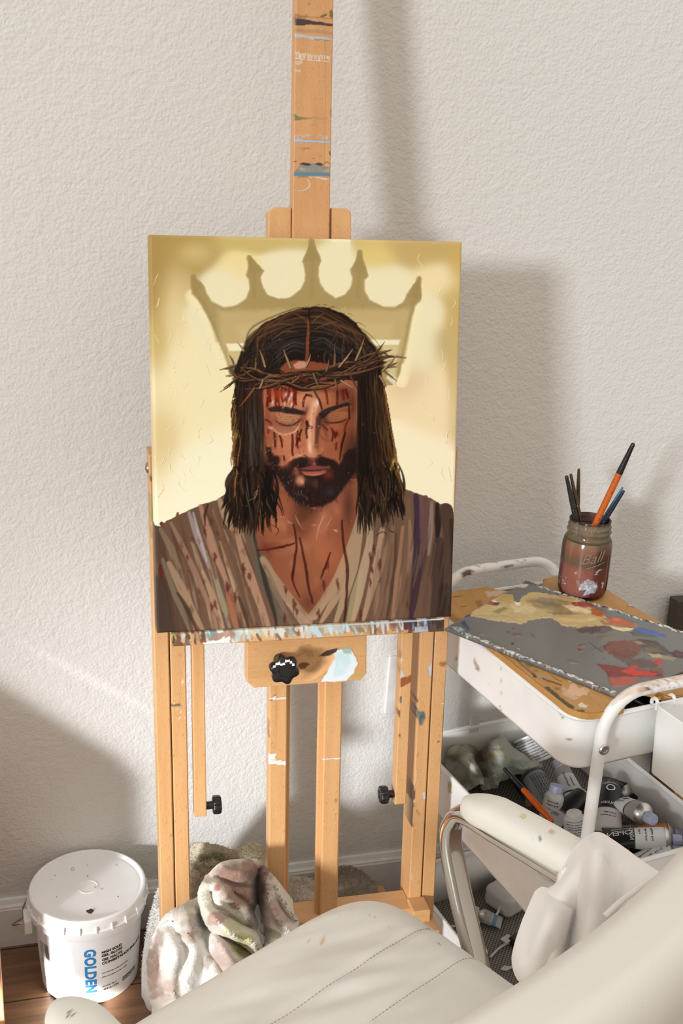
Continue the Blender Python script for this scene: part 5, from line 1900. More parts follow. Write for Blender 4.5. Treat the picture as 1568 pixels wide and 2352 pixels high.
def p_pal(p):
    rs = np.random.RandomState(9)
    for _ in range(40):
        x, y = rs.uniform(80, 1500), rs.uniform(1050, 1680)
        p.stroke(c4([(x, y), (x + rs.uniform(-30, 30), y + rs.uniform(-8, 14))]), rs.uniform(1, 3), [(92, 88, 86), (140, 134, 130), (110, 84, 70)][rs.randint(3)], .35, soft=1.5)
    P4 = lambda L, c, s=1.2, o=.97, r=2, **k: p.poly(c4(L), c, s, o, rag=r, **k)
    P4([(215, 1200), (235, 1170), (300, 1125), (420, 1062), (490, 1070), (500, 1105), (525, 1118), (545, 1085), (600, 1050), (700, 1060), (880, 1082), (935, 1112), (1000, 1150), (1060, 1200), (1150, 1250), (1255, 1288), (1190, 1299), (1110, 1278), (1040, 1264), (900, 1280), (800, 1258), (742, 1218), (680, 1217), (600, 1228), (545, 1254), (470, 1242), (330, 1224), (240, 1206)], (204, 178, 124), 1.2, .98, 3)
    P4([(420, 1064), (490, 1072), (500, 1106), (470, 1130), (400, 1110)], (196, 166, 98), 2, .9, 2)
    P4([(250, 1170), (340, 1130), (440, 1140), (400, 1180), (330, 1200), (240, 1195)], (214, 190, 136), 2, .9, 2)
    P4([(470, 1130), (560, 1130), (640, 1160), (600, 1200), (500, 1190)], (222, 202, 156), 3, .8, 3)
    P4([(545, 1088), (600, 1056), (700, 1066), (640, 1085), (570, 1110)], (206, 178, 122), 2, .9, 1)
    P4([(570, 1110), (640, 1090), (760, 1095), (860, 1120), (820, 1150), (860, 1180), (760, 1180), (640, 1150)], (150, 130, 92), 5, .85, 3)
    P4([(640, 1110), (740, 1110), (800, 1140), (700, 1150)], (126, 112, 82), 5, .8, 3)
    P4([(700, 1180), (800, 1175), (940, 1190), (860, 1200), (760, 1200)], (132, 112, 80), 3, .7, 2)
    P4([(350, 1180), (430, 1150), (470, 1158), (400, 1190)], (140, 126, 84), 2.5, .8, 2)
    P4([(300, 1130), (345, 1105), (390, 1110), (400, 1128), (350, 1132)], (150, 60, 52), 2, .85, 3)
    P4([(345, 1105), (370, 1100), (400, 1120), (365, 1118)], (240, 232, 216), 1.5, .9, 1)
    P4([(370, 1118), (405, 1122), (390, 1142), (362, 1135)], (96, 30, 30), 1.5, .9, 1)
    P4([(500, 1115), (540, 1122), (535, 1140), (505, 1132)], (242, 234, 214), 2, .9, 1)
    P4([(800, 1138), (880, 1140), (960, 1165), (1030, 1195), (940, 1185), (860, 1170)], (240, 218, 172), 2, .9, 1.5)
    P4([(858, 1118), (930, 1112), (1005, 1132), (1000, 1150), (940, 1152), (880, 1142)], (152, 62, 42), 2, .95, 2)
    P4([(985, 1150), (1050, 1172), (1080, 1195), (1050, 1210), (985, 1198)], (192, 92, 46), 2, .95, 2)
    P4([(1060, 1222), (1140, 1212), (1200, 1226), (1250, 1252), (1245, 1275), (1150, 1262), (1090, 1248)], (198, 92, 48), 2, .95, 2)
    P4([(1120, 1220), (1165, 1222), (1180, 1235), (1140, 1238)], (226, 116, 66), 1.5, .9, 1)
    P4([(1040, 1230), (1120, 1252), (1220, 1270), (1200, 1284), (1100, 1270), (1050, 1255)], (150, 104, 74), 3, .8, 2)
    P4([(1080, 1262), (1190, 1282), (1258, 1280), (1240, 1294), (1180, 1298), (1110, 1280)], (238, 218, 160), 1.4, .95, 1)
    P4([(1250, 1240), (1285, 1255), (1280, 1275), (1245, 1270)], (170, 126, 88), 3, .7, 2)
    P4([(760, 1215), (860, 1225), (1000, 1215), (1040, 1230), (960, 1245), (830, 1250)], (224, 196, 140), 3, .8, 2)
    P4([(880, 1292), (960, 1272), (1100, 1270), (1130, 1290), (1040, 1320), (920, 1318)], (92, 70, 68), 5, .8, 3)
    P4([(1020, 1330), (1150, 1318), (1240, 1345), (1150, 1370), (1050, 1360)], (128, 116, 100), 6, .6, 3)
    P4([(1236, 1306), (1280, 1300), (1370, 1325), (1400, 1340), (1320, 1340), (1255, 1330)], (92, 94, 80), 2.5, .9, 2)
    P4([(1250, 1292), (1290, 1280), (1330, 1284), (1400, 1306), (1462, 1330), (1440, 1338), (1370, 1326), (1280, 1306)], (66, 98, 180), 1.2, .97, 1.2)
    P4([(1050, 1400), (1110, 1368), (1200, 1355), (1290, 1378), (1310, 1410), (1270, 1460), (1190, 1485), (1120, 1450)], (126, 68, 54), 4, .95, 3)
    P4([(1100, 1440), (1200, 1420), (1300, 1440), (1240, 1480), (1190, 1498)], (110, 66, 56), 4, .8, 3)
    P4([(1225, 1360), (1300, 1348), (1390, 1362), (1450, 1400), (1495, 1442), (1420, 1452), (1330, 1432), (1300, 1395)], (78, 70, 58), 2, .95, 2)
    P4([(1240, 1362), (1290, 1362), (1330, 1385), (1290, 1390)], (168, 150, 122), 3, .8, 2)
    P4([(1310, 1400), (1400, 1410), (1440, 1430), (1330, 1440)], (128, 110, 88), 4, .7, 2)
    P4([(1340, 1440), (1430, 1450), (1530, 1470), (1510, 1488), (1400, 1470)], (160, 146, 112), 2, .9, 2)
    P4([(1360, 1446), (1440, 1455), (1430, 1470), (1370, 1462)], (196, 178, 130), 2, .8, 1.5)
    P4([(1480, 1440), (1520, 1420), (1575, 1432), (1575, 1470), (1520, 1468)], (80, 52, 46), 2.5, .95, 2)
    P4([(1190, 1490), (1300, 1470), (1420, 1490), (1400, 1530), (1230, 1530)], (94, 66, 60), 6, .8, 3)
    P4([(1018, 1508), (1080, 1512), (1200, 1530), (1310, 1545), (1440, 1560), (1440, 1585), (1300, 1592), (1100, 1592), (1070, 1550)], (128, 44, 40), 3, .95, 2.5)
    P4([(1170, 1560), (1205, 1540), (1260, 1513), (1283, 1520), (1260, 1548), (1340, 1556), (1400, 1572), (1390, 1590), (1260, 1586), (1200, 1568)], (206, 50, 38), 1.6, .97, 1.5)
    P4([(1095, 1598), (1180, 1592), (1290, 1590), (1270, 1620), (1200, 1645), (1120, 1648)], (182, 86, 64), 2.5, .95, 2)
    P4([(1365, 1492), (1410, 1474), (1450, 1500), (1400, 1510)], (214, 56, 38), 1.6, .97, 1.5)
    P4([(1380, 1490), (1410, 1490), (1395, 1505)], (120, 24, 22), 1.4, .9, 1)
    P4([(1350, 1540), (1440, 1530), (1450, 1560), (1380, 1560)], (140, 70, 52), 4, .7, 2)
    P4([(160, 1240), (185, 1232), (215, 1285), (212, 1300), (192, 1298)], (44, 52, 112), 1.5, .9, 1.5)
    P4([(180, 1205), (215, 1190), (225, 1200), (190, 1215)], (40, 46, 96), 1.5, .8, 1)
    for L, c in (([(485, 1280), (500, 1276), (512, 1290), (490, 1290)], (110, 84, 60)), ([(480, 1310), (520, 1312), (545, 1330), (500, 1332)], (122, 84, 60)), ([(445, 1300), (465, 1305), (460, 1312)], (50, 46, 46)), ([(480, 1372), (495, 1370), (492, 1388), (482, 1386)], (40, 38, 38)), ([(270, 1312), (315, 1310), (310, 1322), (280, 1324)], (150, 110, 90)), ([(890, 1390), (930, 1380), (950, 1392), (915, 1402)], (140, 84, 54)), ([(900, 1408), (940, 1420), (910, 1428)], (110, 78, 62)), ([(830, 1478), (880, 1490), (910, 1506), (850, 1500)], (126, 104, 88)), ([(510, 1405), (530, 1408), (535, 1416)], (190, 170, 146)), ([(600, 1310), (630, 1335), (625, 1342)], (110, 86, 80))):
        P4(L, c, 1.4, .85, 1)
    p.stroke(c4([(975, 1370), (1010, 1400), (1055, 1432)]), 1.6, (70, 62, 58), .8)
    p.stroke(c4([(985, 1420), (1030, 1405)]), 1.2, (80, 70, 66), .7)
    # crusted rims
    for a, c, n_ in (((75, 1278), (1120, 1692), 300), ((560, 985), (1560, 1312), 130), ((500, 1015), (560, 985), 20)):
        for _ in range(n_):
            k = rs.rand()
            x, y = a[0] + (c[0] - a[0]) * k, a[1] + (c[1] - a[1]) * k
            col = [(226, 228, 226), (54, 52, 48), (190, 200, 206), (150, 140, 110), (236, 232, 220)][rs.randint(5)]
            p.stroke(c4([(x, y + rs.uniform(-14, 3)), (x + rs.uniform(8, 34), y + rs.uniform(-8, 8))]), rs.uniform(1.5, 3.5), col, .85, soft=1, taper=(.6, .4))
    P4([(70, 1278), (130, 1250), (180, 1262), (230, 1320), (130, 1310)], (96, 100, 100), 2, .9, 3, tex=.4)
    P4([(100, 1275), (150, 1268), (190, 1300), (140, 1306)], (190, 206, 218), 2, .8, 3, tex=.6)
    P4([(500, 1010), (540, 985), (640, 990), (650, 1000), (560, 1012)], (92, 92, 80), 1.5, .95, 2)
    P4([(495, 1012), (540, 1000), (590, 1006), (570, 1020), (520, 1018)], (222, 218, 208), 1.5, .9, 2)


m_pal = painted('palette_grey', srgb(122, 120, 118), .3, .05, 300)
nu, nv = 300, 270
P = lerp_grid(L_, F_, R_, K_, nu, nv)
p = Painter(P)
p_pal(p)
thick = p.A * (.35 + 1.3 * p.fbm(p.X * 1.0, p.Y * 2.0, 14.0, 3))
P[..., 2] += np.clip(thick, 0, 1.3) * .0016
mb = MB().grid([[Vector(q) for q in row] for row in P])
ring = [j for j in range(nu)] + [i * nu + nu - 1 for i in range(1, nv)] + [(nv - 1) * nu + j for j in range(nu - 2, -1, -1)] + [i * nu for i in range(nv - 2, 0, -1)]
nb, R0 = len(mb.v), len(ring)
mb.v += [Vector((mb.v[i].x, mb.v[i].y, ZP0)) for i in ring]
mb.f += [(ring[k], nb + k, nb + (k + 1) % R0, ring[(k + 1) % R0]) for k in range(R0)]
mb.f.append(tuple(nb + k for k in range(R0)))
o = solo('palette', mb, m_pal, 'grey glass palette smeared with oil paint lying askew on the bamboo board', 'palette', sharp=50)
buf = np.zeros((len(mb.v), 4), np.float32)
buf[:nu * nv, :3] = p.C.reshape(-1, 3)
buf[:nu * nv, 3] = p.A.reshape(-1)
buf[nu * nv:] = (.10, .10, .10, 1)
at = o.data.color_attributes['paint']
at.data.foreach_set('color', buf.ravel())

# ================================================================ JAR WITH BRUSHES
jc = at_z(1334, 1361, ZB1 + .0004)
jar = thing('mason_jar', 'glass mason jar of murky brown-red water with brushes in it, on the bamboo board', 'jar', tuple(jc))
m_glass = bpy.data.materials.new('jar_glass')
m_glass.use_nodes = True
t = m_glass.node_tree
t.nodes.remove(t.nodes['Principled BSDF'])
tr = node(t, 'ShaderNodeBsdfTransparent')
tr.inputs[0].default_value = (.93, .94, .92, 1)
gl = node(t, 'ShaderNodeBsdfGlossy')
gl.inputs['Roughness'].default_value = .04
fz = node(t, 'ShaderNodeLayerWeight')
fz.inputs['Blend'].default_value = .32
mx = node(t, 'ShaderNodeMixShader')
link(t, fz.outputs['Fresnel'], mx.inputs[0])
link(t, tr.outputs[0], mx.inputs[1])
link(t, gl.outputs[0], mx.inputs[2])
df = node(t, 'ShaderNodeBsdfDiffuse')
a = node(t, 'ShaderNodeAttribute')
a.attribute_name = 'paint'
link(t, a.outputs['Color'], df.inputs[0])
mx2 = node(t, 'ShaderNodeMixShader')
link(t, a.outputs['Alpha'], mx2.inputs[0])
link(t, mx.outputs[0], mx2.inputs[1])
link(t, df.outputs[0], mx2.inputs[2])
link(t, mx2.outputs[0], t.nodes['Material Output'].inputs[0])

pr = [(.0285, .0015), (.032, 0), (.0350, .0018), (.0375, .007), (.0387, .014), (.0392, .024), (.0392, .040), (.0392, .060), (.0392, .078), (.0388, .086), (.0372, .0935), (.0345, .0985), (.0332, .1015), (.0330, .1045), (.0343, .1065), (.0350, .1078), (.0343, .1092), (.0330, .1108), (.0328, .1135), (.0336, .1150), (.0340, .1162), (.0333, .1176), (.0322, .1195), (.0322, .1235), (.0328, .1250), (.0322, .1266), (.0306, .1270), (.0296, .1262), (.0296, .1000)]
# refine the body for stains
fine = []
for a_, c_ in zip(pr, pr[1:]):
    k = max(1, int(math.hypot(a_[0] - c_[0], a_[1] - c_[1]) / .0018))
    fine += [(a_[0] + (c_[0] - a_[0]) * q / k, a_[1] + (c_[1] - a_[1]) * q / k) for q in range(k)]
fine.append(pr[-1])
nj = 128
mb = MB().lathe(jc, fine, (0, 0, 1), nj, False)
o = mb.build('glass', m_glass, jar, sharp=70)
P = np.array([tuple(v) for v in mb.v]).reshape(len(fine), nj, 3)
p = Painter(P)
zj = lambda L: [(1260 + x / 5.88, 1000 + y / 5.88) for x, y in L]
p.poly(zj([(380, 2070), (440, 2000), (480, 1960), (540, 1940), (610, 1980), (660, 2040), (610, 2130), (520, 2140), (450, 2180), (500, 2090), (420, 2100)]), (206, 216, 232), 1.5, .9, rag=4, rscale=7, tex=.7, tscale=(4, 4))
p.stroke(zj([(640, 1850), (690, 1820), (710, 1815)]), 2.5, (206, 206, 210), .8, wob=2)
p.stroke(zj([(620, 1890), (650, 1870)]), 3, (200, 180, 170), .8, wob=2)
p.stroke(zj([(715, 2000), (735, 1990), (720, 2060)]), 3, (222, 180, 160), .85, wob=1)
p.dots(16, 1275, 1300, 1322, 1345, 1.6, (214, 204, 200), .8)
p.blob(1322, 1316, 2, 2, (226, 220, 220), .9)
p.poly(zj([(230, 1180), (300, 1220), (480, 1260), (640, 1270), (860, 1220), (860, 1290), (640, 1340), (460, 1330), (240, 1270)]), (176, 160, 132), 5, .45, rag=5, tex=.7, tscale=(3, 5))
p.dots(24, 1300, 1400, 1205, 1232, 1.8, (80, 60, 44), .75)
p.dots(14, 1300, 1400, 1200, 1235, 2, (214, 206, 190), .6)
p.poly(zj([(180, 1320), (300, 1290), (560, 1360), (800, 1380), (860, 1370), (860, 1440), (640, 1450), (400, 1420), (200, 1400)]), (124, 104, 72), 6, .5, rag=6, tex=.6, tscale=(6, 4))
away = ((P - np.array(jc))[..., :2] @ np.array(-jc.xy)) < 0
hz = P[..., 2] - jc.z
p.A[away] = 0
inside = away & (hz > .088)
p.C[inside] = srgb(104, 66, 54)[:3]
p.A[inside] = .78
neck = (~away) & (hz > .097) & (hz < .124)
p.C[neck] = p.C[neck] * p.A[neck][:, None] + np.array(srgb(150, 138, 118)[:3]) * (1 - p.A[neck][:, None])
p.A[neck] = np.maximum(p.A[neck], .42)
p.store(o.data)

m_liq, t, b = nt('murky_water')
v = coords(t)
sx = node(t, 'ShaderNodeSeparateXYZ')
link(t, v, sx.inputs[0])
ad = node(t, 'ShaderNodeMath', operation='MULTIPLY_ADD')
link(t, noise_tex(t, coords(t, (18, 18, 60)), 1.0, 3.0), ad.inputs[0])
ad.inputs[1].default_value = .012
link(t, sx.outputs[2], ad.inputs[2])
sc_ = node(t, 'ShaderNodeMath', operation='MULTIPLY')
link(t, ad.outputs[0], sc_.inputs[0])
sc_.inputs[1].default_value = 10.0
link(t, ramp(t, sc_.outputs[0], [(.05, srgb(168, 106, 98)), (.58, srgb(172, 106, 94)), (.66, srgb(126, 102, 84)), (.78, srgb(146, 104, 84)), (.90, srgb(174, 112, 94)), (1.0, srgb(152, 128, 96))]), b.inputs['Base Color'])
b.inputs['Roughness'].default_value = .15
mb = MB().lathe(jc, [(.030, .003), (.0345, .006), (.0372, .015), (.0380, .025), (.0380, .078), (.0372, .0865), (.0352, .0935)], (0, 0, 1), 64)
mb.build('water', m_liq, jar, sharp=50)


def jar_wrap(px, py):
    """angle and height where a sight line meets the jar's side"""
    d = Vector(ray(px, py))
    c = Vector(CAM) - jc
    r = .0394
    A_, B_, C_ = d.x ** 2 + d.y ** 2, 2 * (c.x * d.x + c.y * d.y), c.x ** 2 + c.y ** 2 - r * r
    k = (-B_ - math.sqrt(max(B_ * B_ - 4 * A_ * C_, 0))) / (2 * A_)
    h = c + d * k
    return math.atan2(h.y, h.x), h.z, r


m_emb = plain('raised_glass', (.26, .19, .15, 1), .06, mott=.02)
a0, z0, r0 = jar_wrap(1332, 1297)
tb = text_mb('Ball', .024, None, (1, 0, 0), (0, 1, 0), .001, wrap=lambda x, y, z: jc + Vector((math.cos(a0 + x / r0) * (r0 + z - .0002), math.sin(a0 + x / r0) * (r0 + z - .0002), z0 + y + x * .22)), shear=.35)
tb.build('raised_lettering', m_emb, jar, smooth=False)
mb = MB()
mb.tube([jc + Vector((math.cos(a0 + x / r0) * r0, math.sin(a0 + x / r0) * r0, z0 - .009 + x * .35)) for x in np.linspace(.004, .042, 14)], [.0002 + .0006 * math.sin(math.pi * k / 13) for k in range(14)], 6)
mb.build('raised_swash', m_emb, jar)
a1, z1, _ = jar_wrap(1322, 1340)
m_emb2 = plain('raised_glass_painted', (.34, .24, .23, 1), .1, mott=.02)
tb = text_mb('MASON', .0095, None, (1, 0, 0), (0, 1, 0), .0008, wrap=lambda x, y, z: jc + Vector((math.cos(a1 + x / r0) * (r0 + z - .0002), math.sin(a1 + x / r0) * (r0 + z - .0002), z1 + y)), spacing=1.05)
tb.build('raised_lettering', m_emb2, jar, smooth=False)

jn = Vector((jc.x, jc.y, 0)).normalized()


def brush(name, label, tip, mouth, r, parts, off=0.0, depth=.085, grp=None):
    """a brush standing head down in the jar; parts: (fraction along handle, material)"""
    o0 = jc + Z * .08 + jn * off
    a_ = at_plane(*tip, o0, jn)
    m_ = at_plane(*mouth, o0, jn)
    dr = (m_ - a_).normalized()
    k = (m_.z - (jc.z + .012)) / -dr.z
    e_ = m_ + dr * k
    # stay inside the glass
    c2 = Vector((jc.x, jc.y, e_.z))
    w_ = e_ - c2
    if w_.length > .030:
        e_ = c2 + w_.normalized() * .030
    root = thing(name, label, 'brush', tuple(e_), grp)
    L = (e_ - a_).length
    ax = (e_ - a_).normalized()
    s = 0.0
    for frac, m in parts:
        n_ = 14
        pr_ = []
        hs = [L * (s + (frac - s) * q / n_) for q in range(n_ + 1)]
        if s == 0:
            hs = [0, r * .04, r * .12, r * .24, r * .4, r * .62, r * 1.2, .02, .035] + [h for h in hs if h > .04]
        for h in hs:
            rr_ = r * (.62 + .38 * min(1, h / .05)) if h < .05 else r
            if h > .62 * L:
                rr_ = r * (1 - .35 * (h / L - .62) / .38)
            if h < r * .62:
                rr_ *= math.sqrt(max(1 - (1 - h / (r * .62)) ** 2, 0.02))
            pr_.append((max(rr_, .0003), h))
        MB().lathe(a_, pr_, ax, 16).build('handle' if frac > .6 or len(parts) == 1 else 'handle_end', m, root, sharp=60)
        s = frac
    return root


def speck(name, c, sp, amt=.62, rough=.25):
    m, t, b = nt(name)
    v = coords(t)
    n = noise_tex(t, v, 160.0, 3.0, .6)
    n2 = noise_tex(t, v, 420.0, 2.0, .6)
    c1 = mixc(t, ramp(t, n, [(amt, (0, 0, 0, 1)), (amt + .03, (1, 1, 1, 1))]), c, sp[0])
    c2_ = mixc(t, ramp(t, n2, [(.68, (0, 0, 0, 1)), (.71, (1, 1, 1, 1))]), c1, sp[1])
    link(t, c2_, b.inputs['Base Color'])
    b.inputs['Roughness'].default_value = rough
    return m


m_blk = speck('black_lacquer', (.014, .014, .016, 1), ((.02, .02, .02, 1), (.5, .5, .48, 1)), .9)
m_org = speck('orange_lacquer', srgb(206, 98, 34), (srgb(120, 96, 64), srgb(60, 52, 44)), .60)
m_brn = speck('dark_brown_lacquer', srgb(64, 48, 30), (srgb(180, 146, 96), srgb(150, 120, 80)), .68)
m_olv = speck('olive_lacquer', srgb(72, 60, 38), (srgb(60, 46, 30), srgb(150, 140, 110)), .6)
m_blu = speck('blue_lacquer', srgb(66, 128, 164), (srgb(50, 100, 130), srgb(120, 160, 180)), .7)
m_nvy = speck('navy_lacquer', srgb(34, 38, 54), (srgb(40, 44, 60), srgb(140, 140, 140)), .7)
G_ = 'brushes in the jar'
brush('paint_brush', 'thick black-handled brush at the left side of the jar', (1300, 1092), (1320, 1182), .0044, [(1, m_blk)], -.012, grp=G_)
brush('paint_brush', 'dark brown brush with a tan streak, just right of the thick black one', (1310, 1088), (1331, 1190), .0036, [(1, m_brn)], -.004, grp=G_)
brush('paint_brush', 'olive-brown upright brush at the back of the jar', (1329, 1076), (1326, 1170), .0036, [(1, m_olv)], .014, grp=G_)
brush('paint_brush', 'long orange brush with a black end leaning right out of the jar', (1455, 1017), (1375, 1186), .0052, [(.205, m_blk), (1, m_org)], -.010, grp=G_)
brush('paint_brush', 'thin bright blue brush leaning right in the jar', (1430, 1119), (1391, 1182), .0026, [(1, m_blu)], .012, grp=G_)
brush('paint_brush', 'short navy brush in front of the thin blue one', (1433, 1126), (1396, 1184), .0036, [(1, m_nvy)], .002, grp=G_)

# ================================================================ CHAIR
_cc = math.radians(28.8)
HX = Vector((math.cos(_cc), math.sin(_cc), 0))
HY = Vector((-math.sin(_cc), math.cos(_cc), 0))
HO = Vector((0.3722, 1.113, 0))


def ch(x, y, z):
    return HO + HX * x + HY * y + Z * z


def leather(name, c, rough=.42):
    m, t, b = nt(name)
    v = coords(t)
    n = noise_tex(t, v, 9.0, 3.0)
    link(t, ramp(t, n, [(.3, tuple(x * .965 for x in c[:3]) + (1,)), (.7, c)]), b.inputs['Base Color'])
    b.inputs['Roughness'].default_value = rough
    vo = node(t, 'ShaderNodeTexVoronoi')
    vo.inputs['Scale'].default_value = 620.0
    link(t, v, vo.inputs['Vector'])
    a_ = node(t, 'ShaderNodeMath', operation='ADD')
    link(t, vo.outputs[0], a_.inputs[0])
    link(t, noise_tex(t, v, 130.0, 2.0), a_.inputs[1])
    bump(t, b, a_.outputs[0], .10, .0006)
    at_ = node(t, 'ShaderNodeAttribute')
    at_.attribute_name = 'paint'
    src = b.inputs['Base Color'].links[0].from_socket
    link(t, mixc(t, at_.outputs['Alpha'], src, at_.outputs['Color']), b.inputs['Base Color'])
    return m


m_lea = leather('cream_leather', (.77, .745, .69, 1))
m_lea2 = leather('cream_leather_arm', (.78, .755, .69, 1))
m_chrome, t, b = nt('chrome')
b.inputs['Base Color'].default_value = (.62, .60, .58, 1)
b.inputs['Metallic'].default_value = 1
n = noise_tex(t, coords(t), 30.0, 2.0)
link(t, ramp(t, n, [(.3, (.05, .05, .05, 1)), (.7, (.13, .13, .13, 1))]), b.inputs['Roughness'])

chair = thing('office_chair', 'cream leather office chair with chrome arms, cut off by the bottom edge', 'chair', tuple(ch(-.23, -.23, 0)))


def pad(name, fx, nu, nv, m, paint=None, disp=None):
    """closed cushion: fx(u,v)-> top point, bottom point"""
    T = [[None] * nu for _ in range(nv)]
    Bm = [[None] * nu for _ in range(nv)]
    for i in range(nv):
        for j in range(nu):
            T[i][j], Bm[i][j] = fx(j / (nu - 1), i / (nv - 1))
    mb = MB().grid(T)
    k = len(mb.v)
    mb.grid(Bm)
    ring = [j for j in range(nu)] + [i * nu + nu - 1 for i in range(1, nv)] + [(nv - 1) * nu + j for j in range(nu - 2, -1, -1)] + [i * nu for i in range(nv - 2, 0, -1)]
    R0 = len(ring)
    mb.f += [(ring[q], k + ring[q], k + ring[(q + 1) % R0], ring[(q + 1) % R0]) for q in range(R0)]
    o = mb.build(name, m, chair, sharp=0)
    if paint:
        p = Painter(np.array([[tuple(q) for q in r] for r in T]))
        paint(p)
        p.store(o.data)
    return o


SW, SD = .46, .47
# stitched seams, in chair depth
seams = []
for L in ([(999, 2131), (802, 2230), (606, 2345)], [(1090, 2190), (965, 2265), (841, 2348)], [(1139, 2278), (1100, 2308), (1062, 2338)]):
    ys = [(at_z(x, y, .474) - HO).dot(HY) for x, y in L]
    seams.append(ys)
seam_y = [sum(s) / len(s) for s in seams]


def sq(u, v, w, d, r):
    """rounded-square footprint from unit square coordinates in [-1,1]"""
    n_ = 7.0
    x, y = u * 2 - 1, v * 2 - 1
    m_ = max(abs(x), abs(y))
    if m_ < 1e-6:
        return 0.0, 0.0, 0.0
    l = (abs(x) ** n_ + abs(y) ** n_) ** (1 / n_)
    return x * m_ / l * w, y * m_ / l * d, m_


def seat_f(u, v):
    # denser towards the edges
    e = lambda q: .5 - .5 * math.copysign(abs(math.cos(math.pi * q)) ** .75, math.cos(math.pi * q))
    x, y, m_ = sq(e(u), e(v), SW / 2, SD / 2, .06)
    cx, cy = -SW / 2, -SD / 2
    X, Y = x + cx, y + cy
    edge = math.sqrt(max(0, 1 - max(0, (m_ - .80) / .20) ** 2.2))
    z = .443 + .031 * edge + .006 * (1 - m_ * m_)
    for s in seam_y:
        z -= .0035 * math.exp(-((Y - s) / .006) ** 2) * (1 if m_ < .97 else 0)
    # wrinkles over the middle, spreading from the seam
    q = Vector((X * 9 + Y * 22, Y * 7 - X * 3, 0))
    wr = noise.noise(q) * .0062 + noise.noise(q * 2.3) * .0026
    z += wr * math.exp(-((X + .16) / .14) ** 2 - ((Y + .12) / .13) ** 2) * 1.3
    k = ch(X, Y, z)
    kb = ch(cx + x * .97, cy + y * .97, .405 + .020 * (m_ ** 4))
    return k, kb


def p_seat(p):
    for x, y, w, h, c in ((743, 2156, 4, 6, (205, 150, 80)), (737, 2167, 4, 4, (196, 150, 90)), (712, 2160, 5, 2, (222, 190, 150)), (848, 2103, 3, 2, (160, 90, 60)), (862, 2105, 4, 1.5, (190, 130, 90)), (895, 2130, 4, 2, (226, 200, 170)), (836, 2259, 2, 2, (60, 50, 44)), (528, 2331, 1.5, 3, (90, 80, 70)), (1007, 2168, 1.5, 1.5, (90, 80, 70)), (780, 2102, 2, 1, (190, 170, 150))):
        p.blob(x, y, w, h, c, .85, 0, .7)
    p.dots(20, 500, 1100, 2080, 2340, 1.3, (150, 140, 120), .6)


pad('seat_cushion', seat_f, 150, 150, m_lea, p_seat)
m_thread = plain('stitching', (.34, .31, .27, 1), .7)
for s in seam_y:
    mb = MB()
    x = -.012
    while x > -SW + .012:
        def zz(X):
            # height of the cushion at the seam
            m_ = max(abs((X + SW / 2) / (SW / 2)), abs((s + SD / 2) / (SD / 2)))
            e_ = math.sqrt(max(0, 1 - max(0, (m_ - .80) / .20) ** 2.2))
            q = Vector((X * 9 + s * 22, s * 7 - X * 3, 0))
            wr = noise.noise(q) * .0062 + noise.noise(q * 2.3) * .0026
            return .443 + .031 * e_ + .006 * (1 - m_ * m_) - .0035 + wr * math.exp(-((X + .16) / .14) ** 2 - ((s + .12) / .13) ** 2) * 1.3
        mb.tube([ch(x, s, zz(x) + .0004), ch(x - .0030, s, zz(x - .0030) + .0004)], .00045, 5)
        x -= .0052
    mb.build('seam_stitching', m_thread, chair)

# backrest: upright padded slab, top edge towards the camera
def back_f(u, v):
    e = lambda q: .5 - .5 * math.copysign(abs(math.cos(math.pi * q)) ** .75, math.cos(math.pi * q))
    x, y, m_ = sq(e(u), e(v), .25, .20, .06)
    edge = math.sqrt(max(0, 1 - max(0, (m_ - .72) / .28) ** 2.2))
    X = -.225 + x
    zc = .60 + y
    lean = -.435 - (zc - .60) * .10 - .03 * (1 - (x / .25) ** 2) + .03
    th = .012 + .030 * edge
    return ch(X, lean - .02 - th, zc), ch(X, lean - .02 + th, zc)


pad('backrest', back_f, 90, 90, m_lea)


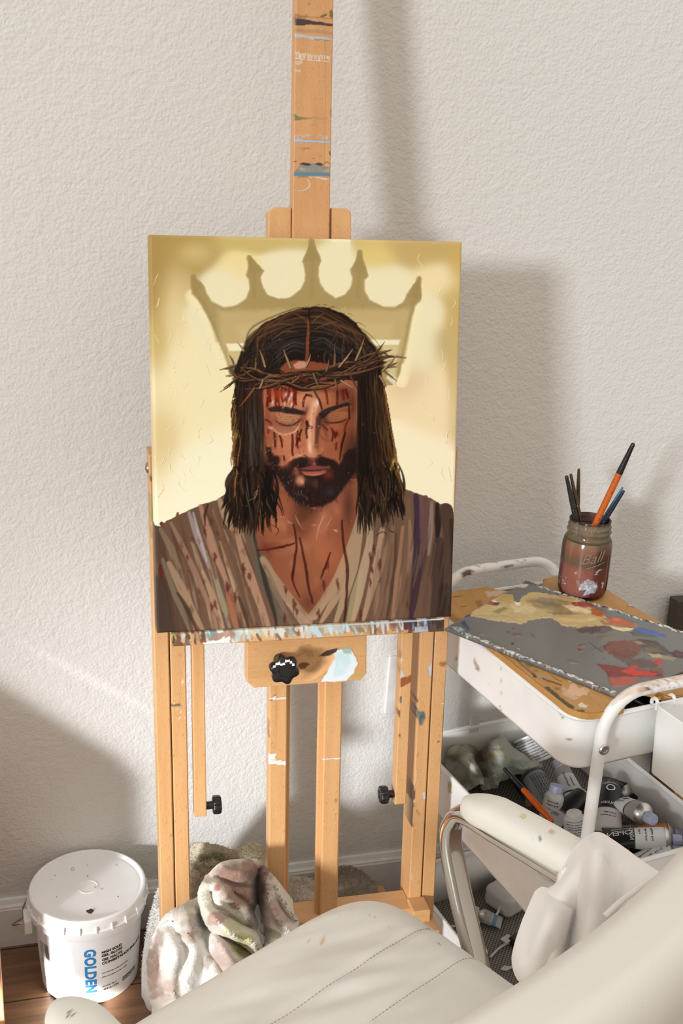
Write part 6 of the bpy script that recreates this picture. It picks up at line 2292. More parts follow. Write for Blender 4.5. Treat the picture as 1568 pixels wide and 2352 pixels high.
# arms
def arm(xc, side):
    root_pts = []
    mb = MB()
    n_ = 52
    prof = []
    for q in range(n_):
        a_ = 2 * math.pi * q / n_
        ca, sa = math.cos(a_), math.sin(a_)
        prof.append((.0245 * math.copysign(abs(ca) ** .7, ca), .0165 * math.copysign(abs(sa) ** .8, sa)))
    rows = []
    L0, L1 = (-.124, -.41) if side > 0 else (-.100, -.43)
    ns = 120
    vs = []
    for i in range(ns + 1):
        tt = (i / ns) ** 1.3
        y = L0 + (L1 - L0) * tt
        dd = min((L0 - y) / .045, 1)
        k = math.sqrt(max(1 - (1 - dd) ** 2, .0)) * .97 + .03
        de = min((y - L1) / .035, 1)
        k *= math.sqrt(max(1 - (1 - de) ** 2, .0)) * .97 + .03
        zc = .640 + .004 * math.sin(math.pi * tt) - .006 * (1 - dd)
        vs += [ch(xc + a_ * k, y, zc + b_ * (k * .6 + .4)) for a_, b_ in prof]
    fs = [(i * n_ + q, i * n_ + (q + 1) % n_, (i + 1) * n_ + (q + 1) % n_, (i + 1) * n_ + q) for i in range(ns) for q in range(n_)]
    fs += [tuple(range(n_))[::-1], tuple(ns * n_ + q for q in range(n_))]
    mb.add(vs, fs)
    o = mb.build('arm_pad', m_lea2, chair, sharp=0)
    P = np.array([tuple(v) for v in vs]).reshape(ns + 1, n_, 3)
    p = Painter(P)
    if side > 0:
        p.poly([(1190, 1873), (1208, 1872), (1210, 1876), (1198, 1879)], (226, 214, 70), 2, .9, rag=1.5)
        p.poly([(1262, 1908), (1276, 1908), (1275, 1914), (1264, 1915)], (216, 176, 84), 1.5, .9, rag=1)
        p.blob(1247, 1875, 3, 2.5, (214, 170, 90), .9)
        p.poly([(1235, 1928), (1241, 1918), (1245, 1926), (1240, 1932)], (70, 96, 120), 1.5, .9, rag=1)
        p.blob(1221, 1928, 2, 1.5, (90, 120, 150), .8)
        p.poly([(1131, 1801), (1146, 1800), (1146, 1804), (1134, 1804)], (214, 140, 96), 1.5, .8, rag=1)
        p.stroke([(1101, 1799), (1111, 1798)], 1.6, BK, .7)
        p.dots(14, 1080, 1320, 1800, 1990, 1.3, (80, 76, 70), .7)
    else:
        p.stroke([(152, 2338), (158, 2327), (163, 2321)], 4, (74, 58, 50), .9, wob=2)
        p.stroke([(157, 2335), (166, 2331)], 2.5, (80, 64, 56), .8)
        p.stroke([(172, 2312), (176, 2308)], 2, (80, 70, 60), .8)
    p.store(o.data)
    return o


arm(.012, 1)
arm(-.495, -1)


def chrome_arm(xc, px=None):
    o0 = ch(xc, 0, 0)
    if px:
        pts = [at_plane(a_, c_, o0, HX) for a_, c_ in px]
        pts = [ch(xc, -.38, .614), ch(xc, -.26, .614), ch(xc, -.17, .615)] + pts
    else:
        pts = [ch(xc, y, z) for y, z in ((-.42, .614), (-.33, .614), (-.25, .615), (-.19, .610), (-.165, .59), (-.155, .55), (-.165, .48), (-.18, .40), (-.19, .34))]
    prof = []
    for q in range(20):
        a_ = 2 * math.pi * q / 20
        ca, sa = math.cos(a_), math.sin(a_)
        prof.append((.0150 * math.copysign(abs(ca) ** .62, ca), .0095 * math.copysign(abs(sa) ** .62, sa)))
    mb = MB().sweep(bez(pts, 8), HX, prof)
    return mb.build('chrome_arm', m_chrome, chair, sharp=60), pts


ARM_PX = [(1068, 1868), (1042, 1885), (1034, 1915), (1038, 1960), (1058, 2060), (1080, 2150), (1096, 2215), (1110, 2275)]
oc, apts = chrome_arm(.020, ARM_PX)
chrome_arm(-.508)
mb = MB().tube([apts[-2] - HX * .012, apts[-2] + HX * .03], .0075, 16)
q_ = at_plane(1106, 2186, ch(.036, 0, 0), HX)
mb = MB().lathe(q_ - HX * .012, [(.008, 0), (.0095, .003), (.0095, .012), (.007, .015), (.0005, .0155)], HX, 20)
mb.build('arm_bolt', m_chrome, oc)
mb = MB().box(ch(-.233, -.20, .395), (.50, .06, .02), (HX, HY, Z))
mb.build('arm_bracket', m_chrome, chair, smooth=False, bevel=.003)
mb = MB().lathe(ch(-.23, -.235, .10), [(.028, 0), (.028, .14), (.02, .14), (.02, .295)], Z, 24)
mb.build('gas_column', m_chrome, chair)
for k in range(5):
    a_ = 2 * math.pi * k / 5 + .35
    d_ = Vector((math.cos(a_), math.sin(a_), 0))
    c_ = ch(-.23, -.235, 0)
    mb = MB().tube([c_ + Z * .115, c_ + d_ * .12 + Z * .10, c_ + d_ * .235 + Z * .075], [.02, .017, .013], 12)
    s_ = mb.build('base_spoke', m_chrome, chair)
    mb = MB().lathe(c_ + d_ * .24 + Z * .028 - d_.cross(Z) * .012, [(.008, 0), (.028, 0), (.028, .024), (.008, .024)], d_.cross(Z), 24)
    mb.build('caster', m_rubber, s_, bevel=.003)
mb = MB().box(ch(-.225, -.44, .45), (.07, .012, .22), (HX, HY, Z))
mb.build('back_support', m_chrome, chair, smooth=False, bevel=.003)

# ================================================================ GARMENT over the chair arm
m_cloth, t, b = nt('white_fleece')
v = coords(t)
link(t, ramp(t, noise_tex(t, v, 6.0), [(.3, (.82, .785, .76, 1)), (.7, (.87, .84, .815, 1))]), b.inputs['Base Color'])
b.inputs['Roughness'].default_value = .9
b.inputs['Sheen Weight'].default_value = .25
bump(t, b, noise_tex(t, v, 900.0, 2.0), .12, .0008)
ho = thing('hooded_top', 'off-white hooded sweatshirt draped over the right arm of the chair', 'garment', tuple(ch(.03, -.34, .50)))


def ripple(P, amp, sc, seed):
    """soft creases in cloth"""
    out = []
    for row in P:
        r = []
        for q in row:
            w = Vector((q.x * sc * 1.5 + seed, q.y * sc * 1.5, q.z * sc * .55))
            w = w + Vector((noise.noise(w * .6), noise.noise(w * .6 + Vector((4, 1, 8))), 0)) * .7
            k = -(1 - min(abs(noise.noise(w)) * 2.4, 1)) ** 1.5 + noise.noise(w * .5) * .8
            r.append(q - Vector(FW) * (k * amp))
        out.append(r)
    return out


def dpatch(rows, nu=8, nv=8):
    return patch([[at_d(*q) for q in r] for r in rows], nu, nv)


rows = [
    [(1286, 2016, 1.150), (1306, 1978, 1.150), (1340, 1938, 1.150), (1372, 1920, 1.145), (1404, 1936, 1.150), (1446, 1966, 1.150), (1512, 2012, 1.130), (1560, 2040, 1.12)],
    [(1282, 2036, 1.130), (1308, 2005, 1.100), (1344, 1970, 1.090), (1375, 1960, 1.070), (1408, 1975, 1.105), (1446, 2000, 1.100), (1505, 2030, 1.075), (1560, 2060, 1.06)],
    [(1250, 2056, 1.110), (1292, 2046, 1.080), (1332, 2035, 1.075), (1372, 2030, 1.045), (1412, 2040, 1.085), (1448, 2052, 1.070), (1500, 2075, 1.040), (1556, 2100, 1.03)],
    [(1236, 2096, 1.105), (1280, 2098, 1.070), (1322, 2100, 1.085), (1362, 2105, 1.040), (1402, 2110, 1.070), (1444, 2115, 1.045), (1496, 2130, 1.015), (1550, 2150, 1.0)],
    [(1220, 2150, 1.095), (1266, 2155, 1.055), (1306, 2165, 1.085), (1346, 2170, 1.040), (1388, 2175, 1.050), (1436, 2180, 1.020), (1490, 2190, .99), (1545, 2210, .98)],
    [(1236, 2220, 1.060), (1266, 2225, 1.040), (1300, 2235, 1.080), (1340, 2240, 1.030), (1380, 2245, 1.03), (1430, 2250, 1.0), (1485, 2260, .97), (1540, 2280, .96)],
    [(1226, 2300, 1.060), (1258, 2305, 1.050), (1292, 2310, 1.060), (1332, 2315, 1.030), (1376, 2320, 1.02), (1425, 2325, .99), (1480, 2335, .96), (1536, 2350, .95)]]
mb = MB().grid(ripple(dpatch(rows, 14, 14), .0045, 17, 2.2))
mb.build('body', m_cloth, ho, solid=.0035, off=-1, sharp=0)
rows = [
    [(1236, 2052, 1.135), (1252, 2046, 1.115), (1282, 2062, 1.095), (1312, 2078, 1.090)],
    [(1222, 2085, 1.125), (1244, 2078, 1.090), (1272, 2088, 1.062), (1306, 2100, 1.075)],
    [(1204, 2130, 1.115), (1230, 2122, 1.075), (1258, 2128, 1.040), (1296, 2140, 1.075)],
    [(1190, 2172, 1.110), (1216, 2165, 1.070), (1246, 2172, 1.035), (1288, 2184, 1.08)],
    [(1184, 2210, 1.105), (1208, 2208, 1.065), (1240, 2214, 1.045), (1282, 2224, 1.085)],
    [(1192, 2240, 1.100), (1214, 2244, 1.070), (1240, 2252, 1.060), (1276, 2262, 1.085)],
    [(1206, 2256, 1.100), (1222, 2266, 1.080), (1242, 2276, 1.075), (1272, 2290, 1.085)]]
mb = MB().grid(ripple(dpatch(rows, 12, 14), .0030, 20, 6.2))
mb.build('sleeve', m_cloth, ho, solid=.004, off=-1, sharp=0)
edge = [at_d(x, y, d) for x, y, d in ((1290, 2068, 1.098), (1264, 2052, 1.105), (1246, 2048, 1.120), (1236, 2054, 1.132), (1222, 2086, 1.122), (1204, 2131, 1.112), (1190, 2172, 1.106), (1184, 2210, 1.102), (1192, 2240, 1.098), (1208, 2258, 1.096))]
mb = MB().tube(bez(edge, 8), .0034, 10)
mb.build('hem', m_cloth, ho, sharp=0)
edge = [at_d(x, y, d) for x, y, d in ((1300, 2044, 1.090), (1291, 2034, 1.100), (1288, 2020, 1.110), (1293, 2006, 1.115), (1303, 1996, 1.110))]
mb = MB().tube(bez(edge, 8), .0036, 10)
mb.build('drawstring', m_cloth, ho, sharp=0)
m_zip = plain('zip_teeth', (.42, .40, .38, 1), .5)
mb = MB()
zp = bez([at_d(x, y, d) for x, y, d in ((1386, 2112, 1.044), (1418, 2082, 1.050), (1452, 2056, 1.052), (1480, 2034, 1.060), (1506, 2018, 1.068))], 16)
for q in zp:
    mb.tube([q - Vector(FW) * .006, q - Vector(FW) * .006 + Vector(RT) * .0012 + Vector(DN) * .0012], .0005, 5)
mb.build('zip', m_zip, ho)
zp2 = [q - Vector(FW) * .003 - Vector(DN) * .004 for q in zp]
mb = MB().tube(zp2, .0028, 8)
mb.build('zip_welt', m_cloth, ho, sharp=0)

# ================================================================ GEL BUCKET
bc = Vector((0.0332, 1.5441, 0))
m_pail, t, b = nt('pail_plastic')
v = coords(t)
link(t, ramp(t, noise_tex(t, v, 20.0), [(.3, (.86, .86, .865, 1)), (.7, (.90, .90, .905, 1))]), b.inputs['Base Color'])
b.inputs['Roughness'].default_value = .35
b.inputs['Subsurface Weight'].default_value = .08
b.inputs['Subsurface Radius'].default_value = (.01, .01, .01)
pail = thing('gel_bucket', 'white plastic gel bucket with blue lettering on the floor by the wall', 'bucket', tuple(bc))
mb = MB().lathe(bc, [(.070, .001), (.0755, 0), (.0782, .003), (.0875, .148), (.0875, .152), (.084, .152)], Z, 72)
mb.build('pail_body', m_pail, pail)
mb = MB().lathe(bc, [(.0872, .138), (.0925, .138), (.0930, .1395), (.0935, .151), (.0925, .1525), (.0872, .1525)], Z, 72)
cr = mb.build('tear_band', m_pail, pail)
for k in range(24):
    a_ = 2 * math.pi * k / 24 + .1
    d_ = Vector((math.cos(a_), math.sin(a_), 0))
    s_ = d_.cross(Z)
    mb = MB().prism([bc + d_ * .0925 + Z * .1525, bc + d_ * .0985 + Z * .154, bc + d_ * .0965 + Z * .1655, bc + d_ * .0925 + Z * .1655], s_ * .0016)
    mb.build('rib', m_pail, cr, smooth=False)
mb = MB().lathe(bc, [(.0885, .153), (.0945, .153), (.0962, .1545), (.0962, .156), (.0945, .1572), (.0938, .158), (.0932, .172), (.0925, .1745), (.0905, .1762), (.0885, .1762), (.0870, .1745), (.0862, .1712), (.0835, .1702), (.0828, .1708), (.0800, .1712), (.0770, .1706), (.0500, .1700), (.0165, .1700), (.0160, .1708), (.0150, .1708), (.0145, .1700), (.0005, .1698)], Z, 96)
lid = mb.build('lid', m_pail, pail, sharp=30)
m_spot = plain('dried_paint', srgb(58, 52, 44), .5)
m_ring = plain('dried_gel', srgb(206, 196, 160), .3)
q0 = at_z(207, 2094, .1702)
mb = MB().prism([q0 + Vector((math.cos(k) * .0052 * (1 + .25 * math.sin(3 * k)), math.sin(k) * .0048 * (1 + .2 * math.cos(5 * k)), 0)) for k in [2 * math.pi * i / 22 for i in range(22)]], (0, 0, .0012))
mb.build('paint_drop', m_spot, lid, smooth=False)
for x, y, r in ((167, 1996, .0036), (267, 1987, .0022), (200, 1987, .0014), (233, 2042, .0018), (218, 2038, .0018), (201, 2012, .0012), (118, 2021, .0009), (130, 2060, .0009), (126, 2011, .001), (271, 2059, .001)):
    q = at_z(x, y, .1704)
    mb = MB().tube([q + Vector((math.cos(a_) * r * .75, math.sin(a_) * r, 0)) for a_ in np.linspace(0, 2 * math.pi, 13)], r * .22, 6, False)
    mb.build('gel_drop', m_ring if r > .0012 else m_spot, lid)


def pail_hit(px, py):
    d = Vector(ray(px, py))
    c = Vector(CAM) - bc
    r = .083
    for _ in range(6):
        A_, B_, C_ = d.x ** 2 + d.y ** 2, 2 * (c.x * d.x + c.y * d.y), c.x ** 2 + c.y ** 2 - r * r
        k = (-B_ - math.sqrt(max(B_ * B_ - 4 * A_ * C_, 0))) / (2 * A_)
        h = c + d * k
        r = .0782 + (.0875 - .0782) * min(max((h.z - .003) / .145, 0), 1)
    return math.atan2(h.y, h.x), h.z


def pail_pt(ang, z, out):
    r = .0782 + (.0875 - .0782) * min(max((z - .003) / .145, 0), 1) + out
    return bc + Vector((math.cos(ang) * r, math.sin(ang) * r, z))


m_ink_b = plain('blue_print', srgb(60, 138, 196), .4)
m_ink_k = plain('black_print', (.012, .012, .012, 1), .4)
m_ink_g = plain('grey_print', (.30, .30, .30, 1), .4)


def pail_text(txt, px, py, size, mat, vertical=False, spacing=1.0, bold=0.0, fit=None):
    a_, z_ = pail_hit(px, py)
    if fit:
        a2, z2 = pail_hit(*fit)
        ln = (z_ - z2) if vertical else (a2 - a_) * .083
        size_now = text_len(txt, size, spacing)
        sx = ln / size_now
    else:
        sx = 1.0
    if vertical:
        w = lambda x, y, z: pail_pt(a_ + y / .083, z_ - x * sx, .0001 + z)
    else:
        w = lambda x, y, z: pail_pt(a_ + x * sx / .083, z_ + y, .0001 + z)
    text_mb(txt, size, None, (1, 0, 0), (0, 1, 0), .0003, wrap=w, spacing=spacing, bold=bold).build('lettering', mat, pail, smooth=False)


pail_text('GOLDEN', 194, 2182, .0235, m_ink_b, True, 1.04, .0011, fit=(197, 2279))
pail_text('HIGH SOLID', 233, 2191, .0070, m_ink_k, bold=.00025, fit=(279, 2170))
pail_text('GEL GLOSS', 233, 2199, .0070, m_ink_k, bold=.00025, fit=(280, 2179))
pail_text('GEL HAUTE', 234, 2208, .0070, m_ink_k, bold=.00025, fit=(280, 2190))
pail_text('CONSISTANCE BRILLANT', 234, 2216, .0070, m_ink_k, bold=.00025, fit=(318, 2160))
pail_text('Very thick clear drying acrylic medium', 234, 2237, .0030, m_ink_k, fit=(294, 2208))
pail_text('Medium acrylique tr\u00e8s \u00e9pais brillant', 234, 2246, .0030, m_ink_k, fit=(291, 2218))
pail_text('#3120-8 / Ser E', 235, 2268, .0042, m_ink_k, fit=(267, 2255))
pail_text('128 fl. oz. / 3.78 l', 235, 2275, .0044, m_ink_k, bold=.0001, fit=(271, 2259))
# small boxed name
a_, z_ = pail_hit(281, 2253)
a2, z2 = pail_hit(308, 2236)
mb = MB()
n_ = 10
mb.grid([[pail_pt(a_ + (a2 - a_) * i / n_, z_ + h, .0002) for i in range(n_ + 1)] for h in (0, .0082)])
mb.build('logo_box', m_ink_k, pail, smooth=False)
m_ink_w = plain('white_print', (.8, .8, .8, 1), .4)
sx = (a2 - a_) * .083 / text_len('GOLDEN', .0072) * .92
text_mb('GOLDEN', .0072, None, (1, 0, 0), (0, 1, 0), .0002, wrap=lambda x, y, z: pail_pt(a_ + (.0009 + x * sx) / .083, z_ + .0016 + y, .0004 + z)).build('lettering', m_ink_w, pail, smooth=False)
# bar code and small print round the left side
a_, z_ = pail_hit(101, 2166)
rs = random.Random(4)
mb = MB()
h = 0.0
while h < .030:
    w = rs.choice((.0006, .001, .0015))
    mb.grid([[pail_pt(a_ + q / .083, z_ - h, .0002) for q in (0, .005, .010)], [pail_pt(a_ + q / .083, z_ - h - w, .0002) for q in (0, .005, .010)]])
    h += w + rs.choice((.0005, .0008, .0012))
mb.build('bar_code', m_ink_k, pail, smooth=False)
for k in range(5):
    a2 = a_ - (.004 + k * .0024) / .083
    text_mb('Keep from freezing. For fine art use only.', .0026, None, (1, 0, 0), (0, 1, 0), .0002, wrap=lambda x, y, z: pail_pt(a2 + y / .083, z_ - .002 - x, .0001 + z)).build('lettering', m_ink_g, pail, smooth=False)
# lug and wire bail
q = at_z(78, 2112, .125)
dl = Vector((q.x - bc.x, q.y - bc.y, 0)).normalized()
sl_ = dl.cross(Z)
c_ = bc + dl * .0905
mb = MB().prism(rounded([c_ - sl_ * .017 + Z * .138, c_ + sl_ * .017 + Z * .138, c_ + sl_ * .015 + Z * .108, c_ - sl_ * .015 + Z * .108], .006, 4), dl * .012)
mb.build('lug', m_pail, pail, smooth=False, bevel=.002)
m_wire = plain('steel_wire', (.42, .36, .30, 1), .3, 1.0)
w0 = c_ + dl * .013 + Z * .122
mb = MB().tube(bez([w0 - dl * .004, w0 + dl * .006, w0 + dl * .014 - Z * .004 + sl_ * .004, w0 + dl * .016 - Z * .008 + sl_ * .012, w0 + dl * .008 - Z * .010 + sl_ * .020, w0 - dl * .001 - Z * .012 + sl_ * .03, w0 - dl * .004 - Z * .016 + sl_ * .06, w0 - dl * .02 - Z * .02 + sl_ * .10], 5), .0016, 8)
mb.build('bail', m_wire, pail)

# ================================================================ PAINT RAGS under the easel
def terry(name, rough=.95, b_=.5):
    m, t, b = nt(name)
    v = coords(t)
    a = node(t, 'ShaderNodeAttribute')
    a.attribute_name = 'paint'
    n = noise_tex(t, v, 420.0, 3.0, .7)
    c = mixc(t, ramp(t, n, [(.3, (.22, .22, .22, 1)), (.7, (0, 0, 0, 1))]), a.outputs['Color'], (.30, .26, .22, 1))
    link(t, c, b.inputs['Base Color'])
    b.inputs['Roughness'].default_value = rough
    b.inputs['Specular IOR Level'].default_value = .1
    b.inputs['Sheen Weight'].default_value = .3
    bump(t, b, n, b_, .004)
    return m


m_terry = terry('terry_cloth')


def fuzz(P, amp, sc, seed):
    """lumpy pile on a patch (list of rows of Vectors)"""
    m, n = len(P), len(P[0])
    Q = [[None] * n for _ in range(m)]
    for i in range(m):
        for j in range(n):
            a_ = P[min(i + 1, m - 1)][j] - P[max(i - 1, 0)][j]
            b_ = P[i][min(j + 1, n - 1)] - P[i][max(j - 1, 0)]
            nn = a_.cross(b_)
            nn = nn.normalized() if nn.length > 1e-9 else Vector((0, -1, 0))
            p_ = P[i][j] * sc + Vector((seed, 0, 0))
            w_ = p_ + Vector((noise.noise(p_ * .7), noise.noise(p_ * .7 + Vector((3, 7, 1))), 0)) * .8
            k = noise.noise(p_) * .55 - (1 - min(abs(noise.noise(w_ * .8)) * 1.9, 1)) ** 1.4 * .62 + noise.noise(p_ * 2.3) * .16 + noise.noise(P[i][j] * 150) * .09 + noise.noise(P[i][j] * 420) * .10 + noise.noise(P[i][j] * 900) * .07
            Q[i][j] = P[i][j] + nn * (k * amp)
    return Q


def pile(P, C, n, root, seed, ln=.0042):
    # the nap of the towel: short loops standing off the cloth
    r = random.Random(seed)
    m, k = len(P), len(P[0])
    mb = MB()
    cols = []
    for _ in range(n):
        i, j = r.randrange(m - 1), r.randrange(k - 1)
        u, v = r.random(), r.random()
        a, b, c = P[i][j], P[i][j + 1], P[i + 1][j]
        q = a + (b - a) * u + (c - a) * v
        nn = (b - a).cross(c - a)
        if nn.length < 1e-12:
            continue
        nn.normalize()
        if nn.dot(q - Vector(CAM)) > 0:
            nn = -nn
        t = Vector((r.uniform(-1, 1), r.uniform(-1, 1), r.uniform(-1, 1))) * .9
        w = nn.cross(t)
        w = w.normalized() * .0005 if w.length > 1e-6 else Vector((.0005, 0, 0))
        d = (nn + t).normalized() * (ln * r.uniform(.5, 1.2))
        mb.add([q - w, q + w, q + d * .7 + w * .6, q + d * .7 - w * .6 + nn * .0004], [(0, 1, 2, 3)])
        f = r.uniform(.82, 1.12)
        cols += [tuple(min(1, x * f) for x in C[i, j]) + (1,)] * 4
    o = mb.build('terry_nap', m_terry, root, sharp=0)
    o.data.color_attributes['paint'].data.foreach_set('color', np.array(cols, np.float32).ravel())
    o['kind'] = 'stuff'
    return o


def fold(P, lines):
    """press creases (away from the viewer) and ridges (towards) into a cloth along traced lines"""
    A = np.array([[tuple(q) for q in r] for r in P])
    X, Y = to_px(A.reshape(-1, 3))
    K = np.zeros(len(X))
    for L, w, a in lines:
        d = np.full(len(X), 1e9)
        L = [tuple(q)[:2] for q in bez([(x, y, 0) for x, y in L], 4)]
        for (x1, y1), (x2, y2) in zip(L, L[1:]):
            dx, dy = x2 - x1, y2 - y1
            t = np.clip(((X - x1) * dx + (Y - y1) * dy) / (dx * dx + dy * dy + 1e-9), 0, 1)
            d = np.minimum(d, np.hypot(X - x1 - t * dx, Y - y1 - t * dy))
        K += a * np.exp(-(d / w) ** 2)
    V = CAM - A.reshape(-1, 3)
    V /= np.linalg.norm(V, axis=1)[:, None]
    A = (A.reshape(-1, 3) + V * K[:, None]).reshape(A.shape)
    return [[Vector(q) for q in r] for r in A]


def rag(name, rows, root, paint, base, nu=9, nv=9, amp=.006, sc=16, seed=0.0, thick=.006, mat=None, fn=None, lines=()):
    P = patch([[fn(*q) for q in r] for r in rows], nu, nv)
    if lines:
        P = fold(P, lines)
    P = fuzz(P, amp, sc, seed)
    mb = MB().grid(P)
    o = mb.build(name, mat or m_terry, root, solid=thick, off=0, sharp=0)
    p = Painter(np.array([[tuple(q) for q in r] for r in P]), srgb(*base)[:3])
    paint(p)
    p.store(o.data)
    if mat is None:
        pile(P, p.C, 16000, root, 5)
    return o


WHT = (236, 234, 228)


def stains(p, lst):
    for x, y, rx, ry, c, o in lst:
        # uneven soaked-in stains
        w = p.win(x - 2.2 * rx - 6, x + 2.2 * rx + 6, y - 2.2 * ry - 6, y + 2.2 * ry + 6)
        if w is None:
            continue
        X, Y = p.X[w], p.Y[w]
        d = ((X - x) / rx) ** 2 + ((Y - y) / ry) ** 2
        f = p.fbm(X + rx * 7, Y + ry * 5, 22.0, 5)
        g = p.fbm(X * 1.7, Y * 1.7 + 90, 9.0, 3, 1)
        m = np.clip((1.2 - d - (f - .5) * 2.8) * 1.1, 0, 1) * o * np.clip(.6 + .9 * g, 0, 1)
        p.lay(w, m, srgb(*c)[:3])


BR1, BR2, PNK, OL1, YEL, GRY = (132, 100, 84), (164, 128, 108), (196, 168, 154), (132, 124, 84), (206, 204, 96), (190, 188, 178)


def pt_front(p):
    p.poly([(340, 2170), (362, 2160), (372, 2200), (368, 2250), (392, 2285), (350, 2290), (340, 2240)], (150, 112, 94), 7, .75, rag=9, rscale=12, tex=.5, tscale=(8, 8))
    p.poly([(415, 2110), (448, 2100), (458, 2130), (440, 2160), (418, 2140)], (150, 128, 106), 7, .6, rag=8, rscale=10, tex=.5)
    p.poly([(545, 2160), (580, 2150), (600, 2180), (570, 2200), (545, 2190)], (188, 186, 84), 7, .75, rag=6, tex=.4)
    p.poly([(490, 2200), (520, 2185), (545, 2215), (520, 2245), (495, 2235)], (200, 172, 158), 7, .7, rag=6, tex=.4)
    stains(p, [(352, 2200, 16, 40, (110, 78, 62), .8), (372, 2160, 14, 26, BR1, .7), (360, 2250, 20, 24, BR2, .7), (395, 2260, 20, 20, (190, 150, 120), .6), (420, 2095, 30, 30, (170, 150, 130), .6), (455, 2120, 22, 22, (92, 80, 66), .6), (430, 2150, 26, 22, BR2, .5), (480, 2090, 12, 30, (160, 146, 120), .6), (505, 2190, 24, 30, PNK, .7), (470, 2210, 16, 16, (150, 120, 104), .6), (540, 2180, 18, 20, YEL, .85), (560, 2150, 26, 18, (176, 176, 80), .7), (410, 2220, 18, 20, GRY, .5), (385, 2290, 30, 12, (190, 160, 140), .5), (530, 2230, 20, 20, (190, 160, 150), .6)])


def pt_upper(p):
    p.poly([(500, 2012), (520, 1992), (560, 1982), (606, 1984), (614, 2030), (626, 2095), (604, 2120), (572, 2092), (530, 2070), (506, 2046)], (166, 126, 108), 10, .85, rag=9, rscale=14, tex=.45, tscale=(9, 9))
    p.poly([(566, 1990), (606, 1992), (612, 2050), (616, 2110), (598, 2110), (584, 2060)], (112, 80, 66), 8, .8, rag=6, rscale=10, tex=.4, tscale=(5, 12))
    p.poly([(628, 2050), (650, 2080), (664, 2120), (640, 2130), (622, 2090)], (150, 116, 98), 6, .7, rag=5, tex=.4)
    stains(p, [(560, 2010, 50, 30, BR1, .9), (520, 2020, 24, 24, (150, 112, 96), .8), (590, 2060, 28, 40, (112, 82, 68), .9), (540, 2060, 30, 24, BR2, .8), (500, 2040, 6, 8, (170, 70, 50), .8), (480, 2090, 14, 26, (222, 226, 196), .6), (500, 2110, 30, 14, (170, 120, 100), .7), (545, 2130, 26, 20, (206, 206, 130), .7), (560, 2160, 22, 14, (186, 186, 84), .7), (620, 2110, 22, 30, BR2, .7), (640, 2090, 14, 20, PNK, .7), (600, 2000, 20, 16, (120, 84, 72), .8), (470, 2060, 10, 20, (214, 216, 200), .7), (620, 2150, 26, 20, (120, 112, 70), .8), (600, 2180, 20, 16, (170, 156, 90), .6), (575, 2100, 14, 34, (96, 70, 58), .8)])


R1 = thing('paint_rag', 'big white terry towel stained brown and yellow, heaped in front of the easel post', 'towel', tuple(at_y(440, 2200, 1.27).xy) + (0,), 'paint towels under the easel')
fy = lambda x, y, d: at_y(x, y, d)
rows = [
    [(372, 2112, 1.325), (392, 2094, 1.318), (430, 2074, 1.310), (470, 2056, 1.315), (520, 2060, 1.318), (570, 2070, 1.320), (620, 2090, 1.320)],
    [(352, 2140, 1.300), (385, 2122, 1.275), (425, 2104, 1.262), (468, 2096, 1.272), (520, 2100, 1.262), (575, 2110, 1.285), (640, 2125, 1.300)],
    [(342, 2180, 1.290), (378, 2165, 1.250), (420, 2150, 1.225), (464, 2144, 1.245), (515, 2148, 1.222), (575, 2155, 1.250), (650, 2165, 1.270)],
    [(336, 2218, 1.285), (368, 2210, 1.238), (412, 2200, 1.205), (462, 2196, 1.228), (515, 2198, 1.190), (580, 2205, 1.225), (660, 2210, 1.245)],
    [(340, 2262, 1.280), (370, 2262, 1.230), (412, 2256, 1.195), (464, 2252, 1.212), (520, 2250, 1.175), (590, 2255, 1.210), (670, 2260, 1.235)],
    [(348, 2330, 1.270), (378, 2335, 1.220), (420, 2338, 1.185), (470, 2335, 1.195), (530, 2330, 1.165), (600, 2330, 1.195), (680, 2330, 1.225)],
    [(356, 2480, 1.262), (390, 2485, 1.220), (432, 2490, 1.185), (484, 2490, 1.185), (545, 2490, 1.165), (615, 2490, 1.190), (690, 2490, 1.22)]]
rag('towel_body', rows, R1, pt_front, WHT, 24, 24, .0060, 13, 3.1, fn=fy, lines=[
    ([(450, 2062), (470, 2112), (512, 2145), (560, 2175), (600, 2200)], 11, -.026),
    ([(366, 2118), (402, 2100), (446, 2090)], 15, .012),
    ([(398, 2130), (424, 2185), (412, 2245), (420, 2300)], 14, -.020),
    ([(430, 2110), (452, 2170), (446, 2230)], 16, .012),
    ([(474, 2130), (480, 2180), (510, 2225), (520, 2270)], 11, -.022),
    ([(500, 2160), (530, 2200), (560, 2230)], 13, .014),
    ([(540, 2185), (580, 2215), (610, 2230)], 8, -.014),
    ([(362, 2150), (372, 2210), (360, 2270)], 10, -.012),
    ([(340, 2200), (350, 2240)], 12, .010),
    ([(410, 2150), (436, 2140), (462, 2150)], 8, -.008)])
R2 = thing('paint_rag', 'brown-stained towel folded on top of the white towel heap', 'towel', tuple(at_y(560, 2100, 1.27).xy) + (.19,), 'paint towels under the easel')
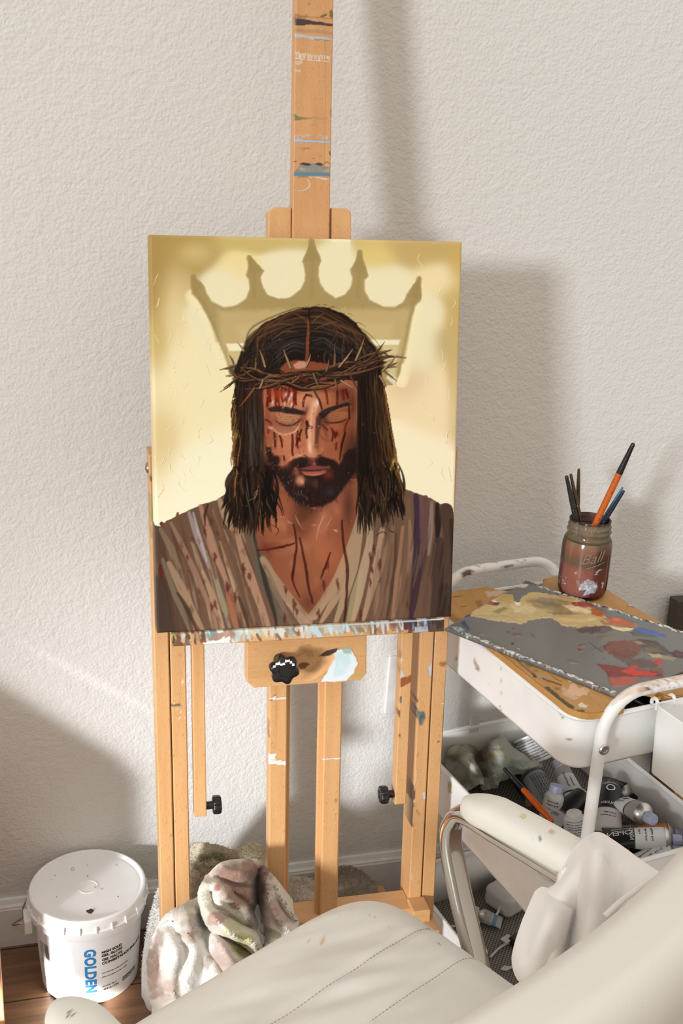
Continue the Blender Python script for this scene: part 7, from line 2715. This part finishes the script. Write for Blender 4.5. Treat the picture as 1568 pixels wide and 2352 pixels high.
rows = [
    [(470, 2010, 1.330), (505, 1984, 1.335), (545, 1976, 1.340), (585, 1974, 1.338), (607, 1990, 1.335), (640, 2030, 1.325), (668, 2070, 1.315)],
    [(458, 2040, 1.300), (495, 2014, 1.290), (540, 2004, 1.290), (580, 2002, 1.300), (606, 2022, 1.322), (634, 2060, 1.290), (676, 2100, 1.280)],
    [(456, 2066, 1.288), (490, 2050, 1.262), (530, 2038, 1.270), (574, 2036, 1.285), (600, 2056, 1.318), (622, 2090, 1.268), (682, 2130, 1.258)],
    [(462, 2096, 1.272), (494, 2086, 1.240), (528, 2076, 1.262), (566, 2078, 1.270), (592, 2096, 1.305), (612, 2124, 1.252), (680, 2156, 1.240)],
    [(476, 2126, 1.255), (506, 2120, 1.222), (540, 2116, 1.240), (572, 2120, 1.238), (594, 2136, 1.278), (612, 2156, 1.236), (672, 2182, 1.226)],
    [(500, 2146, 1.240), (530, 2150, 1.205), (560, 2158, 1.212), (586, 2168, 1.208), (602, 2180, 1.240), (622, 2196, 1.220), (664, 2212, 1.216)],
    [(520, 2150, 1.252), (548, 2166, 1.225), (574, 2184, 1.222), (596, 2200, 1.225), (612, 2212, 1.240), (632, 2226, 1.230), (660, 2240, 1.226)]]
rag('towel_body', rows, R2, pt_upper, (226, 220, 208), 24, 24, .0050, 14, 9.7, fn=fy, lines=[
    ([(468, 2028), (458, 2057), (472, 2098), (506, 2124), (541, 2146), (578, 2166), (600, 2190)], 13, .022),
    ([(486, 2050), (494, 2082), (524, 2104), (556, 2122), (588, 2142)], 8, -.018),
    ([(592, 2000), (587, 2045), (596, 2098), (610, 2134), (606, 2162)], 9, -.036),
    ([(604, 2008), (617, 2052), (632, 2098), (658, 2132), (680, 2160)], 12, .020),
    ([(626, 2040), (646, 2088), (672, 2118)], 7, -.018),
    ([(500, 2016), (540, 2034), (574, 2040)], 8, -.014),
    ([(520, 2058), (556, 2088), (580, 2116)], 10, .014),
    ([(540, 2050), (572, 2082), (590, 2110)], 6, -.012),
    ([(512, 1992), (552, 2004), (584, 1996)], 10, .010),
    ([(650, 2060), (676, 2090), (700, 2100)], 9, .012)])


def mound(name, label, c, rx, ry, h, seed, base, st, rot=0.0, pw=.55, cat='towel', grp='paint towels under the easel', mat=None, n=72, fold=.22, nz=9.0):
    """a rag lying in a heap: folded height field with a ragged outline"""
    rows = []
    for i in range(n):
        row = []
        rr_ = (i / (n - 1)) ** .8
        for j in range(n * 2):
            a_ = 2 * math.pi * j / (n * 2 - 1)
            k = 1 + .28 * noise.noise(Vector((math.cos(a_) * 1.4, math.sin(a_) * 1.4, seed)))
            x, y = math.cos(a_) * rr_ * k, math.sin(a_) * rr_ * k
            X = x * rx * math.cos(rot) - y * ry * math.sin(rot)
            Y = x * rx * math.sin(rot) + y * ry * math.cos(rot)
            q = Vector((X * nz, Y * nz, seed))
            wq = q + Vector((noise.noise(q * .8), noise.noise(q * .8 + Vector((5, 1, 2))), 0)) * .9
            rdg = 1 - abs(noise.noise(wq)) * 1.9
            fine = noise.noise(Vector((X, Y, seed)) * 130) * .0018 + noise.noise(Vector((X, Y, seed)) * 330) * .0016
            prof = max(1 - rr_ ** 2.6, 0) ** pw
            z = h * prof * (1 - fold + fold * rdg) + fine * min(1, prof * 3)
            row.append(Vector((c[0] + X, c[1] + Y, c[2] + max(z, 0.0008))))
        rows.append(row)
    mb = MB().grid(rows)
    m, k = n, n * 2
    mb.f.append(tuple((m - 1) * k + j for j in range(k))[::-1])
    o = mb.build('rag' if cat != 'towel' else 'paint_rag', mat or m_terry, None, sharp=0)
    o.data.transform(Matrix.Translation(-Vector(c)))
    o.location = c
    tag(o, label, cat, grp)
    p = Painter(np.array([[tuple(q) for q in r] for r in rows]), srgb(*base)[:3])
    stains(p, st)
    p.store(o.data)
    s_ = pile(rows, p.C, 7000, None, 8)
    s_.data.transform(Matrix.Translation(-Vector(c)))
    s_.parent = o
    return o


c0 = at_y(515, 2040, 1.49)
mound('paint_rag', 'olive-stained towel heaped behind the easel, against the wall', (c0.x - .005, 1.480, 0), .115, .085, .275, 4.2, (196, 188, 164),
      [(500, 1985, 60, 26, (112, 108, 72), .95), (545, 1985, 30, 14, (58, 62, 42), .95), (480, 2040, 40, 40, (150, 132, 100), .9), (455, 2040, 20, 40, (158, 146, 134), .8), (580, 2010, 30, 20, (150, 140, 116), .8), (500, 2060, 40, 20, (128, 100, 64), .8)], pw=.42)
c0 = at_y(362, 2085, 1.47)
mound('paint_rag', 'clean white towel end showing between the bucket and the left easel post', (c0.x + .030, 1.470, 0), .062, .050, .215, 8.8, (238, 238, 234), [(365, 2070, 8, 14, (170, 166, 158), .6)], pw=.4)
c0 = at_y(690, 2070, 1.44)
mound('paint_rag', 'pale pink-brown towel lying behind the two easel uprights', (c0.x, 1.490, 0), .085, .060, .185, 2.6, (222, 212, 198), [(690, 2080, 30, 14, (184, 156, 138), .8), (670, 2050, 14, 10, (230, 226, 216), .6)], pw=.45)
c0 = at_y(765, 2050, 1.55)
mound('paint_rag', 'small crumpled grey rag right of the easel uprights, against the baseboard', (c0.x + .01, 1.565, 0), .100, .045, .125, 6.1, (170, 158, 144), [(760, 2050, 20, 12, (120, 96, 82), .8), (800, 2050, 20, 12, (150, 140, 96), .7), (780, 2040, 12, 8, (206, 200, 190), .7)], pw=.45)

# ================================================================ THINGS AT THE EDGES
m_ply = wood('old_board', srgb(196, 144, 104), srgb(172, 116, 78), srgb(120, 74, 46), grain=(40, 40, 3))
xr = at_y(1, 1960, 1.42).x - .010
yb = 1.42
pts = [Vector((xr, yb, 0)), Vector((xr, yb, .355)), Vector((xr - .03, yb, .40)), Vector((xr - .30, yb, .62)), Vector((xr - .62, yb, .70)), Vector((xr - .62, yb, 0))]
solo('wooden_panel', MB().prism(pts, (0, .012, 0)), m_ply, 'edge of a brown wooden panel standing at the far left by the bucket', 'panel', smooth=False, bevel=.001)

m_dark = painted('dark_painted_canvas', srgb(64, 54, 44), .5)


def p_dark(p):
    p.poly([(1545, 1790), (1568, 1786), (1600, 1800), (1600, 1870), (1560, 1860), (1548, 1830)], (160, 120, 56), 3, .9, rag=4)
    p.poly([(1552, 1800), (1566, 1796), (1568, 1830), (1556, 1826)], (104, 76, 40), 3, .9, rag=3)
    p.stroke([(1548, 1795), (1552, 1850)], 5, (186, 150, 80), .8)
    p.stroke([(1566, 1800), (1568, 1850)], 5, (190, 156, 90), .8)
    for _ in range(30):
        x, y = p.rs.uniform(1550, 1760), p.rs.uniform(1390, 1800)
        p.stroke([(x, y), (x + 20, y + 8)], 6, [(58, 50, 40), (76, 66, 52), (70, 58, 44)][p.rs.randint(3)], .5, soft=3)


root = thing('canvas_painting', 'dark brown painted canvas leaning on the wall at the right edge', 'painting', (1.30, 1.62, 0))
a_ = at_y(1553, 1379, 1.612)
xl = a_.x
zt = a_.z
q = [Vector((xl, 1.575, .0)), Vector((xl + .46, 1.575, 0)), Vector((xl + .46, 1.612, zt)), Vector((xl, 1.612, zt))]
painted_board('painted_canvas', m_dark, root, q[0], q[1], q[2], q[3], Vector((0, 1, -.062)).normalized() * .02, 120, 150, p_dark, bev=.002)

# ================================================================ THINGS IN THE MIDDLE TRAY
ZT = .3185
m_lav = plain('lavender_plastic', srgb(172, 176, 204), .35)
m_foil = plain('tube_foil', (.62, .60, .57, 1), .32, .85)
m_blkp = plain('black_tube', (.018, .018, .020, 1), .3)
m_lab = painted('tube_label', (.76, .76, .76, 1), .4)
m_inkd = plain('label_ink', (.03, .03, .03, 1), .5)
m_creamcap = plain('cream_cap', srgb(206, 200, 178), .4)


def tube_px(name, label, crimp, shoulder, zc, zs, w, zones, capm, cap_r=.0085, cap_l=.016, txt=(), flat=.30, group='paint tubes in the middle tray', inside='tray', bend=0.0):
    """paint tube lying down. crimp, shoulder: where its two ends show; zc, zs: their heights; zones: (fraction, colour) along the tube"""
    a_ = at_z(*crimp, zc)
    s_ = at_z(*shoulder, zs)
    L = (s_ - a_).length
    ax = (s_ - a_).normalized()
    sd = ax.cross(Z).normalized()
    up = sd.cross(ax).normalized()
    root = thing(name, label, 'paint tube', tuple(a_ * .5 + s_ * .5), group)
    nt_, n_ = 46, 28
    vs = []
    tt_ = []
    r = w / 2

    def ring(t_):
        k = min(1, t_ / .9)
        e = k ** .7
        hw = r * (1.28 * (1 - e) + e)
        hh = .0009 + (r * .92 - .0009) * e
        return hw, hh
    for i in range(nt_ + 1):
        t_ = i / nt_
        hw, hh = ring(t_)
        c_ = a_ + ax * (L * t_) - up * (r * .0) + up * (bend * math.sin(math.pi * t_))
        for q in range(n_):
            an = 2 * math.pi * q / n_
            vs.append(c_ + sd * (math.cos(an) * hw) + up * (math.sin(an) * hh))
        tt_.append(t_)
    mb = MB()
    mb.v = vs
    mb.f = [(i * n_ + q, i * n_ + (q + 1) % n_, (i + 1) * n_ + (q + 1) % n_, (i + 1) * n_ + q) for i in range(nt_) for q in range(n_)] + [tuple(range(n_))[::-1]]
    o = mb.build('tube_body', m_lab, root, sharp=70)
    C = np.ones((len(vs), 4), np.float32)
    for i, t_ in enumerate(tt_):
        for f_, c_ in zones:
            if t_ <= f_ + 1e-6:
                C[i * n_:(i + 1) * n_, :3] = srgb(*c_)[:3]
                break
    at_ = o.data.color_attributes['paint']
    at_.data.foreach_set('color', C.ravel())
    hw, hh = ring(1.0)
    pr_ = [(r, 0), (r * .94, L * .05 * 0 + .003), (r * .62, .008), (cap_r * .62, .0105), (cap_r * .6, .014)]
    mb = MB().lathe(s_ - ax * .0003, pr_, ax, 28)
    mb.build('shoulder', m_foil, root)
    f_ = lambda an: 1 - .06 * (1 + math.cos(8 * an)) / 2
    mb = MB().lathe(s_ + ax * .0108, [(cap_r * .9, 0), (cap_r, .001), (cap_r * .9, cap_l - .001), (cap_r * .82, cap_l), (cap_r * .6, cap_l), (cap_r * .55, cap_l - .0015), (.0003, cap_l - .0015)], ax, 48, True, f_)
    mb.build('cap', capm, root, sharp=40)
    for (tx, f0, off, size, mat, mode, sp) in txt:
        # lettering over the upper side; f0: fraction along, off: sideways start
        def wr(x, y, z):
            if mode == 'along':
                t_, s2 = f0 + x / L, off + y
            elif mode == 'along_back':
                t_, s2 = f0 - x / L, off - y
            elif mode == 'across':
                t_, s2 = f0 - y / L, off + x
            else:
                t_, s2 = f0 + y / L, off - x
            t_ = min(max(t_, 0), 1)
            hw_, hh_ = ring(t_)
            an = -s2 / max(hw_, .004)
            an = max(min(an, 1.5), -1.5)
            return a_ + ax * (L * t_) + up * (bend * math.sin(math.pi * t_)) - sd * (math.sin(an) * (hw_ + .0002)) + up * (math.cos(an) * (hh_ + .00025 + z))
        text_mb(tx, size, None, (1, 0, 0), (0, 1, 0), .0002, wrap=wr, spacing=sp).build('lettering', mat, o, smooth=False)
    return root


WL, BL2 = (222, 222, 224), (30, 30, 32)
tube_px('paint_tube', 'silver tube with white label and lavender cap, at the back of the middle tray', (1326, 1836), (1290, 1772), .352, .362, .030, [(.2, WL), (.26, BL2), (.75, (206, 206, 208)), (1, (150, 148, 146))], m_lav, .0085, .014,
        txt=[('Fluid Acrylic', .35, -.008, .006, m_inkd, 'along', 1), ('Titanium', .35, .001, .005, m_inkd, 'along', 1)])
tube_px('paint_tube', 'black tube with a white lower label, upside down beside the front cart leg', (1394, 1912), (1402, 1818), .362, .372, .036, [(.10, (190, 186, 180)), (.46, (206, 202, 198)), (.50, BL2), (1, BL2)], m_blkp, .0095, .012,
        txt=[('GOLDEN', .545, .014, .0072, m_ink_w, 'across_back', 1), ('O', .83, .007, .020, m_ink_w, 'across_back', 1), ('Carbon Black', .36, .011, .0036, m_inkd, 'across_back', 1), ('Noir de carbone', .30, .011, .0036, m_inkd, 'across_back', 1)])
tube_px('paint_tube', 'silver tube with a bar-coded white label and lavender cap, rightmost at the back', (1416, 1836), (1476, 1870), .372, .386, .036, [(.62, (224, 226, 228)), (.66, BL2), (1, (168, 164, 158))], m_lav, .0100, .015,
        txt=[('||||l||l||||', .22, -.006, .010, m_inkd, 'along', .62), ('artist acrylic', .18, .008, .0038, m_inkd, 'along', 1), ('series 4', .18, .012, .0034, m_inkd, 'along', 1)])
tube_px('paint_tube', 'orange tube with a cream striped label under the bar-coded one', (1420, 1916), (1532, 1916), .345, .352, .036, [(.30, (212, 204, 178)), (.33, (196, 110, 40)), (1, (190, 104, 36))], m_lav, .0085, .014,
        txt=[('|||||||', .06, -.006, .022, m_inkd, 'along', .8)])
tube_px('paint_tube', 'black and white tube lettered OPEN with a blue mark by its grey cap', (1384, 1922), (1526, 1928), .366, .376, .038, [(.50, BL2), (1, (226, 228, 230))], m_lav, .0085, .014,
        txt=[('OPEN', .485, .006, .0155, m_ink_w, 'along_back', .92), ('SLOW DRYING', .46, -.0085, .0042, m_ink_w, 'along_back', 1), ('GOLDEN', .492, -.015, .0082, m_ink_w, 'across', .95), ('Phthalo Blue', .80, -.004, .0048, m_inkd, 'across', 1), ('Bleu de phtalo', .70, -.004, .0042, m_inkd, 'across', 1), ('2.0 fl oz', .60, -.004, .0036, m_inkd, 'across', 1)])
tube_px('paint_tube', 'white tube with small dark print, lowest by the front rim of the middle tray', (1452, 1990), (1528, 1956), .350, .362, .034, [(.12, (200, 198, 196)), (1, (226, 226, 226))], m_lav, .0085, .013,
        txt=[('Professional acrylic', .15, -.006, .005, m_inkd, 'along', 1), ('Heavy body', .15, .002, .005, m_inkd, 'along', 1), ('60 ml', .62, .003, .006, m_ink_b, 'along', 1)])
tube_px('paint_tube', 'black crimped tube with white tick marks, left of the front cart leg', (1262, 1886), (1336, 1832), .350, .362, .034, [(.30, (196, 198, 202)), (.34, (90, 92, 96)), (.6, BL2), (1, BL2)], m_blkp, .0085, .014,
        txt=[('llllllllllll', .22, -.020, .008, m_inkd, 'across', 1.1)])
tube_px('paint_tube', 'orange-ended tube deep between the black tubes', (1300, 1878), (1346, 1846), .338, .342, .030, [(.5, (206, 110, 44)), (.56, (190, 40, 34)), (1, (206, 110, 44))], m_blkp, .008, .012)
tube_px('paint_tube', 'dark tube half under the long brush', (1238, 1850), (1196, 1790), .338, .340, .034, [(.2, (110, 76, 60)), (1, (26, 26, 28))], m_blkp, .009, .012)
tube_px('paint_tube', 'grey printed tube behind the front cart leg', (1372, 1790), (1440, 1826), .338, .345, .040, [(.12, (50, 48, 48)), (.8, (104, 104, 106)), (1, (40, 40, 42))], m_blkp, .009, .012,
        txt=[('acrylic medium gloss', .1, -.010, .006, m_inkd, 'along', 1), ('retarder for slow drying', .1, -.002, .005, m_inkd, 'along', 1), ('for professional artists', .1, .006, .005, m_inkd, 'along', 1)])
tube_px('paint_tube', 'grey tube covered in small print, in the middle of the middle tray', (1268, 1842), (1222, 1786), .344, .350, .044, [(.9, (128, 128, 130)), (1, (60, 60, 62))], m_blkp, .009, .012,
        txt=[('keep out of reach of children', .05, -.016 + .005 * k, .0042, m_inkd, 'along', 1) for k in range(7)])

tube_px('paint_tube', 'black tube lying flat beneath the silver bar-coded tube', (1440, 1812), (1420, 1868), .330, .334, .036, [(.3, (70, 70, 72)), (1, (22, 22, 24))], m_blkp, .009, .012)
tube_px('paint_tube', 'black tube half hidden under the orange tube, near the front rim', (1398, 1962), (1470, 1950), .334, .338, .036, [(.5, (26, 26, 28)), (.55, (190, 110, 40)), (1, (30, 30, 32))], m_blkp, .009, .012)
tube_px('paint_tube', 'dark brown tube on the mesh beside the white round bottle', (1296, 1906), (1262, 1860), .332, .334, .034, [(.4, (96, 70, 56)), (1, (40, 34, 32))], m_blkp, .009, .012)
# small labelled bottle
def bottle_px(name, label, a, c, za, zc, r, capm, cap_r, lines, cap_l=.010, paint=(206, 204, 202), code=False):
    p0, p1 = at_z(*a, za), at_z(*c, zc)
    ax = (p1 - p0).normalized()
    L = (p1 - p0).length
    root = thing(name, label, 'bottle', tuple(p0))
    m = plain(name + '_plastic', srgb(*paint), .35)
    mb = MB().lathe(p0, [(r * .8, 0), (r, .002), (r, L * .78), (r * .9, L * .88), (cap_r * .8, L)], ax, 36)
    o = mb.build('bottle_body', m, root)
    mb = MB().lathe(p0 + ax * L, [(cap_r, 0), (cap_r, cap_l), (cap_r * .85, cap_l + .001), (.0005, cap_l + .001)], ax, 30, True, lambda an: 1 - .05 * (1 + math.cos(10 * an)) / 2)
    mb.build('cap', capm, root)
    vw = Vector(CAM) - p0
    vw = (vw - ax * vw.dot(ax)).normalized()
    sdv = ax.cross(vw)
    for tx, h, x0, size in lines:
        text_mb(tx, size, None, (1, 0, 0), (0, 1, 0), .0002, wrap=lambda x, y, z: p0 + ax * (h + y) + (vw * math.cos((x0 + x) / r) + sdv * math.sin((x0 + x) / r)) * (r + .0002 + z)).build('lettering', m_inkd, o, smooth=False)
    return root


bottle_px('paint_bottle', 'small grey-white bottle with bar code and lavender cap, middle of the tray', (1262, 1872), (1276, 1818), .345, .382, .0155, m_lav, .0115, [('fluid acrylic', .024, -.009, .004), ('Payne grey', .019, -.009, .0045), ('|||l||l|', .006, .001, .009), ('1 fl oz', .012, -.010, .004), ('CE', .005, -.010, .005)])
bottle_px('paint_bottle', 'white round bottle with rows of text, left of the front cart leg', (1322, 1916), (1318, 1872), .345, .378, .0175, m_ink_w, .012, [('ACRYLIC GLAZING', .030, -.013, .0036), ('liquid for artists. Mix with', .0255, -.014, .0034), ('colours to make glazes', .021, -.013, .0034), ('USE IN VENTILATED', .0165, -.013, .0034), ('room only. Wash brushes', .012, -.013, .0034), ('SOAP AND WATER', .0075, -.013, .0034)], .004, (224, 224, 226))
bottle_px('plastic_tub', 'round white tub printed with rows of text, leaning at the back of the middle tray', (1240, 1752), (1214, 1694), .340, .374, .030, m_ink_w, .028, [('This product contains a preservative and', .040 - .0048 * k, -.030, .0040) for k in range(8)], .003, (214, 214, 218))
# long brush lying across the tubes
a_, c_ = at_z(1157, 1764, .402), at_z(1268, 1888, .376)
root = thing('paint_brush', 'orange and black brush lying across the tubes in the middle tray', 'brush', tuple(c_))
ax = (c_ - a_).normalized()
L = (c_ - a_).length
MB().lathe(a_, [(.0006, 0), (.0028, .0012), (.0036, .004), (.0042, .05)], ax, 16).build('handle_end', m_blk, root)
MB().lathe(a_ + ax * .05, [(.0042, 0), (.0050, .03), (.0050, L - .07), (.0036, L - .05)], ax, 16).build('handle', plain('orange_handle', srgb(214, 96, 26), .25), root)
# rag in the tray
m_rag = terry('grey_rag', .95, .35)


def pt_tray(p):
    stains(p, [(1085, 1705, 30, 16, (110, 100, 76), .9), (1110, 1745, 26, 40, (92, 72, 54), .95), (1050, 1725, 30, 20, (140, 134, 110), .8), (1090, 1725, 10, 8, (150, 136, 60), .8), (1096, 1720, 4, 5, (50, 40, 44), .9), (1140, 1730, 6, 8, (196, 196, 110), .7), (1175, 1760, 40, 12, (120, 150, 136), .7), (1060, 1780, 30, 24, (150, 142, 124), .7), (1040, 1700, 20, 14, (112, 98, 78), .8)])


R3 = thing('rag', 'grey-green stained rag bunched at the back of the middle tray', 'rag', tuple(at_z(1120, 1760, ZT + .005)))
fz_ = lambda x, y, z: at_z(x, y, z)
GRG = (184, 186, 172)
rag('rag_body', [
    [(1010, 1716, .335), (1045, 1696, .350), (1078, 1690, .345), (1100, 1704, .335), (1124, 1700, .375), (1150, 1690, .380), (1172, 1712, .362), (1205, 1726, .350), (1240, 1738, .340)],
    [(1012, 1740, .345), (1044, 1722, .385), (1076, 1716, .375), (1098, 1726, .350), (1122, 1722, .385), (1150, 1714, .395), (1174, 1732, .375), (1206, 1744, .368), (1246, 1752, .345)],
    [(1024, 1764, .345), (1050, 1748, .368), (1078, 1740, .395), (1102, 1756, .345), (1126, 1752, .372), (1148, 1748, .385), (1172, 1760, .370), (1204, 1762, .378), (1238, 1766, .345)],
    [(1044, 1790, .340), (1066, 1776, .362), (1092, 1768, .400), (1112, 1786, .342), (1134, 1784, .372), (1154, 1776, .372), (1180, 1778, .355), (1206, 1778, .360), (1228, 1782, .335)],
    [(1066, 1822, .322), (1084, 1812, .340), (1104, 1800, .375), (1122, 1812, .330), (1142, 1810, .345), (1160, 1796, .340), (1184, 1792, .330), (1206, 1790, .330), (1222, 1794, .325)]],
    R3, pt_tray, GRG, 14, 14, .010, 24, 5.5, .004, m_rag, fz_)
# transparent tape on the tray's back wall
m_tape = plain('masking_tape', (.66, .63, .58, 1), .5)
q = at_plane(1090, 1662, ct(0, .4005, .4), CU)
solo('tape', MB().box(q + Z * .0 - CU * .0, (.018, .0012, .034), (CV, CU, Z)), m_tape, 'strip of pale tape stuck on the back rim of the middle tray', 'tape', smooth=False)

# ================================================================ THINGS IN THE LOWEST TRAY
ZL = .0535
m_wp = plain('white_plastic', (.62, .60, .57, 1), .35)
q = at_z(1172, 2075, ZL)
ad_ = thing('power_adapter', 'white power adapter block on the lowest tray', 'adapter', tuple(q))
dx, dy = (CV * .9 + CU * .25).normalized(), (CU * .9 - CV * .25).normalized()
mb = MB().box(q + Z * .0215, (.085, .062, .043), (dx, dy, Z))
mb.build('adapter_body', m_wp, ad_, smooth=True, bevel=.012, seg=5)
mb = MB().tube(bez([q - dx * .040 - dy * .01 + Z * .02, q - dx * .062 - dy * .016 + Z * .012, q - dx * .095 + Z * .004, q - dx * .135 + dy * .02 + Z * .003], 6), .0022, 8)
mb.build('cable', m_wp, ad_)
tube_px('paint_tube', 'small foil tube with a cream cap on the lowest tray', (1152, 2120), (1110, 2104), ZL + .006, ZL + .012, .026, [(.3, (176, 172, 168)), (.5, (96, 140, 170)), (.6, (190, 186, 182)), (1, (170, 166, 160))], m_creamcap, .0115, .020, group='paint tubes on the lowest tray')
mb = MB().tube(bez([at_z(1126, 2198, ZL + .003), at_z(1148, 2176, ZL + .003), at_z(1176, 2162, ZL + .004), at_z(1210, 2156, ZL + .003), at_z(1250, 2150, ZL + .003)], 6), .0022, 8)
solo('cable', mb, m_wp, 'grey-white cable curving over the mesh of the lowest tray', 'cable')
q = at_z(1184, 2168, ZL)
pl_ = thing('plug', 'small black plug with a white tag on the lowest tray', 'plug', tuple(q))
MB().box(q + Z * .007, (.022, .018, .014), (dx, dy, Z)).build('plug_body', m_blkp, pl_, smooth=False, bevel=.003)
MB().box(q - dx * .012 + dy * .01 + Z * .0100, (.02, .014, .0012), (dx, dy, Z)).build('tag', m_wp, pl_, smooth=False)
q = at_z(1164, 2224, ZL + .001)
solo('paper_scrap', MB().prism([q + Vector((math.cos(k) * (.009 + .003 * math.sin(2 * k + 1)), math.sin(k) * (.005 + .002 * math.cos(3 * k)), 0)) for k in [2 * math.pi * i / 14 for i in range(14)]], (0, 0, .0012)), m_wp, 'torn scrap of pale paper on the lowest tray, near the chair seat', 'scrap', smooth=False)
# small things in the top tray seen past the board's notch
q = at_z(1492, 1628, .583)
gj = thing('glass_pot', 'small olive-tinted glass pot in the top tray under the cart handle', 'pot', tuple(q))
m_olg = plain('olive_glass', srgb(92, 92, 66), .08, mott=.3, scale=90)
MB().lathe(q, [(.016, 0), (.0195, .003), (.0195, .046), (.017, .052), (.0178, .062), (.015, .062), (.014, .052)], Z, 28).build('pot_body', m_olg, gj)
a_, c_ = at_z(1448, 1604, .640), at_z(1481, 1621, .634)
solo('metal_nib', MB().lathe(a_, [(.003, 0), (.004, .006), (.004, (c_ - a_).length * .7), (.0006, (c_ - a_).length)], (c_ - a_), 14), plain('grey_steel', (.25, .26, .28, 1), .3, .8), 'grey pointed metal tool lying in the top tray beside the glass pot', 'tool')
